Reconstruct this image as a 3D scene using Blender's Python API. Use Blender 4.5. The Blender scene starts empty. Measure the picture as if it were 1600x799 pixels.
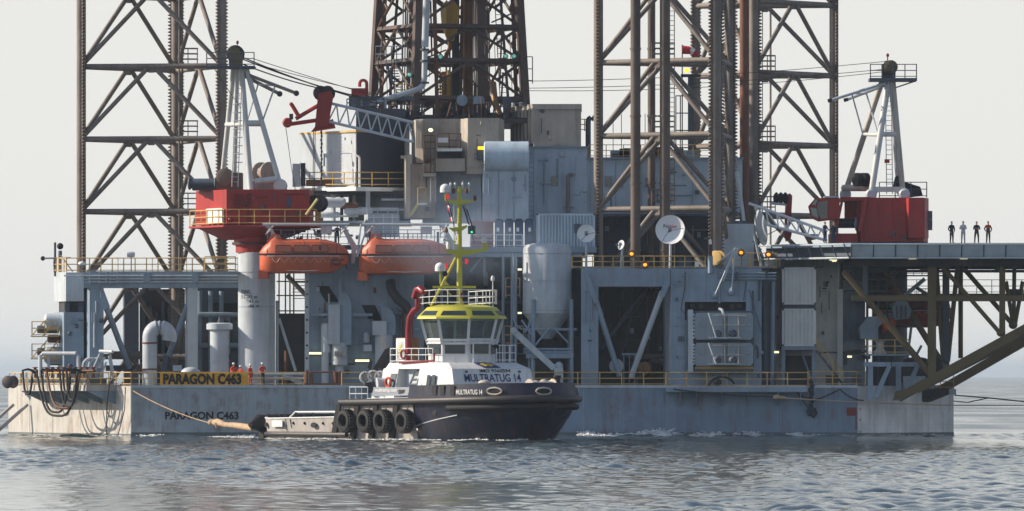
import bpy, math, random
import numpy as np
from mathutils import Vector as V, Matrix
rad = math.radians
random.seed(11)
sc = bpy.context.scene
COL = sc.collection

# ---------------------------------------------------------------- camera, sky, sun, exposure
F, D, HC, HY = 13300.0, 700.0, 5.0, 588.0        # focal length in picture pixels (1600 wide), distance to the hull face, eye height, horizon row
cam = bpy.data.objects.new('camera', bpy.data.cameras.new('camera'))
COL.objects.link(cam); sc.camera = cam
cam.location = (0, -D, HC); cam.rotation_euler = (rad(90), 0, 0)
cam.data.sensor_width = 36; cam.data.lens = F / 1600 * 36
cam.data.shift_y = (HY - 399.5) / 1600
cam.data.clip_start = 1; cam.data.clip_end = 90000

SUN_EL, SUN_AZ = 28.0, -84.0                      # azimuth from +Y (away from the camera) towards +X
sdir = V((math.sin(rad(SUN_AZ)) * math.cos(rad(SUN_EL)), math.cos(rad(SUN_AZ)) * math.cos(rad(SUN_EL)), math.sin(rad(SUN_EL))))
world = bpy.data.worlds.new('World'); sc.world = world; world.use_nodes = True
wn = world.node_tree; bg = wn.nodes['Background']
sky = wn.nodes.new('ShaderNodeTexSky'); sky.sky_type = 'NISHITA'; sky.sun_disc = False
sky.sun_elevation = rad(SUN_EL); sky.sun_rotation = rad(SUN_AZ)
sky.air_density = 1.0; sky.dust_density = 1.2; sky.ozone_density = 3.0
# a hazy day: the clear sky is veiled by even pale haze that thins towards the zenith
tc = wn.nodes.new('ShaderNodeTexCoord'); sx = wn.nodes.new('ShaderNodeSeparateXYZ'); wn.links.new(tc.outputs['Generated'], sx.inputs[0])
mr = wn.nodes.new('ShaderNodeMapRange'); mr.interpolation_type = 'SMOOTHSTEP'
for k_, v_ in (('From Min', -.02), ('From Max', .46), ('To Min', .97), ('To Max', .06)): mr.inputs[k_].default_value = v_
wn.links.new(sx.outputs['Z'], mr.inputs['Value'])
veil = wn.nodes.new('ShaderNodeMix'); veil.data_type = 'RGBA'; veil.inputs[7].default_value = (6.75, 6.68, 6.4, 1)
wn.links.new(mr.outputs[0], veil.inputs[0]); wn.links.new(sky.outputs[0], veil.inputs[6]); wn.links.new(veil.outputs[2], bg.inputs[0])
bg.inputs[1].default_value = 0.10
sun = bpy.data.objects.new('sun', bpy.data.lights.new('sun', 'SUN')); COL.objects.link(sun)
sun.data.energy = 5.0; sun.data.angle = rad(0.6); sun.data.color = (1.0, 0.86, 0.69)
sun.rotation_euler = (-sdir).to_track_quat('-Z', 'Y').to_euler(); sun.location = (-200, 60, 160)
vs = sc.view_settings
vs.view_transform = 'Standard'; vs.look = 'None'; vs.exposure = 0.38; vs.gamma = 1.0; vs.use_curve_mapping = False

# ---------------------------------------------------------------- pixel row and column to a place at depth Y (metres behind the hull face)
def X(px, Y): return (px - 800) / F * (D + Y)
def Z(py, Y): return HC + (HY - py) / F * (D + Y)
def P(px, py, Y): return V((X(px, Y), Y, Z(py, Y)))

# ---------------------------------------------------------------- mesh building
I4 = Matrix.Identity(4)
WM = {}
class MB:
    def __init__(s): s.v = []; s.f = []
    def add(s, vs_, fs_):
        b = len(s.v); s.v += [tuple(p) for p in vs_]; s.f += [tuple(i + b for i in f) for f in fs_]; return s
    def box(s, x0, x1, y0, y1, z0, z1):
        vs_ = [(x, y, z) for z in (z0, z1) for y in (y0, y1) for x in (x0, x1)]
        return s.add(vs_, [(0, 2, 3, 1), (4, 5, 7, 6), (0, 1, 5, 4), (2, 6, 7, 3), (0, 4, 6, 2), (1, 3, 7, 5)])
    def pb(s, px0, px1, py0, py1, Y0, Y1):           # box whose near face fills the picture rectangle at depth Y0
        return s.box(X(px0, Y0), X(px1, Y0), Y0, Y1, Z(py1, Y0), Z(py0, Y0))
    def prism(s, poly, z0, z1, top=None):
        n = len(poly); top = top or poly
        a = sum(poly[i][0] * poly[(i + 1) % n][1] - poly[(i + 1) % n][0] * poly[i][1] for i in range(n))
        if a < 0: poly = poly[::-1]; top = top[::-1]
        vs_ = [(x, y, z0) for x, y in poly] + [(x, y, z1) for x, y in top]
        return s.add(vs_, [tuple(range(n - 1, -1, -1)), tuple(range(n, 2 * n))] + [(i, (i + 1) % n, n + (i + 1) % n, n + i) for i in range(n)])
    def face_prism(s, pts, d):                       # closed prism: polygon pts (3d) pushed along vector d
        n = len(pts); pts = [V(p) for p in pts]; d = V(d)
        nrm = V((0, 0, 0))
        for i in range(n): nrm += (pts[i] - pts[0]).cross(pts[(i + 1) % n] - pts[0])
        if nrm.dot(d) > 0: pts = pts[::-1]
        return s.add(pts + [p + d for p in pts], [tuple(range(n)), tuple(range(2 * n - 1, n - 1, -1))] + [(i, n + i, n + (i + 1) % n, (i + 1) % n) for i in range(n)])
    def pp(s, pxs, Y0, Y1):                          # picture polygon at depth Y0, thick to Y1
        return s.face_prism([P(a, b, Y0) for a, b in pxs], (0, Y1 - Y0, 0))
    def tube(s, pts, r, n=8, caps=True):
        pts = [V(p) for p in pts]; m = len(pts)
        rs = r if isinstance(r, (list, tuple)) else [r] * m
        vs_ = []; up = None
        for i in range(m):
            t = (pts[min(i + 1, m - 1)] - pts[max(i - 1, 0)])
            if t.length < 1e-9: t = V((0, 0, 1))
            t.normalize()
            if up is None: up = V((0, 0, 1)) if abs(t.z) < .9 else V((1, 0, 0))
            a = t.cross(up)
            if a.length < 1e-4: a = t.cross(V((0, 1, 0)))
            a.normalize(); b = t.cross(a).normalized(); up = -b if False else up
            vs_ += [pts[i] + (a * math.cos(2 * math.pi * k / n) + b * math.sin(2 * math.pi * k / n)) * rs[i] for k in range(n)]
        fs_ = [(i * n + k, i * n + (k + 1) % n, (i + 1) * n + (k + 1) % n, (i + 1) * n + k) for i in range(m - 1) for k in range(n)]
        if caps: fs_ += [tuple(range(n - 1, -1, -1)), tuple((m - 1) * n + k for k in range(n))]
        return s.add(vs_, fs_)
    def lathe(s, prof, c=(0, 0, 0), n=16, axis=(0, 0, 1), ring=False):
        ax = V(axis).normalized(); q = V((0, 0, 1)).rotation_difference(ax).to_matrix(); c = V(c); m = len(prof)
        vs_ = [c + q @ V((r * math.cos(2 * math.pi * k / n), r * math.sin(2 * math.pi * k / n), z)) for r, z in prof for k in range(n)]
        fs_ = [(i * n + k, i * n + (k + 1) % n, (i + 1) * n + (k + 1) % n, (i + 1) * n + k) for i in range(m - 1) for k in range(n)]
        if ring: fs_ += [((m - 1) * n + k, (m - 1) * n + (k + 1) % n, (k + 1) % n, k) for k in range(n)]
        else: fs_ += [tuple(range(n - 1, -1, -1)), tuple((m - 1) * n + k for k in range(n))]
        return s.add(vs_, fs_)
    def ball(s, c, rx, ry=None, rz=None, n=12, m=8, lo=-90):
        ry = ry or rx; rz = rz or rx
        a0 = rad(lo); prof = [(max(1e-4, math.cos(a0 + (math.pi / 2 - a0) * i / m)), math.sin(a0 + (math.pi / 2 - a0) * i / m)) for i in range(m + 1)]
        b = len(s.v); s.lathe(prof, (0, 0, 0), n)
        for i in range(b, len(s.v)):
            x, y, z = s.v[i]; s.v[i] = (c[0] + x * rx, c[1] + y * ry, c[2] + z * rz)
        return s
    def beam(s, p0, p1, w, h=None, up=(0, 0, 1)):
        p0 = V(p0); p1 = V(p1); h = h or w; t = (p1 - p0).normalized(); u = V(up)
        if abs(t.dot(u)) > .97: u = V((0, 1, 0))
        a = t.cross(u).normalized() * (w / 2); b = a.cross(t).normalized() * (h / 2)
        vs_ = [p + a * i + b * j for p in (p0, p1) for j in (-1, 1) for i in (-1, 1)]
        return s.add(vs_, [(0, 2, 3, 1), (4, 5, 7, 6), (0, 1, 5, 4), (2, 6, 7, 3), (0, 4, 6, 2), (1, 3, 7, 5)])
    def grid(s, rows):                               # rows of points, open sheet
        m = len(rows); n = len(rows[0])
        return s.add([p for r_ in rows for p in r_], [(i * n + k, i * n + k + 1, (i + 1) * n + k + 1, (i + 1) * n + k) for i in range(m - 1) for k in range(n - 1)])
    def xf(s, M): s.v = [tuple(M @ V(p)) for p in s.v]; return s
    def mesh(s, name, mat):
        me = bpy.data.meshes.new(name); me.from_pydata(s.v, [], s.f); me.validate()
        me.polygons.foreach_set('use_smooth', [True] * len(me.polygons)); me.set_sharp_from_angle(angle=rad(38))
        if mat: me.materials.append(mat)
        me.update(); return me

def link(o, parent=None, basis=I4):
    COL.objects.link(o); o.matrix_basis = basis
    if parent:
        o.parent = parent; o.matrix_parent_inverse = WM[parent.name].inverted()
    WM[o.name] = basis.copy(); return o
def tag(o, label=None, cat=None, group=None, kind=None):
    for k, x in (('label', label), ('category', cat), ('group', group), ('kind', kind)):
        if x: o[k] = x
    return o
def thing(name, label, cat, loc=(0, 0, 0), group=None):
    return tag(link(bpy.data.objects.new(name, None), None, Matrix.Translation(V(loc))), label, cat, group)
def part(name, mb, mat, parent=None, kind=None, label=None):
    return tag(link(bpy.data.objects.new(name, mb.mesh(name, mat)), parent), label, kind=kind)
def single(name, mb, mat, label, cat, group=None): return tag(part(name, mb, mat), label, cat, group)
def struct(name, mb, mat): return tag(part(name, mb, mat), kind='structure')
UNIT = {}
def unit(mat, n):
    k = (mat.name, n)
    if k not in UNIT:
        m = MB()
        if n == 4: m.box(-1, 1, -1, 1, 0, 1)
        else: m.tube([(0, 0, 0), (0, 0, 1)], 1, n)
        UNIT[k] = m.mesh('bar', mat)
    return UNIT[k]
def bar(parent, name, p0, p1, r, mat, n=8, r2=None, roll=0):      # straight member that shares one mesh with all its like
    p0 = V(p0); p1 = V(p1); d = p1 - p0
    q = V((0, 0, 1)).rotation_difference(d.normalized()).to_matrix().to_4x4() if d.length else I4
    M = Matrix.Translation(p0) @ q @ Matrix.Rotation(roll, 4, 'Z') @ Matrix.Diagonal((r, r2 or r, d.length, 1))
    return link(bpy.data.objects.new(name, unit(mat, n)), parent, M)
def copy_tree(o, parent=None):
    c = o.copy(); COL.objects.link(c)
    if parent: c.parent = parent
    for ch in o.children: copy_tree(ch, c)
    return c
def place(o, loc, rz=0, scale=1):
    o.matrix_basis = Matrix.Translation(V(loc)) @ Matrix.Rotation(rz, 4, 'Z') @ Matrix.Diagonal((scale, scale, scale, 1)); WM[o.name] = o.matrix_basis.copy(); return o

# ---------------------------------------------------------------- materials (all procedural)
def lin(h):
    h = h.lstrip('#'); return tuple(((int(h[i:i + 2], 16) / 255 + .055) / 1.055) ** 2.4 if int(h[i:i + 2], 16) > 10 else int(h[i:i + 2], 16) / 255 / 12.92 for i in (0, 2, 4))
MATS = {}
def paint(name, rgb, rough=.55, var=.22, rust=0.0, grime=.25, metal=0.0, rustcol=(.16, .055, .02), scale=1.0, spec=.4, bump=.15, dent=0):
    if name in MATS: return MATS[name]
    m = bpy.data.materials.new(name); m.use_nodes = True; t = m.node_tree; N = t.nodes; L = t.links; b = N['Principled BSDF']
    geo = N.new('ShaderNodeNewGeometry')
    def noise(sc3, detail, rgh=.6, off=0):
        mp = N.new('ShaderNodeMapping'); mp.inputs['Scale'].default_value = sc3; mp.inputs['Location'].default_value = (off, off * .7, off * .3)
        L.new(geo.outputs['Position'], mp.inputs['Vector'])
        n = N.new('ShaderNodeTexNoise'); n.inputs['Scale'].default_value = 1; n.inputs['Detail'].default_value = detail; n.inputs['Roughness'].default_value = rgh
        L.new(mp.outputs[0], n.inputs['Vector']); return n.outputs['Fac']
    def ramp(src, a, c):
        r = N.new('ShaderNodeMapRange'); r.inputs['From Min'].default_value = a; r.inputs['From Max'].default_value = c; L.new(src, r.inputs['Value']); return r.outputs[0]
    def mix(fac, a, c, k=1.0):
        x = N.new('ShaderNodeMix'); x.data_type = 'RGBA'
        mu = N.new('ShaderNodeMath'); mu.operation = 'MULTIPLY'; mu.inputs[1].default_value = k; L.new(fac, mu.inputs[0]); L.new(mu.outputs[0], x.inputs['Factor'])
        for s_, val in ((6, a), (7, c)):
            if isinstance(val, tuple): x.inputs[s_].default_value = (*val, 1)
            else: L.new(val, x.inputs[s_])
        return x.outputs[2]
    lo = tuple(c * (1 - var) for c in rgb); hi = tuple(min(1, c * (1 + var * .8)) for c in rgb)
    k = mix(ramp(noise((.35 * scale,) * 3, 5), .3, .7), lo, hi)
    if grime:
        s1 = noise((1.1 * scale, 1.1 * scale, .09 * scale), 4, .65, 3.1)
        k = mix(ramp(s1, .48, .78), k, tuple(c * .42 + .01 for c in rgb), grime)
    if rust:
        s2 = noise((1.7 * scale, 1.7 * scale, .14 * scale), 5, .7, 9.3); s3 = noise((.8 * scale,) * 3, 6, .7, 17.0)
        mm = N.new('ShaderNodeMath'); mm.operation = 'MULTIPLY'; L.new(ramp(s2, .45, .66), mm.inputs[0]); L.new(ramp(s3, .40, .62), mm.inputs[1])
        k = mix(mm.outputs[0], k, rustcol, rust)
    L.new(k, b.inputs['Base Color']); b.inputs['Roughness'].default_value = rough; b.inputs['Metallic'].default_value = metal
    b.inputs['Specular IOR Level'].default_value = spec
    if bump:
        bp = N.new('ShaderNodeBump'); bp.inputs['Strength'].default_value = bump; bp.inputs['Distance'].default_value = .05
        L.new(noise((2.2, 2.2, 2.2), 4, .6, 5.0), bp.inputs['Height'])
        if dent:                                                  # plating hungry-horse dished between the frames
            b2 = N.new('ShaderNodeBump'); b2.inputs['Strength'].default_value = dent; b2.inputs['Distance'].default_value = .12
            L.new(noise((1.15, 1.15, .45), 2, .5, 21.0), b2.inputs['Height']); L.new(bp.outputs[0], b2.inputs['Normal']); bp = b2
        L.new(bp.outputs[0], b.inputs['Normal'])
    MATS[name] = m; return m
def glow(name, rgb, strength):
    m = bpy.data.materials.new(name); m.use_nodes = True; b = m.node_tree.nodes['Principled BSDF']
    b.inputs['Base Color'].default_value = (*rgb, 1); b.inputs['Emission Color'].default_value = (*rgb, 1); b.inputs['Emission Strength'].default_value = strength; return m
def glass(name, rgb=(.02, .03, .035), rough=.05, alpha=None):
    m = bpy.data.materials.new(name); m.use_nodes = True; b = m.node_tree.nodes['Principled BSDF']
    b.inputs['Base Color'].default_value = (*rgb, 1); b.inputs['Roughness'].default_value = rough; b.inputs['Specular IOR Level'].default_value = .8
    if alpha: b.inputs['Transmission Weight'].default_value = alpha; b.inputs['IOR'].default_value = 1.05
    return m

M_hull = paint('hull_grey', (.33, .39, .43), .5, .12, .75, .42, dent=.35)
M_grey = paint('grey_paint', (.24, .325, .415), .5, .16, .35, .45, dent=.15)
M_hull_shade = paint('hull_shade_blue', (.18, .26, .35), .5, .12, .7, .42, dent=.35)  # hull coat with shade put in as a darker, bluer tone
M_lgrey = paint('light_grey_paint', (.465, .525, .575), .5, .14, .28, .42, dent=.12)
M_bow = paint('bare_bow_plating', (.70, .71, .72), .55, .22, .15, .85, dent=.3)
M_dgrey = paint('dark_grey_paint', (.075, .10, .135), .6, .25, .25, .4)
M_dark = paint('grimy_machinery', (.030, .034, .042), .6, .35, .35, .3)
M_black = paint('black_rubber', (.012, .012, .014), .75, .3, 0, .2)
M_beige = paint('weathered_beige', (.45, .415, .36), .6, .2, .4, .6, dent=.2)
M_wall = paint('accommodation_grey', (.44, .555, .655), .55, .12, .3, .42, dent=.2)
M_leg = paint('leg_steel', (.205, .182, .163), .65, .28, .65, .45, 0, (.10, .042, .02))
M_rack = paint('rack_steel', (.165, .13, .108), .6, .3, .6, .4, 0, (.085, .035, .02))
M_derrick = paint('derrick_steel', (.085, .062, .055), .65, .4, .8, .3, 0, (.13, .042, .018))
M_rustpipe = paint('rusty_pipe', (.15, .062, .035), .7, .35, .6, .3)
M_red = paint('crane_red', (.34, .024, .024), .55, .22, .22, .5, dent=.2)
M_dred = paint('tug_red', (.21, .012, .02), .35, .1, .05, .15)
M_orange = paint('lifeboat_orange', (.58, .125, .055), .45, .14, .05, .42)
M_vest = paint('orange_coverall', (.50, .065, .025), .8, .2, 0, .2)
M_yel = paint('handrail_yellow', (.60, .40, .13), .55, .25, .5, .3)
M_tyel = paint('tug_yellow', (.50, .475, .05), .4, .08, .03, .18)
M_white = paint('white_paint', (.78, .80, .80), .45, .08, .18, .28)
M_crane = paint('crane_frame_white', (.56, .58, .58), .5, .1, .35, .4)
M_caisson = paint('caisson_steel', (.115, .092, .08), .6, .35, .6, .4)
M_tugw = paint('tug_white', (.68, .70, .71), .4, .08, .3, .3)
M_navy = paint('tug_navy', (.008, .016, .040), .42, .4, .3, .5, spec=.3, dent=.25)
M_navy2 = paint('navy_sun_sheen', (.15, .18, .225), .35, .12, .05, .3)  # sun sheen on the glossy navy painted in as a lighter grey-blue
M_tuggrey = paint('worn_sheen_grey', (.42, .40, .385), .5, .16, .3, .45)  # worn grey, its paleness painting in sun sheen on the aft plating
M_banner = paint('banner_yellow', (.78, .40, .035), .7, .06, 0, .1)
M_blue = paint('blue_plastic', (.03, .07, .15), .45, .2, 0, .2)
M_rope = paint('rope_tan', (.42, .31, .20), .9, .25, 0, .2, scale=4)
M_bronze = paint('bronze_duct', (.22, .12, .055), .45, .2, .4, .4, .3)
M_soot = paint('sooty_pipe', (.032, .032, .036), .5, .3, .2, .3)
M_olive = paint('olive_steel', (.125, .095, .042), .55, .25, .5, .4)
M_block = paint('travelling_block_yellow', (.42, .25, .03), .5, .2, .3, .3)
M_skin = paint('skin', (.45, .26, .18), .6, .05, 0, 0, bump=0)
M_hair = paint('hair', (.03, .022, .018), .7, .1, 0, 0, bump=0)
M_ink = paint('black_lettering', (.012, .012, .014), .6, .1, 0, 0, bump=0)
M_inkblue = paint('blue_lettering', (.012, .028, .14), .5, .1, 0, 0, bump=0)
M_inkw = paint('white_lettering', (.75, .75, .75), .5, .05, 0, 0, bump=0)
M_inkr = paint('red_lettering', (.5, .05, .03), .5, .05, 0, 0, bump=0)
M_glass = glass('dark_glass'); M_green = paint('green_cab_glass', (.10, .19, .17), .1, .05, 0, 0, spec=.8, bump=0)
M_lampo = glow('sodium_lamp', (1.0, .30, .02), 1.6)
M_lampw = glow('work_lamp', (1.0, .93, .55), 1.0)
M_lampg = glow('green_lamp', (.16, .5, .4), .45)
M_lampr = glow('red_lamp', (.8, .03, .03), .4)

def wire(name, pts, r, mat, label, cat='cable', group=None, n=6):
    return single(name, MB().tube(pts, r, n), mat, label, cat, group)
def sag(a, b, drop, n=14):
    a = V(a); b = V(b)
    return [a.lerp(b, i / n) - V((0, 0, drop * 4 * (i / n) * (1 - i / n))) for i in range(n + 1)]
def rail_into(parent, pts, h=1.08, mat=None, step=1.75, r=.042, levels=(1, .55), toe=True):
    mat = mat or M_yel
    for a, b in zip(pts[:-1], pts[1:]):
        a = V(a); b = V(b); L_ = (b - a).length
        if L_ < .05: continue
        for l in levels: bar(parent, 'rail', a + V((0, 0, h * l)), b + V((0, 0, h * l)), r, mat, 6)
        if toe: bar(parent, 'toe_board', a + V((0, 0, .08)), b + V((0, 0, .08)), .02, mat, 4, .08) if False else bar(parent, 'rail', a + V((0, 0, h * .12)), b + V((0, 0, h * .12)), r * .9, mat, 6)
        k = max(1, round(L_ / step))
        for i in range(k + 1): bar(parent, 'post', a.lerp(b, i / k), a.lerp(b, i / k) + V((0, 0, h)), r * 1.15, mat, 6)
def railing(label, pts, name='guard_rail', group=None, **kw):
    t = thing(name, label, 'railing', pts[0], group); rail_into(t, pts, **kw); return t
def ladder_into(parent, p0, p1, w=.45, mat=None, side=(1, 0, 0), name='ladder'):
    mat = mat or M_dgrey; p0 = V(p0); p1 = V(p1); s_ = V(side).normalized() * w / 2; m = MB()
    m.tube([p0 - s_, p1 - s_], .04, 5).tube([p0 + s_, p1 + s_], .04, 5)
    k = int((p1 - p0).length / .4)
    for i in range(1, k): q = p0.lerp(p1, i / k); m.tube([q - s_, q + s_], .025, 4)
    return part(name, m, mat, parent)
def clutter(parent, px0, px1, py0, py1, Y, n, tones, seed=1):    # conduits, boxes, vents and brackets fixed to a wall
    g = random.Random(seed); w = px1 - px0; h = py1 - py0
    for _ in range(n):
        k = g.random(); x = px0 + w * g.random(); y = py0 + h * g.random(); m = g.choice(tones)
        if k < .3: bar(parent, 'conduit', P(x, max(py0, y - h * g.uniform(.1, .5)), Y - .08), P(x, y, Y - .08), g.choice((.035, .05, .08)), m, 6)
        elif k < .5: bar(parent, 'conduit', P(x, y, Y - .1), P(min(px1, x + w * g.uniform(.08, .4)), y, Y - .1), g.choice((.035, .05, .07)), m, 6)
        elif k < .85: a = g.uniform(2, 7); b = g.uniform(3, 9); part('wall_box', MB().pb(x, x + a, y, min(py1, y + b), Y - g.uniform(.12, .4), Y - .005), m, parent)
        else: part('round_vent', MB().lathe([(.16, 0), (.2, .12), (.14, .2)], P(x, y, Y - .01), 10, (0, -1, 0)), m, parent)
def arc(c, r, a0, a1, n, ex, ez):                    # points on an arc in the plane ex, ez
    c = V(c); ex = V(ex); ez = V(ez)
    return [c + ex * r * math.cos(rad(a0 + (a1 - a0) * i / n)) + ez * r * math.sin(rad(a0 + (a1 - a0) * i / n)) for i in range(n + 1)]
def lettering(parent, text, c, width, height, right, up, mat, name='lettering', bold=.012, lift=.02, depth=.006):
    cu = bpy.data.curves.new('letters', 'FONT'); cu.body = text; cu.align_x = 'CENTER'; cu.extrude = .004; cu.offset = bold; cu.resolution_u = 3
    o = bpy.data.objects.new('letters', cu); COL.objects.link(o)
    dg = bpy.context.evaluated_depsgraph_get(); me = bpy.data.meshes.new_from_object(o.evaluated_get(dg)); bpy.data.objects.remove(o)
    vs_ = np.array([v.co[:] for v in me.vertices]); x0, y0 = vs_[:, 0].min(), vs_[:, 1].min(); w = np.ptp(vs_[:, 0]); h = np.ptp(vs_[:, 1])
    r_ = V(right).normalized(); u_ = V(up).normalized(); n_ = r_.cross(u_); c = V(c)
    for v in me.vertices:
        x = ((v.co.x - x0) / w - .5) * width; y = ((v.co.y - y0) / h - .5) * height
        v.co = c + r_ * x + u_ * y + n_ * (lift + (depth if v.co.z > 0 else 0))
    me.materials.clear(); me.materials.append(mat)
    return link(bpy.data.objects.new(name, me), parent)
# ================================================================ sea
def build_sea():
    rng = np.random.default_rng(5)
    def spread(lo, hi, far, step, k=1.25):
        c = list(np.arange(lo, hi + 1e-6, step)); s_ = step; a = hi
        while a < far: s_ *= k; a += s_; c.append(a)
        return c
    xs = spread(-46, 46, 42000, .17); neg = [-x for x in xs if x > 46.01][::-1]; xs = np.array(neg + xs)
    ys = spread(-400, 20, 42000, .40, 1.05); s_ = .5; a = -400; low = []
    while a > -2600: s_ *= 1.4; a -= s_; low.append(a)
    ys = np.array(low[::-1] + ys)
    gx, gy = np.meshgrid(xs, ys); z = np.zeros_like(gx)
    stp = np.maximum(np.gradient(xs)[None, :], np.gradient(ys)[:, None])
    wind = rad(-28)
    for i in range(110):
        lam = .62 * (6.0 / .62) ** (rng.random() ** 1.3); k = 2 * math.pi / lam
        th = wind + rng.normal(0, .75); amp = .0098 * lam ** .45 * (.6 + .8 * rng.random()); ph = rng.random() * 6.283
        a_ = k * (gx * math.cos(th) + gy * math.sin(th)) + ph
        z += amp * (np.sin(a_) + .22 * np.cos(2 * a_)) * .52 * np.clip((lam / stp - 2) / 2, 0, 1)
    gust = np.ones_like(z)
    for i in range(9):
        lam = rng.uniform(14, 90); th = rng.uniform(0, 6.28); gust += .2 * np.sin(2 * math.pi / lam * (gx * math.cos(th) + .35 * gy * math.sin(th)) + rng.random() * 6.28)
    z *= np.clip(gust, .35, 1.7)
    # a bow wave heaped up along the towed hull and round the tug
    d = np.clip(1 - np.abs(gy + 1.6) / 1.7, 0, 1); z += .16 * d * (np.abs(gx) < 37) * (1 + .8 * np.sin(gx * 1.1) * np.sin(gx * .43 + 1))
    nx, ny = len(xs), len(ys)
    me = bpy.data.meshes.new('sea'); me.vertices.add(nx * ny)
    me.vertices.foreach_set('co', np.stack([gx, gy, z], -1).astype(np.float32).ravel())
    i = (np.arange(ny - 1)[:, None] * nx + np.arange(nx - 1)[None]).ravel()
    q = np.stack([i, i + 1, i + nx + 1, i + nx], -1).astype(np.int32)
    me.loops.add(q.size); me.loops.foreach_set('vertex_index', q.ravel()); me.polygons.add(len(q))
    me.polygons.foreach_set('loop_start', np.arange(0, q.size, 4, dtype=np.int32)); me.polygons.foreach_set('use_smooth', np.ones(len(q), bool))
    me.update(calc_edges=True)
    m = bpy.data.materials.new('sea_water'); m.use_nodes = True; t = m.node_tree; N = t.nodes; L = t.links; b = N['Principled BSDF']
    b.inputs['Base Color'].default_value = (.036, .057, .065, 1); b.inputs['Roughness'].default_value = .07; b.inputs['IOR'].default_value = 1.333
    geo = N.new('ShaderNodeNewGeometry'); h = None
    # beyond the reach of the modelled waves their slopes pass into the surface roughness
    sp_ = N.new('ShaderNodeSeparateXYZ'); L.new(geo.outputs['Position'], sp_.inputs[0]); ab_ = N.new('ShaderNodeMath'); ab_.operation = 'ABSOLUTE'; L.new(sp_.outputs['X'], ab_.inputs[0]); far = []
    for o_, a0, a1 in ((sp_.outputs['Y'], 20, 150), (ab_.outputs[0], 48, 110)):
        r_ = N.new('ShaderNodeMapRange'); r_.inputs['From Min'].default_value = a0; r_.inputs['From Max'].default_value = a1; L.new(o_, r_.inputs['Value']); far.append(r_.outputs[0])
    mx_ = N.new('ShaderNodeMath'); mx_.operation = 'MAXIMUM'; L.new(far[0], mx_.inputs[0]); L.new(far[1], mx_.inputs[1])
    ro = N.new('ShaderNodeMapRange'); ro.inputs['To Min'].default_value = .08; ro.inputs['To Max'].default_value = .21; L.new(mx_.outputs[0], ro.inputs['Value'])
    mps = N.new('ShaderNodeMapping'); mps.inputs['Scale'].default_value = (.05, .012, 1); L.new(geo.outputs['Position'], mps.inputs['Vector']); nst = N.new('ShaderNodeTexNoise'); nst.inputs['Scale'].default_value = 1; nst.inputs['Detail'].default_value = 6; nst.inputs['Roughness'].default_value = .7; L.new(mps.outputs[0], nst.inputs['Vector'])
    rr_ = N.new('ShaderNodeMapRange'); rr_.inputs['From Min'].default_value = .3; rr_.inputs['From Max'].default_value = .7; rr_.inputs['To Min'].default_value = .4; rr_.inputs['To Max'].default_value = 1.7; L.new(nst.outputs['Fac'], rr_.inputs['Value'])
    rm_ = N.new('ShaderNodeMath'); rm_.operation = 'MULTIPLY'; L.new(ro.outputs[0], rm_.inputs[0]); L.new(rr_.outputs[0], rm_.inputs[1]); L.new(rm_.outputs[0], b.inputs['Roughness'])
    for sc3, amp, off in (((1.1, .7, 1), .60, 0), ((3.4, 2.2, 1), .14, 7), ((.5, .2, 1), .7, 13)):
        mp = N.new('ShaderNodeMapping'); mp.inputs['Scale'].default_value = sc3; mp.inputs['Location'].default_value = (off, off, 0); L.new(geo.outputs['Position'], mp.inputs['Vector'])
        n = N.new('ShaderNodeTexNoise'); n.inputs['Scale'].default_value = 1; n.inputs['Detail'].default_value = 3; n.inputs['Roughness'].default_value = .55; n.inputs['Distortion'].default_value = .5
        L.new(mp.outputs[0], n.inputs['Vector'])
        mu = N.new('ShaderNodeMath'); mu.operation = 'MULTIPLY_ADD'; mu.inputs[1].default_value = amp; L.new(n.outputs['Fac'], mu.inputs[0])
        if h: L.new(h, mu.inputs[2])
        else: mu.inputs[2].default_value = 0
        h = mu.outputs[0]
    bp = N.new('ShaderNodeBump'); bp.inputs['Strength'].default_value = .24; bp.inputs['Distance'].default_value = .2
    L.new(h, bp.inputs['Height']); L.new(bp.outputs[0], b.inputs['Normal'])
    me.materials.append(m)
    tag(link(bpy.data.objects.new('sea', me)), kind='structure')
build_sea()

# ================================================================ barge hull of the jack-up rig
DECK = 4.2
def XY(px, Y): return (X(px, Y), Y)
hull_poly = [XY(13, 25), XY(205, 0), XY(1340, 0), XY(1490, 12), (37.0, 40), (28, 60), (-22, 60), (-43.2, 46)]
HL = V((X(205, 0), 0, 0)); HLn = V((X(13, 25), 25, 0)); ldir = (HLn - HL).normalized(); lout = V((-abs(ldir.y), -abs(ldir.x), 0)).normalized()
hull = thing('barge_hull', 'long flat grey steel hull of the jack-up rig lying in the sea', 'hull', (0, 20, 0))
part('hull_plating', MB().prism(hull_poly, -3, DECK), M_hull, hull)
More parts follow.
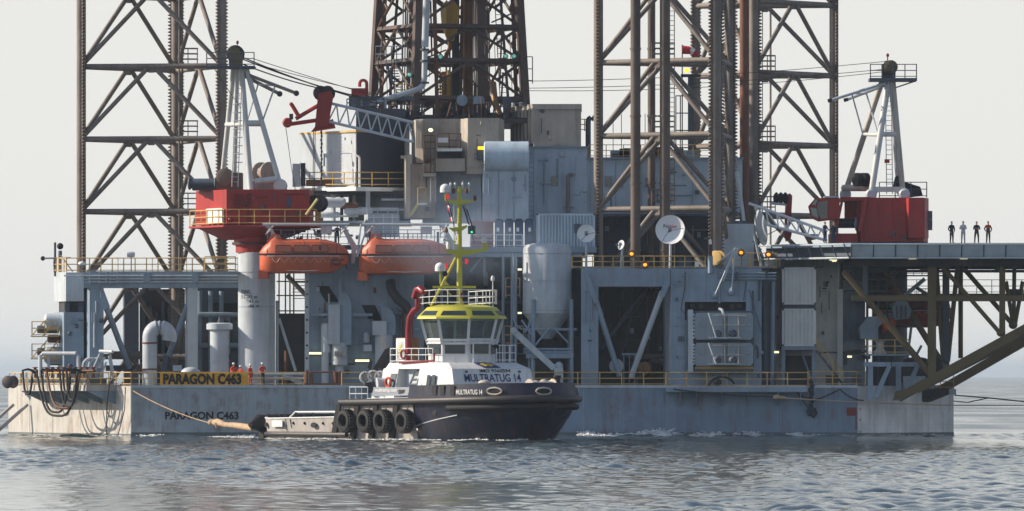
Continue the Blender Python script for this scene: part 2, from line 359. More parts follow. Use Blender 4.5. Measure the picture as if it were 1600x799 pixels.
# the sunlit end plating, set 3 mm proud, has sunlight painted into a paler coat; the bow end is bare plating
def plate(name, a, b, z0, z1, out, mat, th=.02):
    a = V(a); b = V(b); o = V(out) * th
    return part(name, MB().face_prism([a + V((0, 0, z0)), b + V((0, 0, z0)), b + V((0, 0, z1)), a + V((0, 0, z1))], o), mat, hull)
bdir = (V((X(1490, 12), 12, 0)) - V((X(1340, 0), 0, 0))).normalized(); bout = V((bdir.y, -bdir.x, 0))
cuts = [0, .17, .40, .63, .82, 1]
lit_end = paint('sunlit_end_plating', (.47, .465, .44), .5, .12, .75, .4, dent=.3)
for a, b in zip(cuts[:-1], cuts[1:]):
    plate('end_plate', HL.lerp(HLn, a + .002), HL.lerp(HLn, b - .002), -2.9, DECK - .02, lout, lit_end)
b0 = V((X(1340, 0), 0, 0)); b1 = V((X(1490, 12), 12, 0))
for i in range(3):
    for j in range(3):
        plate('bow_plate', b0.lerp(b1, i / 3 + .002), b0.lerp(b1, (i + 1) / 3 - .002), (-2.9, .95, 2.3)[j] + .01, (.95, 2.3, DECK - .02)[j], bout, M_bow)
seams = [205, 298, 395, 480, 563, 650, 735, 822, 912, 968, 1042, 1128, 1215, 1290, 1340]
for a, b in zip(seams[:-1], seams[1:]):
    plate('side_plate', (X(a + .5, 0), 0, 0), (X(b - .5, 0), 0, 0), -2.9, DECK - .02, (0, -1, 0), M_hull if a < 560 else M_hull_shade)  # farther right the plates take the coat with shade painted in
weed = paint('waterline_weed', (.12, .15, .155), .6, .3, .2, .5)
plate('waterline_band', (X(205, 0), -.02, 0), (X(1340, 0), -.02, 0), -2.8, .38, (0, -1, 0), weed); plate('waterline_band', HL + lout * .02, HLn + lout * .02, -2.8, .25, lout, weed); plate('waterline_band', b0 + bout * .02, b1 + bout * .02, -2.8, .32, bout, weed)
part('sheer_strake', MB().box(X(205, 0), X(1340, 0), -.10, .3, DECK - .16, DECK + .06), M_lgrey, hull)
part('main_deck', MB().prism([(x * .995, y + .15) for x, y in hull_poly], DECK + .01, DECK + .03), paint('deck_plate', (.16, .17, .17), .6, .25, .4, .3), hull)
lettering(hull, 'PARAGON C463', P(315.5, 649.5, -.02), X(373, 0) - X(258, 0), .66, (1, 0, 0), (0, 0, 1), M_ink, bold=.035)
part('red_mark', MB().pb(1323, 1338.5, 637, 650, -.03, -.01), paint('mark_red', (.20, .03, .035), .6), hull)
part('red_draught_line', MB().pb(1336.5, 1338.5, 651, 672, -.03, -.01), MATS['mark_red'], hull)
for i, (y, s_) in enumerate(((640, 'V'), (656, 'A'), (676, 'II'))): lettering(hull, s_, b0 + bdir * .35 + V((0, 0, Z(y, 0))), .22, .3, bdir, (0, 0, 1), M_ink, 'draught_mark')
lettering(hull, '7', P(1476, 641, 11) + bout * .05, .25, .45, bdir, (0, 0, 1), M_ink, 'draught_mark')
# overhanging manifold platform on the sunlit end, with gusset plates below
pa = HL.lerp(HLn, .12); pbq = HL.lerp(HLn, .66)
out = lout * 2.6
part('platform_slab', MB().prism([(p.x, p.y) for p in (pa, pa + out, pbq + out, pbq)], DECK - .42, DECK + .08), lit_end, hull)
for i in range(6):
    c = pa.lerp(pbq, i / 5)
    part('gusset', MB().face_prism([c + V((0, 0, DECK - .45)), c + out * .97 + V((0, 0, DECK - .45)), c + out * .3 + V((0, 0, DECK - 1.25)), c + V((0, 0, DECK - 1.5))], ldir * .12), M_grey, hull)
part('walkway_slab', MB().box(X(1040, -1.3), X(1262, -1.3), -1.35, -.03, DECK - .5, DECK - .12), M_grey, hull)
for px in (1062, 1087, 1127, 1168, 1215, 1250):
    part('gusset', MB().face_prism([(X(px, -1), -.03, DECK - .5), (X(px, -1), -1.25, DECK - .5), (X(px, -1), -.03, DECK - 1.7)], (.1, 0, 0)), M_grey, hull)
# fender pipes leaning on the end
for dx in (0, 22):
    bar(hull, 'fender_pipe', P(30 + dx, 632, 20.5) + lout * .5, P(2 + dx, 674, 20.5) + lout * 1.6, .15, M_tuggrey, 8)
bar(hull, 'fender_pipe', P(2, 671, 20.5) + lout * 1.6, P(26, 671, 20.5) + lout * 1.6, .12, M_tuggrey, 8)

# ================================================================ legs
ZB, BAY = 25.05, 6.13
def build_leg(label, pts, zlo=-2.5, zhi=53.0):
    t = thing('jack_up_leg', label, 'rig leg', (sum(p[0] for p in pts) / 3, sum(p[1] for p in pts) / 3, zlo), 'lattice legs of the rig')
    c = V((sum(p[0] for p in pts) / 3, sum(p[1] for p in pts) / 3, 0)); pts = [V((*p, 0)) for p in pts]
    pitch = .29
    for p in pts:
        ch = bar(t, 'chord', p + V((0, 0, zlo)), p + V((0, 0, zhi)), .40, M_leg, 14)
        tan = V((0, 0, 1)).cross((p - c)).normalized(); o = (p - c).normalized()
        n = int((zhi - zlo) / pitch); m = MB()
        for s_ in (-1, 1):                                     # one saw-toothed plate each side of the chord
            prof = []
            for i in range(n):
                z0 = zlo + i * pitch; prof += [(.47, z0 + .02), (.70, z0 + .11), (.70, z0 + .18), (.47, z0 + .27)]
            vs_ = []; fs_ = []
            for r_, z0 in prof:
                for th in (-.09, .09): vs_ += [p + tan * s_ * .2 + o * th + V((0, 0, z0)), p + tan * s_ * r_ + o * th + V((0, 0, z0))]
            for i in range(len(prof) - 1):
                a = i * 4; b = a + 4; fs_ += [(a + 1, b + 1, b + 3, a + 3), (a, b, b + 1, a + 1), (a + 2, a + 3, b + 3, b + 2)]
            m.add(vs_, fs_)
        part('rack', m, M_rack, t)
    levels = [ZB + BAY * k for k in range(-4, 5)]
    for i in range(3):
        a = pts[i]; b = pts[(i + 1) % 3]; mid = (a + b) / 2
        for z in levels:
            bar(t, 'horizontal_brace', a + V((0, 0, z)), b + V((0, 0, z)), .235, M_leg, 10)
            if z + BAY < zhi:
                for e in (a, b):
                    k = (mid - e).normalized() * .55
                    bar(t, 'diagonal_brace', e + V((0, 0, z + .35)) + (mid - e).normalized() * .3, mid - k * .5 + V((0, 0, z + BAY - .12)), .20, M_leg, 10)
            part('gusset_plate', MB().face_prism([mid + (b - a).normalized() * -.6 + V((0, 0, z - .1)), mid + (b - a).normalized() * .6 + V((0, 0, z - .1)), mid + (b - a).normalized() * .25 + V((0, 0, z - .55)), mid - (b - a).normalized() * .25 + V((0, 0, z - .55))], (b - a).cross(V((0, 0, 1))).normalized() * .06), M_leg, t)
    return t, pts
def tri(ax, ay, a1, a2, s_=12.1):
    return [(ax, ay), (ax + s_ * math.cos(rad(a1)), ay + s_ * math.sin(rad(a1))), (ax + s_ * math.cos(rad(a2)), ay + s_ * math.sin(rad(a2)))]
LA = (X(127, 20), 20)
legL, LP = build_leg('tall brown lattice rig leg at the left end of the hull', tri(*LA, -9.2, 50.8))
FA = (X(935, 11), 11)
legF, FP = build_leg('tall brown lattice rig leg behind the round white dish', tri(*FA, -37, 23))
RA = (X(1303, 42), 42)
legR, RP = build_leg('tall brown lattice rig leg farthest back beside the right red crane', tri(*RA, 180 + 53.1, 180 - 6.9))
def leg_cage(leg, px, py, Y, w, label=None):                   # small railed landing with its deck
    c = P(px, py, Y); ww = w / 19
    part('landing', MB().box(c.x, c.x + ww, Y - 1, Y + .6, c.z - .12, c.z), M_leg, leg)
    g = MB()
    for x in (c.x, c.x + ww * .5, c.x + ww): g.tube([(x, Y - 1, c.z), (x, Y - 1, c.z + 1.35)], .045, 5)
    for h in (.45, .9, 1.35): g.tube([(c.x, Y - 1, c.z + h), (c.x + ww, Y - 1, c.z + h)], .04, 5).tube([(c.x, Y + .6, c.z + h), (c.x + ww, Y + .6, c.z + h)], .04, 5).tube([(c.x, Y - 1, c.z + h), (c.x, Y + .6, c.z + h)], .04, 5).tube([(c.x + ww, Y - 1, c.z + h), (c.x + ww, Y + .6, c.z + h)], .04, 5)
    part('landing_rail', g, M_leg, leg)
for y in (101, 214, 327): leg_cage(legL, 280, y, LP[2].y - 4, 30)
for y in (93, 207, 322): leg_cage(legF, 1018, y, FP[0].y - 1, 36)
for y in (112, 222, 332): leg_cage(legR, 1186, y, RP[1].y + 1, 26)
for px, Y in ((280, LP[2].y - 5), (285, LP[2].y - 5)): bar(legL, 'riser', P(px, 420, Y), P(px, -40, Y), .09, M_leg, 6)
ladder_into(legF, P(1049, 400, 12), P(1049, -20, 12), .5, M_leg); ladder_into(legR, P(1187, 380, 44), P(1187, -20, 44), .5, M_leg)
bar(legR, 'riser', P(1204, 400, 45), P(1204, -20, 45), .10, M_leg, 6)
for px, Y, r_, lab in ((993, 3.5, .42, 'tall dark smooth pipe nearer the left of the front leg'), (1039, 3.2, .44, 'tall dark smooth pipe rising directly behind the lettered dish'), (1018, 17, .33, 'slimmer reddish vertical pipe inside the front leg')):
    t = thing('caisson_pipe', lab, 'pipe', P(px, 410, Y), 'caisson pipes by the front leg')
    bar(t, 'pipe', P(px, 425, Y), P(px, -60, Y), r_, M_caisson, 14)
    for y in range(-30, 400, 105): bar(t, 'flange', P(px, y, Y), P(px, y + 3, Y), r_ * 1.12, M_caisson, 14)
bar(thing('riser_pipe', 'rust red vertical pipe between the front leg and rear leg', 'pipe', P(1163, 400, 30)), 'pipe', P(1163, 420, 30), P(1163, -40, 30), .40, M_rustpipe, 12)
# ================================================================ left jack house
D0 = DECK + .03
def XYs(*a): return [XY(px, Y) for px, Y in a]
jl = thing('jack_house', 'grey jack house with open gantry round the left leg', 'jack house', P(140, 590, 12))
part('column', MB().prism(XYs((131, 14), (140, 11), (162, 11), (162, 14)), D0, Z(449, 11)), M_grey, jl)
part('column', MB().prism(XYs((289, 14), (293, 11), (309, 11), (309, 14)), D0, Z(449, 11)), M_lgrey, jl)
part('column', MB().prism(XYs((192, 30), (194, 27), (217, 27), (217, 30)), D0, Z(440, 27)), M_dgrey, jl)
cb = part('cross_beam', MB().pb(131, 382, 424, 450, 10.9, 13.8), M_grey, jl)
for y in (431, 436, 440.5): bar(cb, 'conduit', P(100 if y < 435 else 138, y, 10.7), P(382, y, 10.7), .075, M_lgrey, 6)
for px in (224, 300): part('junction_box', MB().pb(px, px + 10, 427, 441, 10.4, 10.9), M_grey, cb)
for px in (128, 154, 171, 372):
    g = MB(); 
    for k in range(4): g.pb(px, px + 12, 426 + k * 5, 427 + k * 5, 10.3, 10.5)
    for k in (0, 11): g.pb(px + k, px + k + 1.2, 424, 444, 10.25, 10.45)
    part('pipe_rack', g, M_lgrey, cb)
part('upper_box', MB().prism(XYs((84, 18), (103, 12.4), (131, 12.4), (131, 18)), Z(471, 12.4), Z(426, 12.4)), M_lgrey, jl)
part('lower_tower', MB().prism(XYs((84, 18), (100, 12.5), (131, 12.5), (131, 18)), D0, Z(488, 12.5)), M_grey, jl)
rc = part('recess', MB().prism(XYs((92, 17), (103, 13.2), (131, 13.2), (131, 17)), Z(488, 13), Z(471, 13)), M_dark, jl)
for px in (101, 122): part('jack_motor', MB().pb(px, px + 8, 473, 487, 12.7, 13.1), M_dgrey, jl)
for y0, y1 in ((489, 517), (541, 570)):
    a = P(86, (y0 + y1) / 2, 14.2); part('gear_case', MB().lathe([(.5, -.9), (.72, -.7), (.72, .6), (.55, .75)], a, 14, (1, 0, 0)), M_lgrey, jl)
    part('gear_case', MB().lathe([(.5, -.75), (.68, -.6), (.68, .5)], a + V((.2, 1.4, 0)), 12, (1, 0, 0)), M_lgrey, jl)
for (a, b, c, d) in (((147, 448), (160, 448), (172, 480), (163, 484)),): part('knee_plate', MB().pp((a, b, c, d), 10.95, 11.25), M_grey, jl)
bar(jl, 'knee_brace', P(165, 478, 11.2), P(202, 575, 14), .26, M_grey, 12); bar(jl, 'knee_brace', P(304, 450, 11.2), P(264, 556, 14), .26, M_grey, 12)
bar(jl, 'knee_brace', P(262, 556, 14), P(255, 588, 14), .3, M_dgrey, 12)
part('lower_beam', MB().pb(170, 222, 549, 557, 18, 19), M_leg, jl); part('lower_beam', MB().pb(165, 300, 571, 580, 21, 22), M_dgrey, jl)
mc = part('rear_machinery', MB().pb(218, 292, 452, 606, 33, 38), M_dark, jl)
g = MB()
for k in range(7): g.pb(222 + k * 10, 227 + k * 10, 470 + (k % 3) * 9, 590, 32, 33)
part('rear_pipe_bank', g, M_dgrey, jl)
for k in range(3): bar(jl, 'hand_pipe', P(312 + k * 17, 455, 15), P(312 + k * 17, 588, 15), .2, M_grey, 8)
part('inner_wall', MB().pb(309, 378, 449, 606, 16, 18), M_dgrey, jl)
part('inner_slot', MB().pb(326, 372, 474, 488, 15.6, 15.95), M_black, jl)
for y in (492, 540): bar(jl, 'hand_pipe', P(310, y, 14.6), P(372, y, 14.6), .22, M_grey, 8)
rj = railing('yellow handrail on the roof of the left jack house', [P(84, 425, 17), P(104, 425, 12.5), P(372, 425, 11.5)], h=1.15, step=.95, r=.045)
rail_into(rj, [P(104, 425, 21), P(372, 425, 21)], h=1.15, step=1.5, r=.03)
md = thing('davit_post', 'dark vent posts at the roof corner of the left jack house', 'post', P(90, 425, 17))
bar(md, 'post', P(86, 432, 17), P(86, 379, 17), .1, M_dgrey, 8); bar(md, 'post', P(94, 425, 16), P(94, 392, 16), .16, M_dgrey, 8); bar(md, 'boom', P(66, 404, 17), P(110, 403, 15), .07, M_dgrey, 6)
part('cap', MB().ball(P(94, 385, 16), .28), M_black, md); part('cap', MB().ball(P(67, 404, 17), .2), M_black, md); bar(md, 'stay', P(94, 398, 16), P(113, 424, 12.5), .06, M_dgrey, 6)
fl = thing('floodlight', 'small white floodlight on the left roof handrail', 'lamp', P(128, 425, 11.6)); bar(fl, 'stalk', P(128, 425, 11.6), P(128, 414, 11.6), .05, M_dgrey, 6); part('lamp_head', MB().ball(P(128, 412, 11.5), .32, .3, .18), M_white, fl)
fl = thing('floodlight', 'round grey floodlight standing over the left roof handrail', 'lamp', P(205, 425, 14)); bar(fl, 'stalk', P(205, 425, 14), P(205, 400, 14), .05, M_dgrey, 6); part('lamp_head', MB().lathe([(.2, -.35), (.26, 0), (.2, .3)], P(205, 398, 14), 10, (1, 0, 0)), M_lgrey, fl)
for (y0, y1, lab) in ((502, 526, 'upper yellow railed balcony on the left end tower'), (537, 561, 'lower yellow railed balcony on the left end tower')):
    b_ = thing('balcony', lab, 'balcony', P(70, y1, 15), 'yellow balconies on the left tower')
    part('floor', MB().pb(48, 92, y1 - 1, y1 + .6, 13.4, 15.5), M_yel, b_)
    rail_into(b_, [P(50, y1, 15.4), P(50, y1, 13.5), P(90, y1, 13.5)], h=1.25, step=1.0, r=.04)
    for dx in (0, 18): bar(b_, 'stay', P(48 + dx, y1, 13.4), P(74 + dx, y0 - 5, 13.6), .055, M_yel, 6)
    part('motor', MB().lathe([(.3, -.9), (.34, -.7), (.34, .7), (.25, .9)], P(75, (y0 + y1) / 2 + 1, 14.5), 10, (1, 0, 0)), M_dgrey, b_)
    part('motor', MB().lathe([(.3, -.5), (.34, -.4), (.34, .5)], P(84, y1 + 4, 14.7), 10, (1, .3, 0)), M_rustpipe, b_)

# ---- manifold, hoses and platform rails on the left end
oedge = lout * 2.5
def PL(t, o=2.5, z=0): return HL.lerp(HLn, t) + lout * o + V((0, 0, z))
railing('yellow handrail round the hose platform at the left end', [PL(.12, .2, D0), PL(.12, 2.5, D0), PL(.66, 2.5, D0), PL(.66, .2, D0), PL(.98, .1, D0)], h=1.05, step=1.25)
mf = thing('hose_manifold', 'row of rusty valves and pipes on the left platform', 'manifold', PL(.4, 1.6, D0))
bar(mf, 'header_pipe', PL(.14, 1.7, D0 + 1.15), PL(.64, 1.7, D0 + 1.15), .17, M_rustpipe, 10)
for i in range(11):
    p = PL(.15 + i * .047, 1.7, D0); bar(mf, 'valve', p, p + V((0, 0, 1.45)), .13, M_rustpipe, 8); part('handwheel', MB().lathe([(.06, 0), (.26, .02), (.26, .07), (.06, .09)], p + V((0, 0, 1.45)), 10), M_dark if i % 2 else M_dred, mf)
part('header_skid', MB().prism([(p.x, p.y) for p in (PL(.14, .6), PL(.14, 2.1), PL(.64, 2.1), PL(.64, .6))], D0, D0 + .55), M_dgrey, mf)
pf = thing('pipe_portal', 'grey pipe portal standing over the hose manifold', 'pipe', P(64, 575, 11))
pf_pts = [P(63, 588, 11), P(63, 556, 11), P(67, 552.5, 11), P(119, 552.5, 9.5), P(123, 556, 9.5), P(123, 578, 9.5)]
part('pipe', MB().tube(pf_pts, .17, 8), M_lgrey, pf); bar(pf, 'post', P(76, 553, 11), P(76, 588, 11), .12, M_lgrey, 8)
for i, px in enumerate((130, 134.5, 141)):
    single('bent_pipe', MB().tube([P(px, 606, 7)] + arc(P(px + 12, 572, 7), 12 / 18.8, 180, 90, 6, (1, 0, 0), (0, 0, 1)) + [P(162, 560.5, 8)], .11, 8), M_lgrey, ('grey bent pipe nearest the hose manifold', 'middle of three grey bent pipes by the sawhorse frame', 'grey bent pipe nearest the sawhorse frame')[i], 'pipe', 'bent pipes on the left deck')
sh = thing('pipe_sawhorse', 'grey tubular A-frame on the deck right of the hoses', 'frame', P(170, 590, 5))
bar(sh, 'top_pipe', P(156, 549, 5.5), P(176, 550, 4.5), .14, M_lgrey, 8)
for a, b in (((170, 556), (176, 590)), ((165, 558), (144, 584)), ((172, 552), (178, 588)), ((156, 553), (143, 582)), ((166, 566), (155, 596))): bar(sh, 'leg', P(*a, 5), P(*b, 5), .09, M_lgrey, 6)
hz = [(.62, .54, 1.9), (.50, .16, 3.7), (.46, .22, 3.4), (.41, .13, 3.05), (.30, .145, 2.9), (.27, .19, 1.8), (.235, .13, 2.35)]
for i, (a, b, dr) in enumerate(hz):
    p0 = PL(a, 1.8, D0 + 1.2); p1 = PL(a, 2.72, D0 + 1.25); q0 = PL(b, 2.72 + .04 * i, D0 + 1.1); q1 = PL(b, 1.8, D0 + 1.1); n = 16
    pts = [p0, p0.lerp(p1, .6) + V((0, 0, .12))]
    for k in range(n + 1):
        s_ = k / n; u = 2 * s_ - 1; w = 1 - abs(u) ** 2.6
        pts.append(p1.lerp(q0, .5 + .5 * (abs(u) ** .75) * (1 if u > 0 else -1)) + lout * (.05 * i + .1) - V((0, 0, dr * w)))
    pts += [q1]
    single('rubber_hose', MB().tube(pts, .10, 8), M_black if i != 3 else paint('brown_hose', (.10, .035, .02), .6), ('short hose loop farthest left on the hose platform', 'long black hose loop hanging lowest at its left side', 'long black hose loop nested inside the lowest one', 'brown hose among the black hose loops', 'wide black hose loop nearest the pale hull corner', 'short shallow black hose loop at the right', 'rightmost medium black hose loop of the bundle')[i], 'hose', 'hoses hanging from the left platform')
single('mooring_roller', MB().lathe([(.35, -.6), (.55, -.5), (.45, -.3), (.45, .3), (.55, .5), (.35, .6)], P(16, 597, 21), 14, (.4, .9, 0)), M_dark, 'dark round roller at the far left hull corner', 'roller')
part('hanging_rope', MB().tube([P(177, 580, 2) + lout * .2, P(172, 640, 2.5) + lout * .3, P(170, 679, 3) + lout * .2], .045, 5).tube([P(196, 605, -.2), P(200, 640, -.1) + lout * .3, P(190, 679, 1.2) + lout * .3], .045, 5), M_dark, hull)

# ---- main deck handrail along the long side
fr = [P(155, 604, 3), P(205, 604, .15)]
rl = thing('guard_rail', 'long yellow handrail along the grey hull side behind the banner', 'railing', P(500, 603, 0))
rail_into(rl, [V((X(158, 6), 6.1, D0)), V((X(205, .15), .15, D0)), V((X(475, .15), .15, D0))], h=1.08); rail_into(rl, [V((X(534, .15), .15, D0)), V((X(640, .15), .15, D0))], h=1.08)
rl = thing('guard_rail', 'yellow handrail on the hull side right of the tug bow', 'railing', P(1000, 603, 0))
rail_into(rl, [V((X(800, .15), .15, D0)), V((X(1040, .15), .15, D0))], h=1.08)
rl = thing('guard_rail', 'yellow handrail along the overhanging walkway under the jack unit', 'railing', P(1150, 603, 0))
rail_into(rl, [V((X(1041, -1.2), -1.25, DECK - .1)), V((X(1262, -1.2), -1.25, DECK - .1)), V((X(1262, -.2), -.2, DECK))], h=1.2); rail_into(rl, [V((X(1264, .15), .15, D0)), V((X(1338, .15), .15, D0)), V((X(1352, 1.2), 1.2, D0))], h=1.15)
# rusty roller fairlead gate in the rail gap
fg = thing('roller_fairlead', 'rusty roller fairlead in the gap of the hull side handrail', 'fairlead', P(505, 603, .3))
for px in (479, 486, 524, 530): bar(fg, 'roller', V((X(px, .4), .4, D0)), V((X(px, .4), .4, D0 + 1.15)), .16, M_rustpipe, 8)
bar(fg, 'top_pipe', V((X(476, .5), .5, D0 + 1.1)), V((X(533, .5), .5, D0 + 1.1)), .08, M_rustpipe, 6); part('sill', MB().box(X(476, .3), X(533, .3), .2, .9, D0, D0 + .2), M_rustpipe, fg)
# banner on the rail
bn = thing('banner', 'yellow cloth banner with black letters hung on the handrail', 'banner', P(318, 603, -.1))
rows = []
for j in range(6):
    rows.append([(X(250 + 138 * i / 36, -.05), -.02 - .035 * math.sin(i * .9 + j * .5) - .03 * (j > 3), D0 + 1.06 - j * .205 - (.05 * abs(math.sin(i * .26)) if j == 5 else 0)) for i in range(37)])
m = MB().grid(rows); m.grid([[(x, y + .012, z) for x, y, z in r_][::-1] for r_ in rows]); part('cloth', m, M_banner, bn)
lettering(bn, 'PARAGON C463', V((X(316, -.1), -.085, D0 + .55)), X(377, 0) - X(255, 0), .92, (1, 0, 0), (0, 0, 1), M_ink, bold=.05, lift=.0)

# ---- vents
gv = thing('gooseneck_vent', 'fat grey gooseneck vent pipe standing on the left deck', 'vent', P(234, 590, 5))
r_ = 11.5 / 18.85
part('pipe', MB().tube([P(234, 606, 5), P(234, 530, 5)] + arc(P(249.5, 527, 5), 15.5 / 18.85, 180, 0, 12, (1, 0, 0), (0, 0, 1)) + [P(264, 533, 5)], r_, 18), M_lgrey, gv)
part('pipe_mouth', MB().lathe([(r_ * .86, 0), (r_ * .86, .03)], P(264, 533, 5) - V((0, 0, .01)), 14, (0, 0, -1)), M_black, gv)
for y in (535, 576): bar(gv, 'flange', P(234, y, 5), P(234, y + 2.5, 5), r_ * 1.07, M_rustpipe, 16)
mv = thing('mushroom_vent', 'grey mushroom vent with flat cap beside the crane pedestal', 'vent', P(343, 590, 5))
bar(mv, 'stem', P(343, 606, 5), P(343, 514, 5), 15 / 18.85, M_lgrey, 18); part('cap', MB().lathe([(.8, -.1), (1.08, 0), (1.08, .45), (.9, .55)], P(343, 515, 5), 18), M_lgrey, mv); bar(mv, 'flange', P(343, 565, 5), P(343, 563, 5), .84, M_lgrey, 18)
part('top_valve', MB().lathe([(.2, 0), (.12, .3), (.05, .6)], P(343, 506, 5), 8), M_dgrey, mv)
tr = thing('deck_lamp', 'white floodlight on a short stand above the banner', 'lamp', V((X(277, .3), .3, D0))); bar(tr, 'stalk', V((X(277, .3), .3, D0)), P(277, 578, .3), .05, M_dgrey, 6); part('lamp_head', MB().prism(XYs((270, .1), (284, .1), (282, .6), (272, .6)), Z(580, .2), Z(571, .2)), M_lgrey, tr)
for px in (298,): single('deck_hatch', MB().ball(P(px, 584, 2), .85, .8, .55, 12, 5, 0), M_lgrey, 'pale domed hatch behind the banner top edge', 'hatch')
for i, (a, b) in enumerate(((388, 470), (400, 476))):
    t = thing('pipe_run', ('grey deck pipes just behind the handrail right of the workers', 'grey deck pipes farther back, ending at the roller fairlead')[i], 'pipes', V((X(a, 2 + i), 2 + i, D0)), 'deck pipes right of the workers')
    for j in range(3): part('pipe', MB().tube([V((X(a, 2 + i), 2 + i, D0 + .25 + j * .35)), V((X(b, 2 + i), 2 + i, D0 + .25 + j * .35))] if j else [V((X(a, 2 + i), 2 + i, D0 + .9)), V((X(b - 30, 2 + i), 2 + i, D0 + .95)), V((X(b, 2 + i), 2 + i, D0 + .1))], .14, 8), M_lgrey, t)

# ================================================================ left crane
pc = P(401, 580, 5.2)
pd = thing('crane_pedestal', 'thick pale grey cylindrical pedestal carrying the left red crane', 'pedestal', (pc.x, pc.y, D0))
part('column', MB().lathe([(1.54, D0), (1.54, Z(395, 5.2)), (1.0, Z(394, 5.2))], (pc.x, pc.y, 0), 32), M_lgrey, pd)
for y in (480, 426): bar(pd, 'weld_ring', (pc.x, pc.y, Z(y, 5)), (pc.x, pc.y, Z(y - .8, 5)), 1.565, M_grey, 32)
for i, (s_, y, w, x) in enumerate((('SWL', 456, 1.0, -.8), ("55'-15 m", 464, 1.5, -.55), ("-43 m", 471, 1.0, -.25), ("-46 m", 478, 1.0, -.2))):
    a = math.asin(max(-.9, min(.9, x / 1.54))); lettering(pd, s_, (pc.x + 1.55 * math.sin(a), pc.y - 1.55 * math.cos(a), Z(y, 3.7)), w * .95, .3, (math.cos(a), math.sin(a), 0), (0, 0, 1), M_ink, lift=.06)
part('landing', MB().pb(318, 372, 424, 427, 3.4, 5.5), M_grey, pd); rail_into(pd, [P(320, 424, 3.5), P(368, 424, 3.5)], h=1.2, step=1.0)

def a_frame(t, apex, feet, tie, mat, r=.26):
    for f in feet: bar(t, 'gantry_leg', apex, f, r, mat, 12)
cl = thing('pedestal_crane', 'red pedestal crane with white A-frame mast at the left', 'crane', (pc.x, pc.y, Z(395, 5)))
zf, zt = Z(351, 4), Z(297, 4)
part('neck', MB().lathe([(1.36, Z(395, 5)), (1.36, Z(384, 5)), (1.62, Z(383, 5)), (1.62, Z(379, 5)), (1.5, Z(378, 5)), (1.5, Z(372, 5)), (2.4, Z(362, 5))], (X(389, 5) + .25, 5.2, 0), 28), M_red, cl)
bar(cl, 'slew_ring', (X(389, 5) + .25, 5.2, Z(382, 5)), (X(389, 5) + .25, 5.2, Z(379, 5)), 1.66, M_dark, 28)
hp = XYs((306, 8.5), (354, 2.2), (483, 2.2), (490, 8.5), (450, 11.5), (320, 11.5))
ctr = V((X(392, 6), 6, 0))
hs_ = [(ctr.x + (x - ctr.x) * .52, ctr.y + (y - ctr.y) * .5) for x, y in hp]
part('skirt', MB().prism(hs_, Z(374, 4), zf - .25, [(ctr.x + (x - ctr.x) * .97, ctr.y + (y - ctr.y) * .97) for x, y in hp]), M_red, cl)
house = part('machinery_house', MB().prism(hp, zf, zt), M_red, cl)
part('catwalk', MB().prism([(ctr.x + (x - ctr.x) * 1.13, ctr.y + (y - ctr.y) * 1.16) for x, y in hp], zf - .24, zf - .08), M_red, cl)
rail_into(cl, [V((ctr.x + (x - ctr.x) * 1.11, ctr.y + (y - ctr.y) * 1.13, zf - .05)) for x, y in hp[:4]], h=1.25, step=1.35)
part('louvre_panel', MB().pb(364, 384, 303, 326, 2.1, 2.2), M_red, house)
g = MB()
for k in range(8): g.pb(365, 383, 304 + k * 2.8, 305.3 + k * 2.8, 2.0, 2.12)
part('louvre_slats', g, paint('deep_red', (.16, .012, .014), .6), house)  # darker red for slats, door and fittings
part('door', MB().pb(386, 393, 302, 349, 2.08, 2.2), MATS['deep_red'], house); part('door', MB().pb(448, 454, 308, 324, 2.08, 2.2), M_blue, house)
for px in (400, 420, 436): bar(house, 'panel_rib', P(px, 350, 2.15), P(px, 297, 2.15), .05, M_red, 4)
part('cabinet', MB().prism(XYs((322, 5.6), (334, 3.9), (347, 2.4), (345, 4.5), (334, 6)), Z(349, 4), Z(326, 4)), M_white, cl)
part('roof_winch', MB().lathe([(.5, -1.2), (.55, -1.1), (.42, -1), (.42, 1), (.55, 1.1), (.5, 1.2)], P(317, 287, 6.5), 14, (1, -.15, 0)), M_dgrey, cl)
part('winch_base', MB().pb(300, 336, 292, 297, 5, 8), M_dark, cl)
g = MB().pb(338, 378, 270, 296, 5, 8.5); g.lathe([(.6, -.8), (.75, -.7), (.75, .7), (.6, .8)], P(352, 277, 4.8), 14, (0, 1, 0)); part('hoist_machinery', g, paint('dusty_machinery', (.16, .12, .10), .7, .3, .4, .3), cl)
g = MB().lathe([(.3, -.85), (.88, -.8), (.88, -.6), (.55, -.55), (.55, .55), (.88, .6), (.88, .8), (.3, .85)], P(414, 270, 5.5), 20, (.6, -1, 0)); part('winch_drum', g, paint('pale_drum', (.34, .29, .25), .6, .2, .4, .3), cl)
part('winch_base', MB().pb(396, 430, 279, 297, 4.8, 7.5), MATS['pale_drum'], cl)
apex = P(373, 106, 5)
for a, b, r_ in (((365, 108, 6.3), (346, 292, 8.5), .22), ((377, 108, 4.4), (392, 300, 2.8), .25), ((385, 108, 4.4), (438, 290, 3.0), .22), ((371, 108, 6.5), (366, 292, 8.8), .17)): bar(cl, 'gantry_leg', P(*a), P(*b), r_, M_crane, 12)
bar(cl, 'gantry_tie', P(384, 193, 3.7), P(408, 193, 3.8), .26, M_crane, 10); bar(cl, 'gantry_tie', P(354, 195, 7.3), P(382, 194, 4), .2, M_crane, 10)
bar(cl, 'gantry_foot', P(398, 284, 3), P(434, 280, 3), .27, M_crane, 10); part('foot_sheave', MB().lathe([(.5, -.22), (.6, 0), (.5, .22)], P(438, 291, 3), 14, (0, 1, 0)), M_crane, cl); part('foot_sheave', MB().lathe([(.4, -.22), (.5, 0), (.4, .22)], P(397, 292, 3), 14, (0, 1, 0)), paint('shv', (.3, .2, .17)), cl)
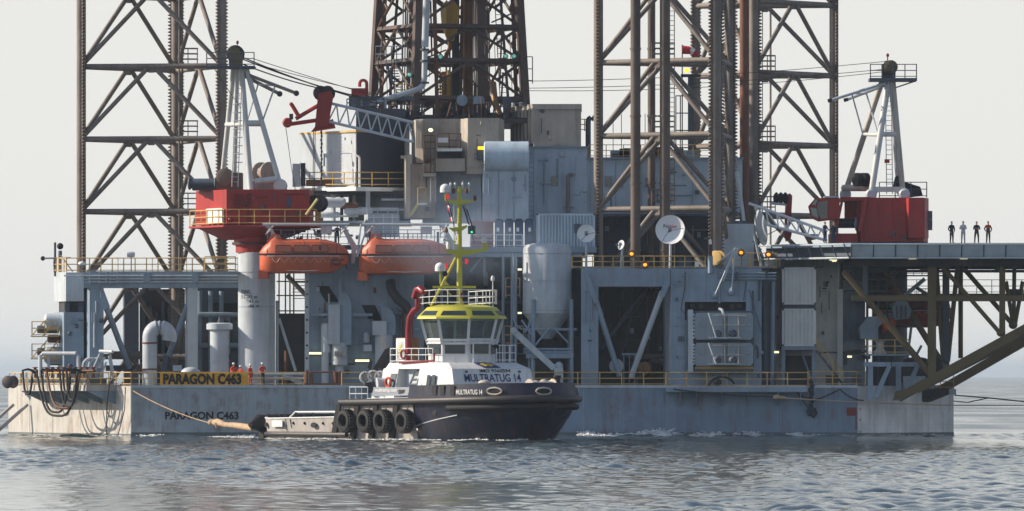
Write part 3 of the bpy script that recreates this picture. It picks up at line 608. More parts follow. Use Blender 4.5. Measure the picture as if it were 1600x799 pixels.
ladder_into(cl, P(367, 292, 3), P(374, 108, 4), .5, M_crane)
for k in range(9): part('ladder_hoop', MB().tube(arc(P(371, 150 + k * 13, 5.5), .42, 0, 360, 8, (1, 0, 0), (0, 1, 0)), .03, 4, False), M_crane, cl)
part('head_platform', MB().pb(322, 398, 103, 106.5, 3.2, 6.6), M_dgrey, cl); rail_into(cl, [P(323, 103, 6.4), P(323, 103, 3.3), P(397, 103, 3.3), P(397, 103, 6.4)], h=1.1, mat=M_dgrey, step=1.0)
part('head_block', MB().pp([(358, 108), (357, 85), (364, 73), (374, 76), (379, 90), (378, 108)], 4.2, 5.6), M_olive, cl); part('head_sheave', MB().lathe([(.5, -.6), (.75, -.5), (.5, 0), (.75, .5), (.5, .6)], P(368, 85, 4.9), 16, (0, 1, 0)), M_dark, cl)
bar(cl, 'beacon_stalk', P(371, 75, 5), P(371, 68, 5), .04, M_dgrey, 6); part('beacon', MB().ball(P(371, 66.5, 5), .12, .12, .16), M_dred, cl)
for a, b in (((382, 115, 4.4), (463, 146, 3)), ((382, 119, 5), (437, 147, 5))):
    bar(cl, 'spar', P(*a), P(*b), .15, M_leg, 8); part('spar_end', MB().ball(P(*b), .24), M_dark, cl)
for a, b in (((430, 134, 3.6), (410, 190, 3.8)), ((403, 133, 5), (386, 190, 5)), ((402, 132, 5), (430, 134, 3.6))): bar(cl, 'strut', P(*a), P(*b), .07, M_lgrey, 6)
part('boom_drum', MB().lathe([(.4, -.8), (.7, -.75), (.5, -.6), (.5, .6), (.7, .75), (.4, .8)], P(496, 318, 4), 16, (.3, 1, 0)), M_dark, cl)
bar(cl, 'striped_pole', P(478, 336, 1.4), P(496, 311, 1.4), .13, paint('pale_yellow', (.6, .52, .2), .5), 6)
for i, (a, b, s_) in enumerate((((380, 90, 5), (590, 162, 14), .25), ((380, 93, 5), (588, 158, 14), .25), ((378, 100, 5), (560, 150, 14), .3), ((392, 98, 5), (600, 150, 16), .1), ((396, 92, 5), (640, 165, 18), .1), ((330, 100, 5.5), (388, 185, 4), .1))):
    wire('stay_cable', sag(P(*a), P(*b), s_), .055 if i < 3 else .03, M_dark, ('black stay cable from the left crane head, topmost heavy line', 'black stay cable just under the topmost heavy line', 'lowest heavy black cable from the left crane head', 'thin wire from the left crane head towards the derrick', 'longest thin wire from the left crane head past the derrick foot', 'short thin wire down the left side of the A-frame')[i], group='cables of the left crane')
wire('stay_cable', [P(446, 195, 7), P(455, 260, 6), P(462, 300, 4)], .03, M_dark, 'thin wire hanging from the red boom head sheave to the crane roof')

# ---- boom with red head pointing left
bm = thing('crane_boom', 'white lattice boom with red sheave head in front of the grey house', 'crane boom', P(645, 222, 11))
def boom(t, l0, l1, r0, r1, Y0, Y1, Y2, Y3, nseg, mat, rc_=.12, rl_=.07):
    ch = {}
    for k, (pl, pr) in (('t', (l0, r0)), ('b', (l1, r1))):
        for j, (ya, yb) in enumerate(((Y0, Y2), (Y1, Y3))):
            ch[k, j] = (P(*pl, ya), P(*pr, yb)); bar(t, 'boom_chord', *ch[k, j], rc_, mat, 8)
    def at(k, j, s_): a, b = ch[k, j]; return a.lerp(b, s_)
    for i in range(nseg):
        s0, sm, s1 = i / nseg, (i + .5) / nseg, (i + 1) / nseg
        for j in (0, 1): bar(t, 'lacing', at('b', j, s0), at('t', j, sm), rl_, mat, 6); bar(t, 'lacing', at('t', j, sm), at('b', j, s1), rl_, mat, 6)
        for k in 'tb': bar(t, 'lacing', at(k, i % 2, s0), at(k, 1 - i % 2, s1), rl_, mat, 6)
boom(bm, (518, 162), (513, 190), (646, 192), (646, 222), 9.5, 11.2, 9.5, 11.2, 8, M_lgrey)
part('head_plate', MB().pp([(497, 146), (517, 142), (521, 150), (513, 196), (492, 199), (494, 178)], 9.3, 9.6), M_red, bm); part('head_plate', MB().pp([(497, 146), (517, 142), (521, 150), (513, 196), (492, 199), (494, 178)], 11.1, 11.4), M_red, bm)
part('head_link', MB().pp([(494, 196), (520, 186), (524, 200), (486, 206)], 9.7, 11), M_red, bm)
for px in (501, 512): part('sheave', MB().lathe([(.4, -.9), (.62, -.8), (.45, -.3), (.62, 0), (.45, .4), (.62, .8), (.4, .9)], P(px, 146, 10.4), 16, (0, 1, 0)), M_black, bm)
for a, b in (((497, 165), (462, 186)), ((496, 188), (455, 194)), ((468, 184), (456, 164))): bar(bm, 'jib_arm', P(*a, 10.2), P(*b, 10.2), .17, M_red, 8)
part('jib_sheave', MB().lathe([(.3, -.25), (.42, -.15), (.42, .15), (.3, .25)], P(449, 192, 10.2), 14, (0, 1, 0)), M_red, bm); part('jib_lamp', MB().ball(P(455, 163, 10.2), .17), M_red, bm); part('jib_block', MB().pb(452, 458, 178, 187, 10, 10.4), M_dark, bm)
hk = thing('hoist_rope', 'hoist ropes and chain hanging below the red boom head', 'rope', P(495, 300, 10.2))
for px in (490, 492.5): bar(hk, 'rope', P(px, 202, 10), P(px - 1, 300, 10), .035, M_dark, 5)
for px in (502,): 
    for k in range(14): part('chain_link', MB().lathe([(.05, -.16), (.1, 0), (.05, .16)], P(px + (k % 2) * .6, 207 + k * 6, 9.9), 6), M_dark, hk)

clutter(jl, 142, 161, 455, 580, 11, 10, (M_grey, M_lgrey, M_dgrey), 4); clutter(jl, 102, 130, 495, 575, 12.5, 10, (M_grey, M_lgrey, M_dgrey), 5); clutter(jl, 310, 370, 455, 590, 16, 16, (M_grey, M_dgrey, M_rustpipe, M_lgrey), 6)

clutter(cl, 358, 478, 300, 346, 2.18, 16, (M_red, M_dred, M_dgrey, MATS['deep_red']), 41)
# ================================================================ grey house behind the boom, on its raised floor
gh = thing('grey_house', 'grey windowless house with sunlit left face and yellow walkway rail', 'house', P(556, 296, 15))
zb, ztp = Z(293, 15), Z(207, 15)
part('wall', MB().prism(XYs((469, 22), (556, 14.5), (588, 17), (588, 26), (480, 26)), zb, ztp), M_lgrey, gh)
part('wall', MB().prism(XYs((556.3, 14.55), (632, 19), (640, 30), (556.5, 27)), zb + .01, Z(168, 15)), paint('shaded_blue_grey', (.05, .062, .09), .55, .2, .1, .3), gh, label='side block with its shade painted dark blue')  # face turned from the sun, its shade put into the dark blue
part('roof_slab', MB().prism(XYs((467, 22.2), (556, 14.2), (590, 16.8), (590, 26.2), (478, 26.4)), ztp, ztp + .16), M_yel, gh)
part('floor_slab', MB().prism(XYs((463, 21), (470, 17.5), (556, 12.2), (634, 16), (642, 28), (560, 29), (470, 28)), zb - .34, zb - .02), M_white, gh)
rail_into(gh, [P(466, 291, 18.5), P(556, 291, 12.4), P(632, 291, 16)], h=1.15, step=1.6)
for px, y0, y1 in ((455, 256, 291),): part('switch_cabinet', MB().pb(457, 469, 256, 292, 16.5, 17.5), M_lgrey, gh); part('switch_cabinet', MB().pb(470, 477, 255, 291, 16.2, 17), M_dark, gh)
part('pipe_bundle', MB().pb(478, 522, 281, 291, 15.6, 16.2), M_rustpipe, gh)
part('light_bracket', MB().pb(505, 524, 240, 244, 18.3, 19.1), M_white, gh)
bar(gh, 'downpipe', P(562, 293, 14.3), P(562, 246, 14.3), .1, M_white, 8); bar(gh, 'downpipe', P(556, 242, 14.4), P(562, 246, 14.3), .1, M_white, 8)
rail_into(gh, [P(542, 168, 15), P(600, 168, 17)], h=.7, mat=M_dgrey, step=.7, r=.05)
rb = thing('vent_box', 'small red box with a gooseneck vent on the dark roof', 'vent', P(560, 160, 20)); part('box', MB().pb(549, 571, 138, 150, 19, 21), M_red, rb)
part('gooseneck', MB().tube([P(573, 152, 20), P(573, 132, 20)] + arc(P(567.5, 131, 20), .3, 0, 180, 6, (1, 0, 0), (0, 0, 1)) + [P(562, 136, 20)], .14, 8), M_red, rb); part('stand', MB().pb(545, 578, 150, 170, 19, 22), M_dgrey, rb)
# machinery space below that floor
ms = thing('machinery_deck', 'cluttered deck of pipes and tanks below the grey house', 'deck', P(560, 345, 16))
part('deck_slab', MB().pb(440, 640, 345, 349, 10, 26), M_lgrey, ms); part('rear_block', MB().pb(556, 640, 297, 345, 18, 24), M_dgrey, ms)
part('under_floor', MB().pb(480, 640, 298, 304, 15, 26), M_dark, ms)
for px in (484, 502, 521, 534, 548, 553, 575, 589, 612): bar(ms, 'stanchion', P(px, 346, 15 + (px % 5)), P(px, 298, 15 + (px % 5)), .16 + .03 * (px % 3), M_lgrey if px % 2 else M_dgrey, 6)
for px, y, l_, r_ in ((522, 317, 1.0, .42), (547, 322, .7, .3), (515, 336, .9, .25), (560, 330, 1.2, .35)): part('tank', MB().lathe([(r_ * .6, -l_), (r_, -l_ * .8), (r_, l_ * .8), (r_ * .6, l_)], P(px, y, 14), 12, (1, 0, 0)), M_lgrey if px != 547 else M_rustpipe, ms)
for k in range(26):
    px = random.uniform(440, 560); y = random.uniform(352, 376); part('fitting', MB().pb(px, px + random.uniform(2, 8), y, y + random.uniform(2, 6), 6 + random.random() * 3, 9.5), random.choice((M_dark, M_lgrey, M_dgrey, M_rustpipe, M_white)), ms)
for y, px0, px1 in ((328, 560, 632), (338, 490, 560), (312, 596, 640)): bar(ms, 'pipe', P(px0, y, 15), P(px1, y, 15), .1, M_lgrey, 6)
pv = thing('machinery_box', 'pale panelled machinery cover above the second lifeboat', 'cabinet', P(600, 370, 8))
part('body', MB().prism(XYs((569, 9), (575, 7), (622, 7), (624, 10), (572, 11)), Z(370, 7), Z(335, 7)), M_lgrey, pv)
for px in (584, 599, 613): bar(pv, 'rib', P(px, 368, 6.95), P(px, 336, 6.95), .04, M_white, 4)
for y in (340, 350, 360): bar(pv, 'rib', P(575, y, 6.95), P(622, y, 6.95), .04, M_white, 4)
rail_into(pv, [P(574, 335, 7.1), P(622, 335, 7.1)], h=.5, mat=M_lgrey, step=.8)

# ================================================================ lifeboat bay
bay = thing('lifeboat_bay', 'grey bulkhead and ledge behind the two orange lifeboats', 'bulkhead', P(570, 590, 4))
part('bulkhead', MB().pb(480, 662, 396, 606, 4, 7), M_grey, bay)
part('ledge', MB().pb(408, 720, 383, 388, 2.2, 12), M_dgrey, bay)
for px, r0, mt in ((479.5, 3.4, M_lgrey), (531.5, 2.4, M_grey)): bar(bay, 'post', P(px, 606, 3), P(px, 395, 3), r0 / 19, mt, 4)
for y in range(440, 590, 20): part('bolt', MB().lathe([(.1, 0), (.07, .08)], P(479.5, y, 2.82), 8, (0, -1, 0)), M_dark, bay)
bar(bay, 'rail_beam', P(483, 492, 3.2), P(582, 492, 3.2), .12, M_grey, 4)
for pts in ([(495, 447), (514, 447), (529, 472), (509, 472)], [(565, 477), (586, 477), (597, 501), (577, 501)]): part('louvre', MB().pp(pts, 3.9, 4.0), M_black, bay)
def vent_duct(lab, bx, cx, hood):
    t = thing('ventilation_duct', lab, 'duct', P((bx[0] + bx[1]) / 2, 575, 3), 'ventilation ducts on the bulkhead')
    part('box', MB().pb(bx[0], bx[1], bx[2], bx[3], 2.2, 3.98), M_lgrey, t)
    x0, x1, y0, y1 = hood; n = 8; r_ = x1 - x0
    part('curved_hood', MB().pp([(x0, y1), (x0, y0)] + [(x0 + r_ * math.sin(rad(90 * i / n)), y0 + r_ * 1.1 - r_ * 1.1 * math.cos(rad(90 * i / n))) for i in range(1, n + 1)] + [(x1, y1)], 2.5, 3.97), M_grey, t)
    c = P((cx[0] + cx[1]) / 2, 500, 3.0); rr = (cx[1] - cx[0]) / 2 / 18.9
    part('silencer', MB().lathe([(rr * .5, Z(cx[3] + 8, 3)), (rr * .5, Z(cx[3], 3)), (rr, Z(cx[3] - 3, 3)), (rr, Z(cx[2], 3))], (c.x, 3.0, 0), 18), M_lgrey, t)
    return t
d1 = vent_duct('tall grey box duct with curved hood behind the left post', (513, 531, 476, 538), (518, 543, 536, 573), (529, 549, 455, 539))
for px in (525, 537): part('window', MB().pb(px - 2.5, px + 3, 549, 557, 1.9, 2.4), M_beige, d1)
d2 = vent_duct('smaller white box duct with curved hood beside the exhaust stack', (582, 604, 502, 524), (586, 614, 524, 575), (596, 618, 478, 524))
ep = thing('vent_pipe', 'slim pale standing pipe left of the ducts', 'pipe', P(509, 590, 3)); bar(ep, 'pipe', P(508, 606, 3), P(508, 550, 3), .31, M_lgrey, 14); bar(ep, 'pipe', P(509, 551, 3), P(509, 505, 3), .40, M_lgrey, 14); part('elbow', MB().tube([P(506, 506, 3), P(506, 500, 3), P(502, 500, 3)], .2, 8), M_lgrey, ep); part('hood', MB().pb(496, 512, 497, 505, 2.5, 3.9), M_dgrey, ep)
sv = thing('small_vent', 'little grey canister vent on the bulkhead', 'vent', P(574, 548, 3.6)); part('canister', MB().lathe([(.25, -.4), (.3, -.3), (.3, .3), (.22, .4)], P(573, 528, 3.5), 12), M_lgrey, sv); part('box', MB().pb(568, 581, 539, 549, 3, 3.98), M_lgrey, sv); bar(sv, 'cap', P(572, 523, 3.5), P(572, 519, 3.5), .2, M_lgrey, 10)
for i, (x0, x1, y) in enumerate(((483, 504, 550.5), (555, 577, 562))):
    t = thing('strip_light', ('lit strip light behind the left post', 'lit strip light left of the tug deck crane')[i], 'lamp', P(x0, y, 3.6), 'strip lights on the bulkhead'); part('tube', MB().pb(x0, x1, y, y + 3.5, 3.6, 3.8), M_lampw, t); part('back', MB().pb(x0 - 1, x1 + 1, y - 1, y + 4.5, 3.8, 3.99), M_dgrey, t)
xs = thing('exhaust_stack', 'sooty bent exhaust pipe with bronze lower section', 'exhaust pipe', P(638, 580, 2.6))
part('elbow_pipe', MB().tube([P(610, 440, 3.5), P(613, 456, 3), P(622, 468, 2.6), P(634, 478, 2.6), P(639, 488, 2.6), P(639, 494, 2.6)], .40, 14), M_soot, xs); bar(xs, 'lower_pipe', P(639, 493, 2.6), P(639, 590, 2.6), .35, M_bronze, 14)
for px, y0 in ((624, 492), (629, 486)): part('side_pipe', MB().tube([P(px - 6, y0, 2.8), P(px - 2, y0, 2.8), P(px, y0 + 4, 2.8), P(px, 590, 2.8)], .1, 8), M_rustpipe if px > 625 else M_dgrey, xs)
# dark gap between pedestal and bulkhead
gp = thing('lattice_screen', 'dark machinery space behind the pedestal with steel posts', 'machinery', P(455, 590, 12))
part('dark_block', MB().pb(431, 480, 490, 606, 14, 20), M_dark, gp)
for px in (436, 446, 453, 459): bar(gp, 'post', P(px, 490, 13), P(px, 420, 13), .07, M_rustpipe, 6)
for y in (440, 462, 486): bar(gp, 'cross_bar', P(432, y, 13), P(478, y, 13), .06, M_dgrey, 6)
bar(gp, 'brace', P(436, 498, 6), P(462, 580, 5), .13, M_lgrey, 8); bar(gp, 'post', P(433, 606, 6), P(433, 470, 6), .14, M_lgrey, 6); bar(gp, 'brace', P(448, 430, 10), P(478, 462, 10), .2, M_leg, 8)
bar(gp, 'post', P(447, 606, 9), P(447, 548, 9), .2, M_rustpipe, 6)
g = MB()
for k in range(7): g.pb(457, 480, 436 + k * 5, 437.2 + k * 5, 12.4, 12.6)
part('stair_treads', g, M_lgrey, gp)

def lifeboat(name, label, loc, rz=0, group=None, mat=None):
    t = thing(name, label, 'lifeboat', (0, 0, 0), group); mat = mat or M_orange
    L_, B_ = 7.3, 1.35; ns = 22
    def half(u, p): return max(.02, (1 - abs(2 * u - 1) ** p)) ** .5
    def loft(prof, name, mat):
        rows = []
        for i in range(ns + 1):
            u = i / ns; x = (u - .5) * L_; pr = prof(u); rows.append([(x, y, z) for y, z in pr] + [(x, -y, z) for y, z in pr[::-1]])
        m = MB(); n = len(rows[0]); m.add([p for r_ in rows for p in r_], [(i * n + k, i * n + (k + 1) % n, (i + 1) * n + (k + 1) % n, (i + 1) * n + k) for i in range(ns) for k in range(n)] + [tuple(range(n - 1, -1, -1)), tuple(ns * n + k for k in range(n))])
        return part(name, m, mat, t)
    def hullp(u):
        b = B_ * half(u, 4); k = -1.30 + 1.0 * max(0, (u - .74) / .26) ** 2 + .3 * max(0, (.08 - u) / .08)
        return [(.03, k), (b * .6, k + .12), (b * .9, -.55), (b, .25), (b, .32)]
    def topp(u):
        b = B_ * .96 * half(u, 3.4); h = 1.22 * min(1, half(u, 2.5) * 1.04) + .02 + (.5 * math.exp(-((u - .17) / .07) ** 2))
        return [(b, .30), (b * .93, .30 + h * .45), (b * .72, .30 + h * .82), (.03, .30 + h)]
    loft(hullp, 'boat_hull', mat); cn = loft(topp, 'canopy', mat)
    rows = [V(((u - .5) * L_ * 1.004, -(B_ * half(u, 4) + .03), .29)) for u in [i / ns for i in range(ns + 1)]]
    part('rubbing_strake', MB().tube(rows, .075, 6).tube([(p.x, -p.y, p.z) for p in rows], .075, 6), M_black, t)
    for i in range(3):
        hx = -2.35 + i * 1.5; hp_ = [V((hx, -1.255, .44)), V((hx + 1.36, -1.255, .44)), V((hx + 1.3, -1.16, 1.0)), V((hx + .06, -1.16, 1.0))]
        hh_ = part('side_hatch', MB().face_prism(hp_, (0, -.05, .01)), paint('hatch_orange', (.47, .13, .07), .45), cn)
        part('hatch_frame', MB().tube([p + V((0, -.06, .01)) for p in hp_ + hp_[:1]], .035, 5), paint('hatch_seal', (.13, .045, .03), .7), hh_)
    part('access_hatch', MB().lathe([(.2, 0), (.24, .03), (.2, .06)], (1.95, -1.16, .75), 12, (0, -1, .2)), MATS['hatch_orange'], cn)
    part('reflective_tape', MB().tube([(x_ * .5, -(B_ * half((x_ * .5) / L_ + .5, 4)) - .02, .12) for x_ in range(-6, 7)], .03, 4), M_white, t)
    part('wheelhouse', MB().face_prism([(-3.1, -.45, 1.15), (-1.7, -.45, 1.3), (-2.05, -.45, 1.95), (-2.6, -.45, 1.95)], (0, .9, 0)), mat, cn); part('wheelhouse_port', MB().lathe([(.16, 0), (.16, .04)], (-2.33, -.46, 1.65), 12, (0, -1, 0)), M_lgrey, cn)
    g = MB()
    for i in range(8): g.tube([V((-2.6 + i * .7 + s_ * .66, -(B_ * half((-2.6 + i * .7 + s_ * .66) / L_ + .5, 4)) - .03, .02 - .42 * (1 - (2 * s_ - 1) ** 2))) for s_ in (0, .17, .33, .5, .67, .83, 1)], .022, 4)
    part('grab_line', g, paint('lifeline', (.55, .42, .3), .8), t)
    part('skeg', MB().prism([(-3.75, -.35), (-3.0, -.35), (-2.8, .35), (-3.75, .35)], -1.75, -1.05), mat, t)
    part('keel_runner', MB().tube([(-2.2, -.8, -1.0), (0, -.98, -1.1), (2.0, -.8, -1.0)], .03, 4), M_white, t)
    for x_ in (-3.0, -1.6, 0, 1.4, 2.7): part('canopy_seam', MB().tube([(x_, -B_ * .96 * half(x_ / L_ + .5, 3.4) * w_ - .01, .30 + 1.22 * min(1, half(x_ / L_ + .5, 2.5) * 1.04) * h_) for w_, h_ in ((1, 0), (.93, .45), (.72, .82), (.35, .93))], .025, 4), MATS['hatch_seal'], cn)
    part('rudder_guard', MB().box(3.35, 3.6, -.06, .06, -1.0, -.1), M_dgrey, t)
    g = MB()
    for i in range(12): g.tube([(-1.9 + i * .36, -.2, 1.55), (-1.9 + i * .36, -.2, 1.95)], .03, 4)
    g.tube([(-1.9, -.2, 1.95), (2.1, -.2, 1.95)], .035, 5); part('roof_rail', g, M_dgrey, cn)
    part('lifting_hook', MB().box(-2.9, -2.7, -.1, .1, 1.3, 2.1), M_dgrey, t); part('lifting_hook', MB().box(2.5, 2.7, -.1, .1, 1.1, 2.1), M_dgrey, t)
    place(t, loc, rz); bpy.context.view_layer.update(); return t
b1 = lifeboat('lifeboat', 'orange enclosed lifeboat numbered 1 hanging beside the crane pedestal', P(475, 403, -.2), 0, 'orange lifeboats on davits')
b2 = copy_tree(b1); b2['label'] = 'orange enclosed lifeboat numbered 3 hanging beside the tug mast'; place(b2, P(633, 404, -.2), 0, 1.04)
bpy.context.view_layer.update()
for b_, s_, px in ((b1, '1', 500), (b2, '3', 670)):
    WM[b_.name] = b_.matrix_basis.copy(); lettering(b_, s_, P(px, 388, -1.60), .16, .32, (1, 0, 0), (0, .35, 1), M_ink, lift=.0)
lettering(b1, 'PARAGON', P(527, 406.5, -1.55), 1.1, .22, (1, .2, 0), (0, 0, 1), M_ink, lift=.03, bold=.03); lettering(b1, 'C463', P(524, 413, -1.5), .8, .26, (1, .2, 0), (0, -.1, 1), M_ink, lift=.03, bold=.03)
for i, (x0, x1) in enumerate(((410, 546), (566, 702))):
    t = thing('davit', ('grey davit frame over the left lifeboat', 'grey davit frame over the lifeboat beside the tug mast')[i], 'davit', P(x0, 385, 2.5), 'lifeboat davits')
    bar(t, 'top_beam', P(x0, 351, -.2), P(x1, 351, -.2), .11, M_lgrey, 8)
    for px in (x0 + 6, x1 - 14):
        part('arm', MB().pp([(px - 2, 349), (px + 4, 349), (px + 26, 385), (px + 22, 412), (px + 17, 412), (px + 17, 388)], .8, 1.15), M_lgrey, t)
        bar(t, 'arm_tie', P(px, 352, -.2), P(px, 355, 2.5), .09, M_lgrey, 6); bar(t, 'strut', P(px, 366, 1), P(px + 12, 352, -.1), .07, M_lgrey, 6)
        bar(t, 'fall_wire', P(px, 352, -.2), P(px, 372, -.2), .03, M_dark, 5)
    part('control_panel', MB().pb(x0 + 91, x0 + 109, 354, 365, 1.4, 1.6), M_lgrey, t)
    rail_into(t, [P(x0 + 8, 384, 2.3), P(x1 - 2, 384, 2.3)], h=1.3, mat=M_grey, step=1.1, r=.035)
    bar(t, 'boat_hook', P(x1 + 18 if i == 0 else x1 - 4, 350, -.4), P(x1 + 12 if i == 0 else x1 - 10, 402, -.4), .09, M_lgrey, 6)
single('guide_mast', MB().beam(P(575, 352, -.6), P(558, 402, -.6), .14), M_lgrey, 'slanted pale guide post between the two lifeboats', 'post')

clutter(bay, 484, 655, 440, 590, 4, 26, (M_grey, M_lgrey, M_dgrey, M_grey, M_rustpipe), 7); clutter(gh, 475, 552, 215, 265, 15.2, 6, (M_lgrey, M_grey), 8)
# ================================================================ derrick
dk = thing('drilling_derrick', 'dark rusty drilling derrick rising out of the picture at the centre', 'derrick', P(701, 187, 30))
dzb = Z(187, 30); dcx = X(701, 30)
offs = [(-6.64, 2.8), (-2.8, -6.64), (6.64, -2.8), (2.8, 6.64)]
def dc(i, z):
    k = 1 - .0088 * (z - dzb); ox, oy = offs[i % 4]; return V((dcx + ox * k, 30 + oy * k, z))
lv = [Z(y, 30) for y in (187, 157, 98, 45, -14, -80)]; dtop = lv[-1]
for i in range(4):
    bar(dk, 'derrick_leg', dc(i, dzb), dc(i, dtop), .32, M_derrick, 4, roll=rad(22))
for i in range(4):
    f = lambda s_, z: dc(i, z).lerp(dc(i + 1, z), s_)
    for j, z in enumerate(lv):
        bar(dk, 'girt', f(0, z), f(1, z), .17, M_derrick, 4)
        if j + 1 < len(lv):
            z1 = lv[j + 1]
            if j == 0: pr = [((0, z), (.25, z1)), ((1, z), (.75, z1))]
            else: pr = [((0, z), (.5, z1)), ((1, z), (.5, z1)), ((.25, (z + z1) / 2), (0, z1)), ((.75, (z + z1) / 2), (1, z1))]
            for (sa, za), (sb, zb_) in pr: bar(dk, 'brace', f(sa, za), f(sb, zb_), .13, M_derrick, 6)
            part('gusset_plate', MB().face_prism([f(.5, z1) + V((-.0, 0, .3)), f(.42, z1) - V((0, 0, .5)), f(.58, z1) - V((0, 0, .5))], (0, .05, 0)), M_derrick, dk)
    bar(dk, 'sub_leg', f(.2, dzb), f(.14, dtop), .17, M_rustpipe, 4); bar(dk, 'sub_leg', f(.85, dzb), f(.8, dtop), .12, M_derrick, 4)
bar(dk, 'mud_column', P(732, 185, 29), P(732, -60, 29), .40, M_rustpipe, 12); bar(dk, 'mud_column', P(725.5, 185, 28.6), P(725.5, -60, 28.6), .12, M_bronze, 8)
bar(dk, 'guide_column', P(712, 185, 31), P(712, -60, 31), .32, M_dark, 4); bar(dk, 'guide_column', P(752, 185, 27), P(752, -60, 27), .3, M_derrick, 4)
for k in range(14): bar(dk, 'drill_pipe', P(628 + k * 2.6 + (k % 3), 184, 28 + k % 4), P(631 + k * 2.3 + (k % 3), -60, 28 + k % 4), .055, M_derrick if k % 2 else M_dgrey, 5)
for k in range(9): bar(dk, 'drill_pipe', P(741 + k * 3, 184, 31 + k % 3), P(740 + k * 3, -60, 31 + k % 3), .055, M_dgrey, 5)
dr_ = random.Random(77)
for k in range(44):
    x_ = dr_.uniform(592, 812); y_ = dr_.uniform(-20, 150); Yd = dr_.uniform(25, 35)
    if k % 3: bar(dk, 'hanging_line', P(x_, y_ + dr_.uniform(30, 120), Yd), P(x_ + dr_.uniform(-4, 4), y_, Yd), dr_.choice((.03, .05, .08)), dr_.choice((M_derrick, M_dark, M_rustpipe)), 5)
    else: bar(dk, 'cross_member', P(x_, y_, Yd), P(min(812, x_ + dr_.uniform(15, 50)), y_ + dr_.uniform(-25, 25), Yd), .07, dr_.choice((M_derrick, M_rustpipe)), 5)
ladder_into(dk, P(788, 175, 25), P(777, -30, 25), .6, M_dark)
for k in range(11): part('stair_tread', MB().pb(606 + k * 1.6, 621 + k * 1.2, 106 + k * 4.2, 107 + k * 4.2, 23.5, 24.6), M_dgrey, dk)
bar(dk, 'stair_stringer', P(603, 100, 23.5), P(622, 152, 23.5), .08, M_dgrey, 4); bar(dk, 'stair_stringer', P(606, 100, 24), P(612, 152, 24), .08, M_dgrey, 4)
rail_into(dk, [P(587, 100, 27), P(628, 100, 24)], h=1.5, mat=M_dgrey, step=.8); rail_into(dk, [P(814, 131, 27), P(832, 131, 27)], h=2.3, mat=M_dgrey, step=.9)
rail_into(dk, [P(618, 152, 23), P(644, 152, 23)], h=1.1, mat=M_yel, step=.5)
tb = thing('travelling_block', 'yellow travelling block hanging inside the derrick', 'hoist block', P(703, 66, 30))
part('body', MB().pp([(690, 10), (696, 2), (710, 2), (717, 12), (716, 44), (709, 64), (699, 64), (691, 44)], 28.6, 29.6), M_block, tb); part('side_cover', MB().pp([(688, 14), (693, 5), (697, 10), (697, 58), (690, 40)], 28.2, 28.6), M_yel, tb)
for px in (698, 703, 708): bar(tb, 'wire_line', P(px, 4, 29), P(px, -70, 29), .05, M_dark, 5)
part('hook', MB().tube([P(703, 62, 29), P(703, 76, 29), P(698, 84, 29), P(696, 96, 29)], .2, 8), M_bronze, tb)
td = thing('top_drive', 'yellow top drive motor low inside the derrick', 'motor', P(702, 160, 29)); part('body', MB().pb(690, 706, 112, 158, 28.4, 29.8), M_bronze, td); bar(td, 'cylinder', P(701, 152, 28.2), P(701, 110, 28.2), .17, M_block, 10)
for k in range(6): part('grille_bar', MB().pb(686, 694, 118 + k * 5, 121 + k * 5, 28.1, 28.4), M_block, td)
part('base', MB().pb(686, 700, 148, 159, 28, 28.4), M_block, td)
for i, (px, y, Y, lab) in enumerate(((688, 89, 24, 'green lit floodlight beside the yellow hook'), (640, 117, 23, 'green lit floodlight low at the left of the derrick'), (790, 88, 25, 'left of two green floodlights at the derrick right side'), (803, 88, 25, 'right of two green floodlights at the derrick right side'))):
    t = thing('derrick_lamp', lab, 'lamp', P(px, y + 8, Y), 'green floodlights in the derrick'); part('housing', MB().lathe([(.17, 0), (.24, .3), (.2, .6)], P(px, y, Y), 12, (0, 1, 0)), M_dgrey, t); part('lens', MB().lathe([(.16, -.02), (.1, -.08)], P(px, y, Y), 12, (0, 1, 0)), M_lampg, t); bar(t, 'bracket', P(px, y, Y + .4), P(px, y + 10, Y + .6), .06, M_dark, 5)
sp = thing('standpipe', 'white bent standpipe running down the derrick and over the boom', 'pipe', P(570, 168, 20))
part('pipe', MB().tube([P(669, -60, 22), P(664, 74, 22)], .30, 12), M_lgrey, sp); part('pipe', MB().tube([P(664, 78, 22), P(663, 124, 22), P(661, 133, 22), P(655, 139, 21.6), P(645, 143, 21.2), P(600, 156, 20), P(568, 166, 19.5), P(556, 166, 19.5)], .24, 12), M_lgrey, sp)
for y in (76, 94, 128): bar(sp, 'coupling', P(663.6, y, 22), P(663.5, y + 3, 22), .38, M_dgrey, 12)
bar(sp, 'support', P(602, 156, 20), P(602, 180, 20), .12, M_lgrey, 8)
df = thing('drill_floor', 'dark drill floor structure under the derrick', 'platform', P(700, 190, 30))
part('floor_slab', MB().pb(568, 832, 184, 192, 21, 40), M_dark, df); part('side_wall', MB().pb(556, 648, 151, 157, 20.6, 21), M_dgrey, df)
part('draw_works', MB().pb(676, 745, 164, 184, 33, 36), M_dark, df); part('dog_house', MB().pb(745, 800, 176, 186, 24, 27), M_dark, df)
for px, r_ in ((722, .48),): part('dial_drum', MB().lathe([(r_, -.15), (r_, .15)], P(px, 157, 23), 16, (0, 1, 0)), M_grey, df)
part('console', MB().pp([(739, 155), (741, 151), (755, 151), (757, 155), (757, 162), (739, 163)], 22.6, 23.4), M_grey, df)
for k in range(30):
    px = random.uniform(585, 822); y = random.uniform(160, 184); part('fitting', MB().pb(px, px + random.uniform(2, 6), y, y + random.uniform(3, 12), 22 + random.random() * 2, 25), random.choice((M_dark, M_dgrey, M_derrick, M_rustpipe)), df)
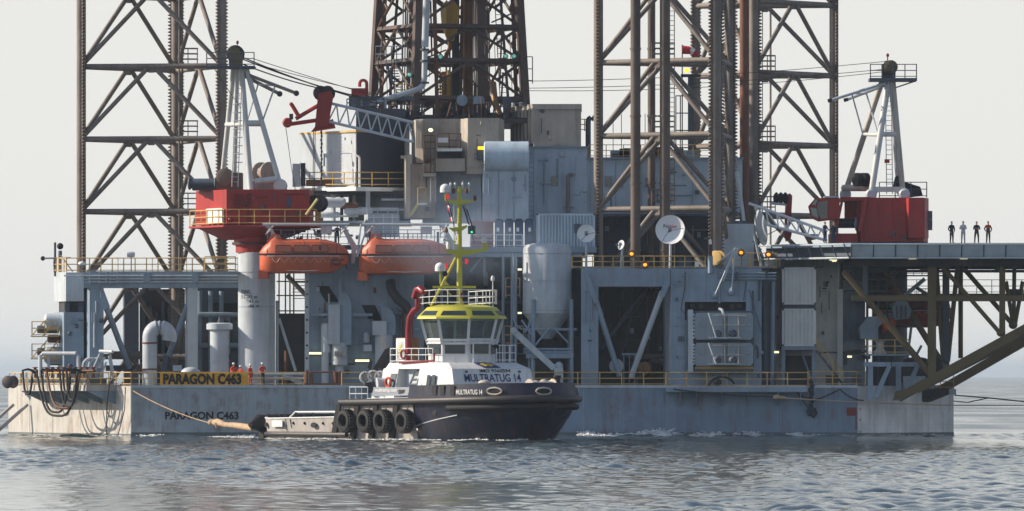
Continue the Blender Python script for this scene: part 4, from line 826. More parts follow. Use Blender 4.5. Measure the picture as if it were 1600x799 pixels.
for k in range(12): bar(df, 'pipe', P(590 + k * 18, 186, 22), P(590 + k * 18 + random.uniform(-8, 8), 150 + random.uniform(0, 20), 22.5), .07, random.choice((M_dark, M_rustpipe)), 6)
part('riser_stub', MB().tube([P(770, 130, 26), P(773, 160, 25), P(782, 184, 24)], .3, 10), M_bronze, df); bar(df, 'post', P(792, 186, 24), P(792, 152, 24), .35, M_dgrey, 10)
rail_into(df, [P(600, 184, 21), P(660, 184, 21)], h=1.1, mat=M_dgrey, step=1.0)

# ================================================================ beige winch house
wh = thing('winch_house', 'sunlit beige winch house with balcony and chamfered block below the derrick', 'house', P(700, 345, 16))
part('rear_wall', MB().prism(XYs((660, 17), (720, 16), (752, 14.5), (752, 24), (660, 24)), Z(347, 16), Z(255, 16)), M_wall, wh)
part('upper_wall', MB().pb(656, 722, 186, 262, 19, 24), M_beige, wh)
part('side_block', MB().prism(XYs((643, 18), (650, 13.5), (661, 13.2), (661, 20), (645, 20)), Z(255, 14), Z(187, 14)), M_beige, wh)
for k in range(4): bar(wh, 'rib', P(651 + k * 2.6, 232, 13.2), P(651 + k * 2.6, 188, 13.2), .04, M_beige, 4)
part('chamfer_block', MB().prism(XYs((713, 17), (731, 12.6), (779, 12.6), (788, 18), (720, 20)), Z(262, 13), Z(185, 13)), M_beige, wh)
part('chamfer_foot', MB().prism(XYs((718, 16.5), (731, 12.7), (776, 12.7), (780, 17)), Z(272, 13), Z(262, 13)), M_beige, wh)
part('ledge_block', MB().prism(XYs((661, 18.5), (680, 13.6), (727, 13.2), (730, 18.8)), Z(268, 13.5), Z(248, 13.5)), M_beige, wh)
part('lower_wall', MB().prism(XYs((634, 19), (640, 14), (680, 14.3), (680, 20), (640, 22)), Z(341, 14), Z(256, 14)), M_beige, wh)
part('duct', MB().prism(XYs((631, 15), (634, 13), (641, 13), (641, 15)), Z(342, 14), Z(247, 14)), M_beige, wh); part('duct_elbow', MB().pp([(634, 250), (634, 244), (638, 241), (644, 242), (644, 257), (640, 257)], 12.9, 15), M_beige, wh)
part('duct_spout', MB().pb(626, 634, 243.5, 248, 13, 13.6), M_beige, wh)
part('balcony_floor', MB().pb(683, 722, 232, 236.5, 12.6, 17), M_white, wh); rail_into(wh, [P(684, 232, 12.7), P(720, 232, 12.7)], h=1.25, mat=M_rustpipe, step=.8)
bd = part('sign_board', MB().pb(684, 700, 215.5, 223, 12.4, 12.5), M_white, wh)
part('dark_recess', MB().pb(683, 722, 236.6, 247.5, 15, 18), M_dgrey, wh)
t = thing('ladder_tower', 'rusty caged ladder tower on the beige winch house', 'ladder', P(671, 310, 12.5))
for px in (662.5, 673, 680):
    bar(t, 'post', P(px, 270, 12.3), P(px, 212, 12.3), .055, M_rustpipe, 6)
for y in (212, 222, 232, 250, 270): bar(t, 'cross_bar', P(662, y, 12.3), P(680, y, 12.3), .05, M_rustpipe, 6)
ladder_into(t, P(677, 316, 12.4), P(677, 214, 12.4), .4, M_lgrey); part('landing', MB().pb(661, 681, 271, 276, 12.2, 14), M_beige, t)
fl = thing('floodlight', 'floodlight on a stalk above the ladder tower', 'lamp', P(673, 212, 12.4)); bar(fl, 'stalk', P(673, 212, 12.4), P(673, 205, 12.4), .04, M_dgrey, 6); part('lamp_head', MB().ball(P(673, 203.5, 12.4), .2, .2, .16), M_lampw, fl)
t = thing('stair', 'small yellow landing and stair left of the winch house ladder', 'stair', P(655, 336, 12)); part('landing', MB().pb(653, 667, 317, 320.5, 11, 13.4), M_white, t); rail_into(t, [P(653, 317, 11.1), P(666, 317, 11.1)], h=1.25, step=.6); bar(t, 'stringer', P(641, 337, 11.2), P(654, 318, 11.2), .13, MATS['pale_yellow'], 4)
rd = thing('rounded_cabin', 'pale grey cabin with half-round roof drum in front of the wall', 'cabin', P(790, 345, 12))
part('cabin_wall', MB().prism(XYs((752, 16), (755, 12.3), (826, 12.3), (826, 18), (754, 18)), Z(346, 12), Z(262, 12)), M_wall, rd)
c = P(792, 244.5, 12.5); part('roof_drum', MB().lathe([(1.1, -1.93), (1.27, -1.85), (1.27, 1.8), (1.1, 1.87)], c, 28, (1, 0, 0)), M_wall, rd); part('roof_block', MB().box(c.x - 1.7, c.x + 1.75, c.y, c.y + 3, c.z - 1.2, c.z + 1.26), M_wall, rd)
for px in (779, 803): bar(rd, 'panel_seam', P(px, 345, 12.28), P(px, 268, 12.28), .025, M_grey, 4)
yl = thing('floodlight', 'lit yellow floodlight at the upper left of the rounded cabin', 'lamp', P(751, 250, 12)); part('lamp_head', MB().pb(746.5, 756, 229, 234, 11.8, 12.1), glow('yellow_lamp', (1, .62, .02), 1.1), yl); part('back_box', MB().pb(745, 757, 228, 250, 12.12, 12.6), M_dgrey, yl); rail_into(yl, [P(742, 250, 11.9), P(757, 250, 11.9)], h=.9, mat=M_dgrey, step=.4, r=.03)
bx = thing('beige_tank_house', 'big beige box house on the roof right of the derrick', 'house', P(850, 232, 20))
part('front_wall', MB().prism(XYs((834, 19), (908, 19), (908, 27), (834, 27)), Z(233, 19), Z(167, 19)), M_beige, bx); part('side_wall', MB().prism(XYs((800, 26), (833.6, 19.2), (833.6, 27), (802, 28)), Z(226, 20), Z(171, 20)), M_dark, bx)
part('roof', MB().prism(XYs((797, 26.4), (833, 18.8), (909, 18.8), (909, 27.4), (799, 28.4)), Z(171, 19) + .0, Z(166.5, 19) + .2), M_beige, bx)
for k in range(7):
    s_ = k / 6; q = V((X(800, 26), 26, 0)).lerp(V((X(833, 19.1), 19.1, 0)), s_); bar(bx, 'slat', q + V((0, -.1, Z(226, 22))), q + V((0, -.1, Z(171, 22))), .14, M_beige, 4)
rail_into(bx, [P(798, 166, 24), P(822, 166, 21)], h=.3, mat=M_dgrey, step=.7)
vp = thing('gooseneck_vent', 'dark gooseneck vent at the right of the beige roof house', 'vent', P(921, 248, 21)); part('pipe', MB().tube([P(919, 250, 21), P(919, 200, 21)] + arc(P(924.5, 190, 21), .3, 180, 30, 6, (1, 0, 0), (0, 0, 1)), .24, 10), M_dgrey, vp)
rail_into(vp, [P(905, 205, 21), P(922, 205, 21)], h=1.0, mat=M_yel, step=.4)

# ================================================================ accommodation block
ab = thing('accommodation_block', 'long pale blue grey accommodation wall behind the front leg', 'building', P(980, 400, 20))
part('wall', MB().pb(826, 918, 231, 400, 18.5, 34), M_wall, ab); part('wall', MB().pb(918.2, 1160, 248, 334, 18.6, 34), M_wall, ab); part('wall', MB().pb(930, 1112, 338, 424, 19.2, 30), M_dgrey, ab)
part('deck_band', MB().pb(905, 1115, 334.2, 338, 14.8, 30), M_dgrey, ab); part('roof_edge', MB().pb(824, 920, 228.6, 231, 18.2, 34), M_grey, ab); part('roof_edge', MB().pb(916, 1162, 246, 248.5, 18.2, 34), M_grey, ab)
for k in range(8): bar(ab, 'wall_seam', P(842 + k * 40, 332, 18.55), P(842 + k * 40, 250, 18.55), .025, M_grey, 4)
for x0, y0, y1 in ((862, 276, 290), (946, 276, 291), (1009, 278, 292)):
    w = part('window', MB().pb(x0 - 1, x0 + 10, y0 - 1, y1 + 1, 18.4, 18.5), M_grey, ab); part('pane', MB().pb(x0 + .6, x0 + 8.4, y0 + .6, y1 - .6, 18.33, 18.39), M_glass, w)
part('gooseneck_pipe', MB().tube([P(887.5, 332, 18), P(887.5, 280, 18)] + arc(P(892, 277, 18), .25, 180, 20, 6, (1, 0, 0), (0, 0, 1)), .17, 10), paint('brown_pipe', (.24, .2, .19), .6), ab)
ladder_into(ab, P(829, 345, 17), P(829, 232, 17), .5, M_grey); bar(ab, 'wall_lamp', P(840, 251, 18.2), P(857, 251, 18.2), .08, M_grey, 6); bar(ab, 'conduit', P(850, 320, 18.4), P(850, 255, 18.4), .04, M_grey, 6)
rail_into(ab, [P(920, 246, 18.6), P(1110, 246, 18.6)], h=1.05, step=1.4, r=.035)
for k in range(16):
    px = random.uniform(935, 1100); hh = random.uniform(4, 18); part('roof_unit', MB().pb(px, px + random.uniform(5, 16), 246 - hh, 246, 21, 24), random.choice((M_dgrey, M_grey, M_dark, M_lgrey)), ab)
for px in (958, 971, 1008): bar(ab, 'aerial', P(px, 246, 24), P(px, 246 - random.uniform(60, 100), 24), .03, M_dgrey, 4)
part('porch', MB().pb(1112, 1178, 350, 424, 12, 18), M_lgrey, ab)
# containers and drums on the pipe deck
pk = thing('pipe_deck', 'grey deck shelf carrying the drums and grey container', 'deck', P(800, 390, 8)); part('slab', MB().pb(700, 932, 386, 395, 5.5, 19), M_grey, pk)
rail_into(pk, [P(735, 386, 5.6), P(816, 386, 5.6)], h=1.0, mat=M_lgrey, step=1.2); 
for a, b in (((735, 425), (757, 396)), ((757, 396), (757, 430))): bar(pk, 'bracket', P(*a, 6), P(*b, 6), .12, M_grey, 6)
for i, x0 in enumerate((735,)): single('red_skip', MB().pb(x0, 771, 346, 386, 10, 14), paint('faded_red', (.30, .06, .06), .6, .2, .2, .3), 'faded red skip box behind the tug mast top', 'box')
for i in range(4):
    x0 = 773 + i * 15.5; t = thing('tote_tank', ('blue plastic tank next to the red skip', 'second blue plastic tank from the red skip', 'third blue plastic tank from the red skip', 'blue plastic tank nearest the grey container')[i], 'tank', P(x0, 386, 8), 'blue tanks on the pipe deck'); part('tank', MB().pb(x0, x0 + 14, 344, 384, 8, 9.4), M_blue, t)
    part('lid', MB().lathe([(.25, 0), (.25, .1)], P(x0 + 7, 344, 8.7), 10), M_dark, t); part('label_plate', MB().pb(x0 + 3 + i % 2 * 3, x0 + 7 + i % 2 * 3, 356, 362, 7.96, 8), M_white, t); part('pallet', MB().pb(x0 - .3, x0 + 14.3, 384, 386, 7.9, 9.5), M_dark, t)
def corrugated(x0, x1, z0, z1, y, n, depth=.16):
    m = MB(); top = []; 
    for i in range(n):
        a = x0 + (x1 - x0) * i / n; w = (x1 - x0) / n; top += [(a, y), (a + w * .42, y), (a + w * .5, y - depth), (a + w * .92, y - depth)]
    top.append((x1, y)); rows = [[(x, yy, z0) for x, yy in top], [(x, yy, z1) for x, yy in top]]; return m.grid(rows)
def container(label, px0, px1, py0, py1, Y, dep, mat, n, group=None):
    t = thing('container', label, 'container', P((px0 + px1) / 2, py1, Y), group); x0, x1, z0, z1 = X(px0, Y), X(px1, Y), Z(py1, Y), Z(py0, Y)
    part('shell', MB().box(x0 + .05, x1 - .05, Y + .18, Y + dep, z0 + .05, z1 - .05), mat, t); part('corrugated_side', corrugated(x0 + .09, x1 - .09, z0 + .11, z1 - .11, Y + .17, n), mat, t)
    for x in (x0, x1 - .12): part('corner_post', MB().box(x, x + .12, Y - .01, Y + .12, z0, z1), mat, t)
    for z in (z0, z1 - .13): part('edge_rail', MB().box(x0 + .12, x1 - .12, Y + .0, Y + .12, z, z + .13), mat, t)
    for x in (x0, x1 - .14):
        for z in (z0, z1 - .14): part('corner_casting', MB().box(x - .01, x + .15, Y - .03, Y + .1, z - .01, z + .15), M_dgrey, t)
    return t
container('grey corrugated container on the pipe deck behind the silo', 838, 930, 334, 389, 7, 6, M_wall, 18)
cd = part('wall_unit', MB().pb(897, 908, 350, 364, 6.7, 7.0), M_dgrey, ab)

# ================================================================ dark bay with the silo
bay2 = thing('silo_bay', 'deep shadowed deck bay around the white silo', 'bay', P(780, 590, 10))
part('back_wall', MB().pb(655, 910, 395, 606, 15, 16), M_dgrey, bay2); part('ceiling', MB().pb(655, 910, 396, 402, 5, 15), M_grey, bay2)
part('cross_deck', MB().pb(690, 820, 470, 474, 8, 15), M_dgrey, bay2)
g = thing('bay_machinery', 'dark tanks pipes and frames inside the shadowed bay', 'machinery', P(760, 590, 9))
for px, w, y in ((700, 24, 440), (735, 30, 500), (772, 26, 470), (795, 18, 430)): part('tank', MB().lathe([(.3, 0), (w / 38, .3), (w / 38, (606 - y) / 19 - .3), (.3, (606 - y) / 19)], (X(px, 10), 10, D0), 14), M_dgrey, g)
for k in range(22):
    px = random.uniform(665, 905); y = random.uniform(410, 570); part('fitting', MB().pb(px, px + random.uniform(4, 14), y, y + random.uniform(4, 22), 8 + random.random() * 4, 14), random.choice((M_dark, M_dgrey, M_grey)), g)
for px in (786, 806, 800, 690): bar(g, 'post', P(px, 606, 5), P(px, 396, 5), .13, M_grey, 6)
rail_into(g, [P(790, 465, 5), P(812, 465, 5)], h=1.6, step=.6); rail_into(g, [P(788, 540, 5), P(818, 540, 5)], h=1.6, step=.6)
for i, y in enumerate((420, 488)): t = thing('bay_lamp', ('small lit lamp high beside the silo', 'small lit lamp lower beside the silo')[i], 'lamp', P(811, y, 4.8)); part('lens', MB().pb(809, 815, y, y + 2.6, 4.5, 4.7), M_lampw, t); part('case', MB().pb(808, 816, y - 1, y + 3.6, 4.72, 5), M_dgrey, t)
si = thing('silo', 'large pale grey cement silo with conical bottom on a frame', 'silo', P(855, 606, 3)); sx_, sy_ = X(855, 3), 3.0
part('vessel', MB().lathe([(.05, Z(379.5, 3)), (1.2, Z(380.5, 3)), (1.8, Z(383, 3)), (2.0, Z(389, 3)), (2.02, Z(490, 3))][::-1], (sx_, sy_, 0), 36), M_lgrey, si); part('cone', MB().lathe([(.35, Z(530, 3)), (1.99, Z(490, 3))], (sx_, sy_, 0), 36), M_lgrey, si)
for y in (397, 440, 486): bar(si, 'weld_seam', (sx_, sy_, Z(y, 3)), (sx_, sy_, Z(y - .6, 3)), 2.035, M_grey, 36)
bar(si, 'roof_nozzle', P(863, 384, 3), P(863, 376, 3), .1, M_lgrey, 8)
for px, Y in ((833, 1.2), (893, 1.2), (828, 5), (890, 5)): bar(si, 'leg', P(px, 606, Y), P(px, 468, Y), .17, M_grey, 8)
for y in (515, 546, 551): bar(si, 'ring_beam', P(818, y, 1.2), P(901 if y == 515 else 895, y, 1.2), .12, M_grey, 6)
for a, b in (((836, 540), (860, 511)), ((888, 536), (864, 511)), ((815, 500), (835, 530)), ((837, 492), (820, 520))): bar(si, 'brace', P(*a, 1.1), P(*b, 1.1), .09, M_grey, 6)
part('frame_deck', MB().pb(822, 896, 553, 560, .9, 5), M_grey, si); bar(si, 'fill_pipe', P(803, 500, 2), P(803, 400, 2), .1, M_grey, 6); part('fill_pipe', MB().tube([P(803, 498, 2), P(806, 508, 2), P(816, 515, 2)], .1, 6), M_grey, si)

# ================================================================ front jack house
jf = thing('jack_house', 'large blue grey jack house with knee braced opening beside the jack unit', 'jack house', P(1050, 595, 1))
part('column', MB().prism(XYs((908, .8), (935, .8), (934, 3.5), (910, 3.5)), D0, Z(448, .8)), M_grey, jf); part('top_beam', MB().pb(908, 1047, 419.5, 448, .78, 3.6), M_grey, jf)
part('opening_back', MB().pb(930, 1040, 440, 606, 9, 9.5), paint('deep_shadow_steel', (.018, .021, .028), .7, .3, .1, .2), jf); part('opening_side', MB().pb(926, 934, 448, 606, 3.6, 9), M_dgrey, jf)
part('body', MB().prism(XYs((1036, 4.2), (1047.5, 1.6), (1190, 1.6), (1190, 9), (1036, 9)), D0, Z(420.5, .8)), M_grey, jf)
part('lit_return_face', MB().prism(XYs((1037, 4.1), (1048, .8), (1049, .85), (1049, 1.58), (1046, 1.58)), D0, Z(419.6, .8)), M_lgrey, jf)  # sunlit side of the column, its light put into a lighter grey
for nm, a in (('front_plate', (1049, 1070, 419.8, 606)), ('front_plate', (1166, 1190, 419.8, 606)), ('front_plate', (1070.3, 1103, 420, 472)), ('front_plate', (1103.3, 1165.7, 420, 472)), ('front_plate', (1070.3, 1165.7, 500, 606))): part(nm, MB().pb(*a, .82, 1.6), M_grey, jf)
for px in (1078, 1092, 1120, 1140, 1152): part('recess_gear', MB().pb(px, px + 7, 475, 482, 1.3, 1.58), M_dark, jf)
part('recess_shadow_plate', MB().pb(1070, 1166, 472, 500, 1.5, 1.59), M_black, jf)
part('pillar', MB().pb(1191, 1213, 437, 606, 3, 5), M_dgrey, jf); bar(jf, 'pillar_pipe', P(1196, 606, 2.8), P(1194, 450, 2.8), .2, M_dgrey, 8); bar(jf, 'pillar_pipe', P(1206, 606, 2.8), P(1208, 440, 2.8), .17, M_grey, 8)
for a, b in (((912, 424), (926, 424)), ((1047, 424), (1032, 430))): pass
part('knee_plate', MB().pp([(910, 422), (918, 422), (936, 470), (929, 476)], .55, .78), M_grey, jf); part('knee_plate', MB().pp([(1045, 423), (1036, 446), (1030, 462), (1037, 466), (1047, 444)], .55, .78), M_grey, jf)
bar(jf, 'knee_brace', P(931, 470, .8), P(968, 588, 2), .24, M_grey, 12); bar(jf, 'knee_brace', P(1035, 456, .8), P(986, 590, 2), .24, M_lgrey, 12)
bar(jf, 'inner_brace', P(1012, 450, 7), P(938, 545, 7), .25, M_dgrey, 10); part('inner_stand', MB().pb(972, 995, 552, 555, 3, 4).pb(974, 975.5, 555, 606, 3, 3.2).pb(991, 992.5, 555, 606, 3, 3.2).pb(983, 984.2, 555, 606, 3, 3.2), M_grey, jf)
part('hose_reel', MB().lathe([(.2, -.3), (.6, -.25), (.6, -.15), (.3, -.1), (.3, .1), (.6, .15), (.6, .25), (.2, .3)], P(963, 572, 3), 16, (0, 1, 0)), M_lgrey, jf); part('hose_reel', MB().lathe([(.2, -.3), (.55, -.25), (.55, .25), (.2, .3)], P(1008, 576, 3), 16, (.5, 1, 0)), M_bronze, jf)
part('hanging_hose', MB().tube([P(988, 452, 5), P(986, 500, 5), P(978, 535, 5), P(971, 556, 5)], .05, 6).tube([P(1012, 452, 5), P(1011, 500, 5), P(1013, 560, 5)], .04, 6), M_dgrey, jf)
for y in (427, 431.5, 436): bar(jf, 'conduit', P(1124, y, .6), P(1213, y, .6), .085, M_grey, 6)
for px in (1150, 1196): part('conduit_clamp', MB().pb(px, px + 3, 425, 439, .45, .7), M_dgrey, jf)
part('riser_pipe', MB().tube([P(1124, 474, .7), P(1124, 440, .7), P(1128, 433, .7), P(1140, 431, .7)], .1, 8), M_grey, jf)
part('cable', MB().tube([P(1071, 425, .7), P(1070, 450, .7), P(1064, 484, .7), P(1069, 489, .7)], .03, 5).tube([P(1166, 440, .7), P(1162, 470, .7)], .03, 5).tube([P(1170, 452, .7), P(1190, 520, .7)], .02, 5), M_dark, jf)
ju = thing('jack_unit', 'bolted grey jack gear unit with small railed steps and yellow bar', 'gear unit', P(1125, 582, 0)); gu = paint('gear_blue_grey', (.27, .335, .395), .45, .14, .3, .45)
part('back_plate', MB().pb(1073, 1178, 486, 578, .3, .8), M_dgrey, ju); part('side_flange', MB().pb(1075, 1083, 484, 582, -.35, .3), M_lgrey, ju)  # dark back plate paints in the shade between the gear cases
for y0, y1 in ((489, 531), (536, 572)):
    part('gear_case', MB().pp([(1085, y0 + 5), (1089, y0), (1173, y0), (1177, y0 + 5), (1177, y1 - 5), (1173, y1), (1089, y1), (1085, y1 - 5)], -.35, .3), gu, ju)
    for k in range(7): part('flange_bolt', MB().lathe([(.09, 0), (.09, .08), (.05, .1)], P(1084, y0 + 3 + k * (y1 - y0 - 6) / 6, -.36), 6, (0, -1, 0)), M_lgrey, ju)
    for px in (1097, 1170): part('cover_disc', MB().lathe([(.22, 0), (.2, .06)], P(px, (y0 + y1) / 2 - 3, -.36), 14, (0, -1, 0)), gu, ju)
    for px in (1122, 1146):
        part('motor', MB().pb(px - 9, px + 8, y0 + 1, y1 - 3, -.7, -.35), gu, ju); part('motor_end', MB().lathe([(.36, 0), (.34, .25), (.2, .4)], P(px - 1, y1 - 9, -.7), 14, (0, -1, 0)), M_dgrey, ju)
    part('step', MB().pb(1108, 1158, y1 - 4, y1 - 2, -1.3, -.7), M_lgrey, ju)
    for px in (1132.5, 1154): bar(ju, 'step_post', P(px, y1 - 4, -1.25), P(px, y0 + 4, -1.25), .05, M_beige, 6)
    for k in (0, .5): bar(ju, 'step_rail', P(1110, y0 + 4 + k * 30, -1.25), P(1165, y0 + 4 + k * 30, -1.25), .04, M_beige, 6)
    bar(ju, 'step_stay', P(1107, y0, -1.2), P(1119, y1 - 3, -1.25), .07, M_lgrey, 6)
part('feed_pipe', MB().tube([P(1124, 483, -.2), P(1128, 484, -.5), P(1131, 492, -.8), P(1131, 512, -.8)], .12, 8), M_lgrey, ju); part('yellow_bar', MB().pb(1086, 1178, 573, 577, -.5, .3), paint('ochre_bar', (.34, .22, .07), .6), ju); part('lower_lip', MB().pp([(1086, 577.2), (1178, 577.2), (1176, 583), (1082, 583)], -.42, .3), M_dgrey, ju)
tyr = thing('tyre_fender', 'black hose loop hung on the walkway rail below the jack unit', 'hose', P(1120, 600, -1.3)); part('loop', MB().tube(arc(P(1128, 606, -1.35), .9, 170, 20, 10, (1.2, 0, 0), (0, 0, 1)), .09, 8), M_black, tyr); part('coil', MB().ball(P(1121, 597, -1.3), .35, .3, .28), M_black, tyr)

# ---- roof of the front jack house: deck, rails, dishes, lamps
ud = thing('upper_deck', 'grey upper deck plate over the front jack houses', 'deck', P(1050, 421, 8)); part('plate', MB().pb(892, 1216, 416.8, 419.4, 3.8, 19), M_grey, ud)
railing('yellow handrail on the upper deck in front of the brown leg', [P(894, 419.4, 1), P(1102, 419.4, 1)], h=1.0, step=.85); railing('yellow handrail on the upper deck right of the front leg', [P(1145, 419.4, 1), P(1214, 419.4, 1), P(1214, 419.4, 5)], h=1.25, step=.7)
def dish(label, px, py, r_, Y, foot, mat, face=(0, -1, .12), text=None):
    t = thing('satellite_dish', label, 'satellite dish', P(px, foot, Y + .6), 'satellite dishes on the upper deck'); f = V(face).normalized(); c = P(px, py, Y)
    prof = [(r_ * k / 8, -.28 * r_ * (1 - (k / 8) ** 2)) for k in range(9)]; prof[0] = (.01, prof[0][1]); rows = prof + [(r_ * 1.0, -.04)] + [(r_ * k / 8, -.28 * r_ * (1 - (k / 8) ** 2) - .04) for k in range(7, -1, -1)]
    prof2 = [(max(.01, a), b) for a, b in rows]; part('reflector', MB().lathe(prof2, c, 28, f), mat, t)
    bar(t, 'mast', P(px, foot, Y + .6), c - f * .5 * r_, .09 + .02 * r_, M_lgrey, 10); part('mount', MB().box(c.x - .14, c.x + .14, c.y + .25 * r_, c.y + .25 * r_ + .4, c.z - .4, c.z + .2), M_grey, t)
    ft = c + f * (.95 * r_) - V((0, 0, .25 * r_)); bar(t, 'feed_arm', c + V((-r_ * .55, 0, -r_ * .8)), ft, .035, M_dgrey, 5); bar(t, 'feed_arm', c + V((r_ * .9, 0, r_ * .1)), ft, .025, M_dgrey, 5); part('feed_horn', MB().ball(ft, .12), M_dgrey, t)
    if text:
        lettering(t, 'Rig', c + V((-.30, -.02, r_ * .22)) , .5, .34, (1, 0, 0), (0, -.12, 1), M_ink, lift=.04, bold=.02); lettering(t, 'Net', c + V((.28, -.02, r_ * .22)), .55, .27, (1, 0, 0), (0, -.12, 1), M_inkr, lift=.04, bold=.02)
    return t
dishw = paint('dish_white', (.80, .82, .84), .5, .05, .05, .15, bump=0)
dish('round white dish nearest the silo, blank face', 916, 365, .74, 1.2, 419, dishw); dish('largest round white dish, lettered, in front of the brown leg', 1047, 359, 1.22, .6, 419, dishw, (-.12, -1, .16), True); dish('smallest white dish turned sideways near two orange lamps', 970, 383, .42, 2.0, 419, dishw, (-.75, -.6, .2))
wd = dish('thin mesh dish seen from its edge left of the lattice boom', 1190, 356, 1.5, 4, 419, paint('mesh_dish', (.4, .43, .46), .6, .2), (.9, .25, .15))
for i, (px, y, lab) in enumerate(((987, 397, 'orange lit lamp above the upper deck rail left of the lettered dish'), (1008, 414, 'orange lit lamp low on the upper deck edge'), (1158, 395, 'orange lit lamp right of the front leg foot'), (1201, 398, 'orange lit lamp at the left corner of the helideck'))):
    t = thing('sodium_floodlight', lab, 'lamp', P(px, y + 12, .9), 'orange sodium lamps'); part('lens', MB().ball(P(px, y, .3), .15, .09, .13), M_lampo, t); part('housing', MB().lathe([(.30, 0), (.33, .1), (.22, .4)], P(px, y, .38), 12, (0, 1, 0)), M_olive, t); bar(t, 'stalk', P(px, y + 2, .7), P(px, 419, .9), .05, M_dgrey, 6)
vm = thing('vent_mast', 'slim white topped vent mast beside the front leg foot', 'mast', P(1110, 427, .6)); bar(vm, 'pipe', P(1110, 427, .6), P(1110, 400, .6), .21, M_grey, 12); bar(vm, 'top_pipe', P(1110, 400, .6), P(1110, 382, .6), .15, M_dark, 12); part('tip', MB().lathe([(.14, 0), (.12, .3), (.03, .5)], P(1110, 383, .6), 10), M_white, vm)
am = thing('strut_tripod', 'grey crossed strut frame on the jack house roof edge', 'frame', P(1148, 420, .3))
for a, b in (((1149, 388), (1117, 462)), ((1149, 388), (1143, 455)), ((1148, 390), (1120, 412)), ((1148, 390), (1130, 440)), ((1152, 388), (1144, 420))): bar(am, 'strut', P(*a, .2), P(*b, .4), .075, M_lgrey, 6)
part('foot_pad', MB().ball(P(1117, 461, .5), .3, .15, .35), M_grey, am); part('foot_pad', MB().ball(P(1143, 456, .5), .3, .15, .35), M_grey, am)
sd = thing('clutter_locker', 'small blue locker behind the upper deck handrail', 'locker', P(1075, 418, 3)); part('body', MB().pb(1061, 1080, 404, 418, 2, 3), M_blue, sd); part('lid', MB().pb(1060, 1081, 402.5, 404, 1.95, 3.05), M_dark, sd)
sg = part('warning_board', MB().pb(1086, 1092, 409, 417, .85, .9), M_white, ud)
hr = thing('hose_reel', 'yellow hose reel at the foot of the front leg', 'reel', P(1121, 419, 2)); part('drum', MB().lathe([(.25, -.4), (.6, -.35), (.6, -.25), (.35, -.2), (.35, .2), (.6, .25), (.6, .35), (.25, .4)], P(1121, 403, 2), 16, (.7, 1, 0)), M_yel, hr); part('stand', MB().pb(1117, 1125, 408, 418, 1.8, 2.3), M_dgrey, hr)
# windsock and mast between the legs
ws = thing('windsock', 'red and white windsock on a mast behind the front leg', 'windsock', P(1066, 200, 22)); bar(ws, 'mast', P(1066, 246, 22), P(1066, 70, 22), .06, M_dgrey, 6)
part('sock', MB().tube([P(1066, 78, 22), P(1079, 79, 22)], [.36, .33], 12), paint('sock_red', (.5, .02, .03), .8), ws); part('sock_tail', MB().tube([P(1079.1, 79, 22), P(1084, 82, 22)], [.33, .28], 12), M_white, ws); part('sock_tip', MB().tube([P(1084.1, 82, 22), P(1090, 87, 22)], [.28, .2], 12), MATS['sock_red'], ws)
bl = thing('burner_mast', 'dark equipment mast with yellow lamp behind the front leg', 'mast', P(1080, 246, 22)); part('column', MB().pb(1075, 1083, 118, 246, 22, 22.6), M_dgrey, bl); part('head_platform', MB().pb(1064, 1095, 116, 120, 21.5, 23), M_dark, bl); part('lamp', MB().ball(P(1073, 110, 22), .22, .2, .2), glow('warm_lamp', (1, .7, .05), 1.0), bl)
for k in range(4): bar(bl, 'frame_bar', P(1056, 150 + k * 27, 22), P(1075, 150 + k * 27, 22), .05, M_dark, 5)
for px in (1056, 1063): bar(bl, 'frame_bar', P(px, 150, 22), P(px, 246, 22), .05, M_dark, 5)
for i, (a, b, s_) in enumerate((((826, 127, 25), (1386, 96, 20), .35), ((826, 138, 25), (1386, 108, 20), .35), ((826, 142, 25), (1384, 112, 20), .5))):
    wire('guy_wire', sag(P(*a), P(*b), s_), .03, M_dark, ('topmost thin wire from the derrick to the right crane head', 'middle thin wire from the derrick to the right crane head', 'lowest thin wire from the derrick to the right crane head')[i], 'wire', 'wires from derrick to right crane')

clutter(ab, 832, 916, 236, 330, 18.5, 12, (M_grey, M_wall, M_lgrey), 11); clutter(ab, 945, 1105, 256, 330, 18.6, 18, (M_grey, M_wall, M_dgrey), 12); clutter(ab, 940, 1108, 345, 412, 19.2, 24, (M_grey, M_dgrey, M_dark, M_lgrey), 13)
clutter(rd, 760, 822, 272, 340, 12.3, 8, (M_wall, M_grey), 14); clutter(bay2, 660, 905, 405, 590, 15, 40, (M_dgrey, M_grey, M_dark), 15); clutter(jf, 1052, 1068, 430, 590, .82, 8, (M_grey, M_dgrey), 16); clutter(jf, 1168, 1188, 430, 590, .82, 8, (M_grey, M_dgrey), 17); clutter(jf, 910, 932, 455, 590, .8, 6, (M_grey, M_dgrey), 18); clutter(jf, 936, 1034, 455, 590, 9, 20, (M_dgrey, M_dark, M_grey), 19); clutter(wh, 735, 776, 190, 258, 12.6, 7, (M_beige, M_dgrey), 20); clutter(wh, 644, 676, 262, 336, 14.1, 7, (M_beige, M_dgrey), 21); clutter(bx, 838, 904, 172, 228, 19, 7, (M_beige, M_dgrey), 22)
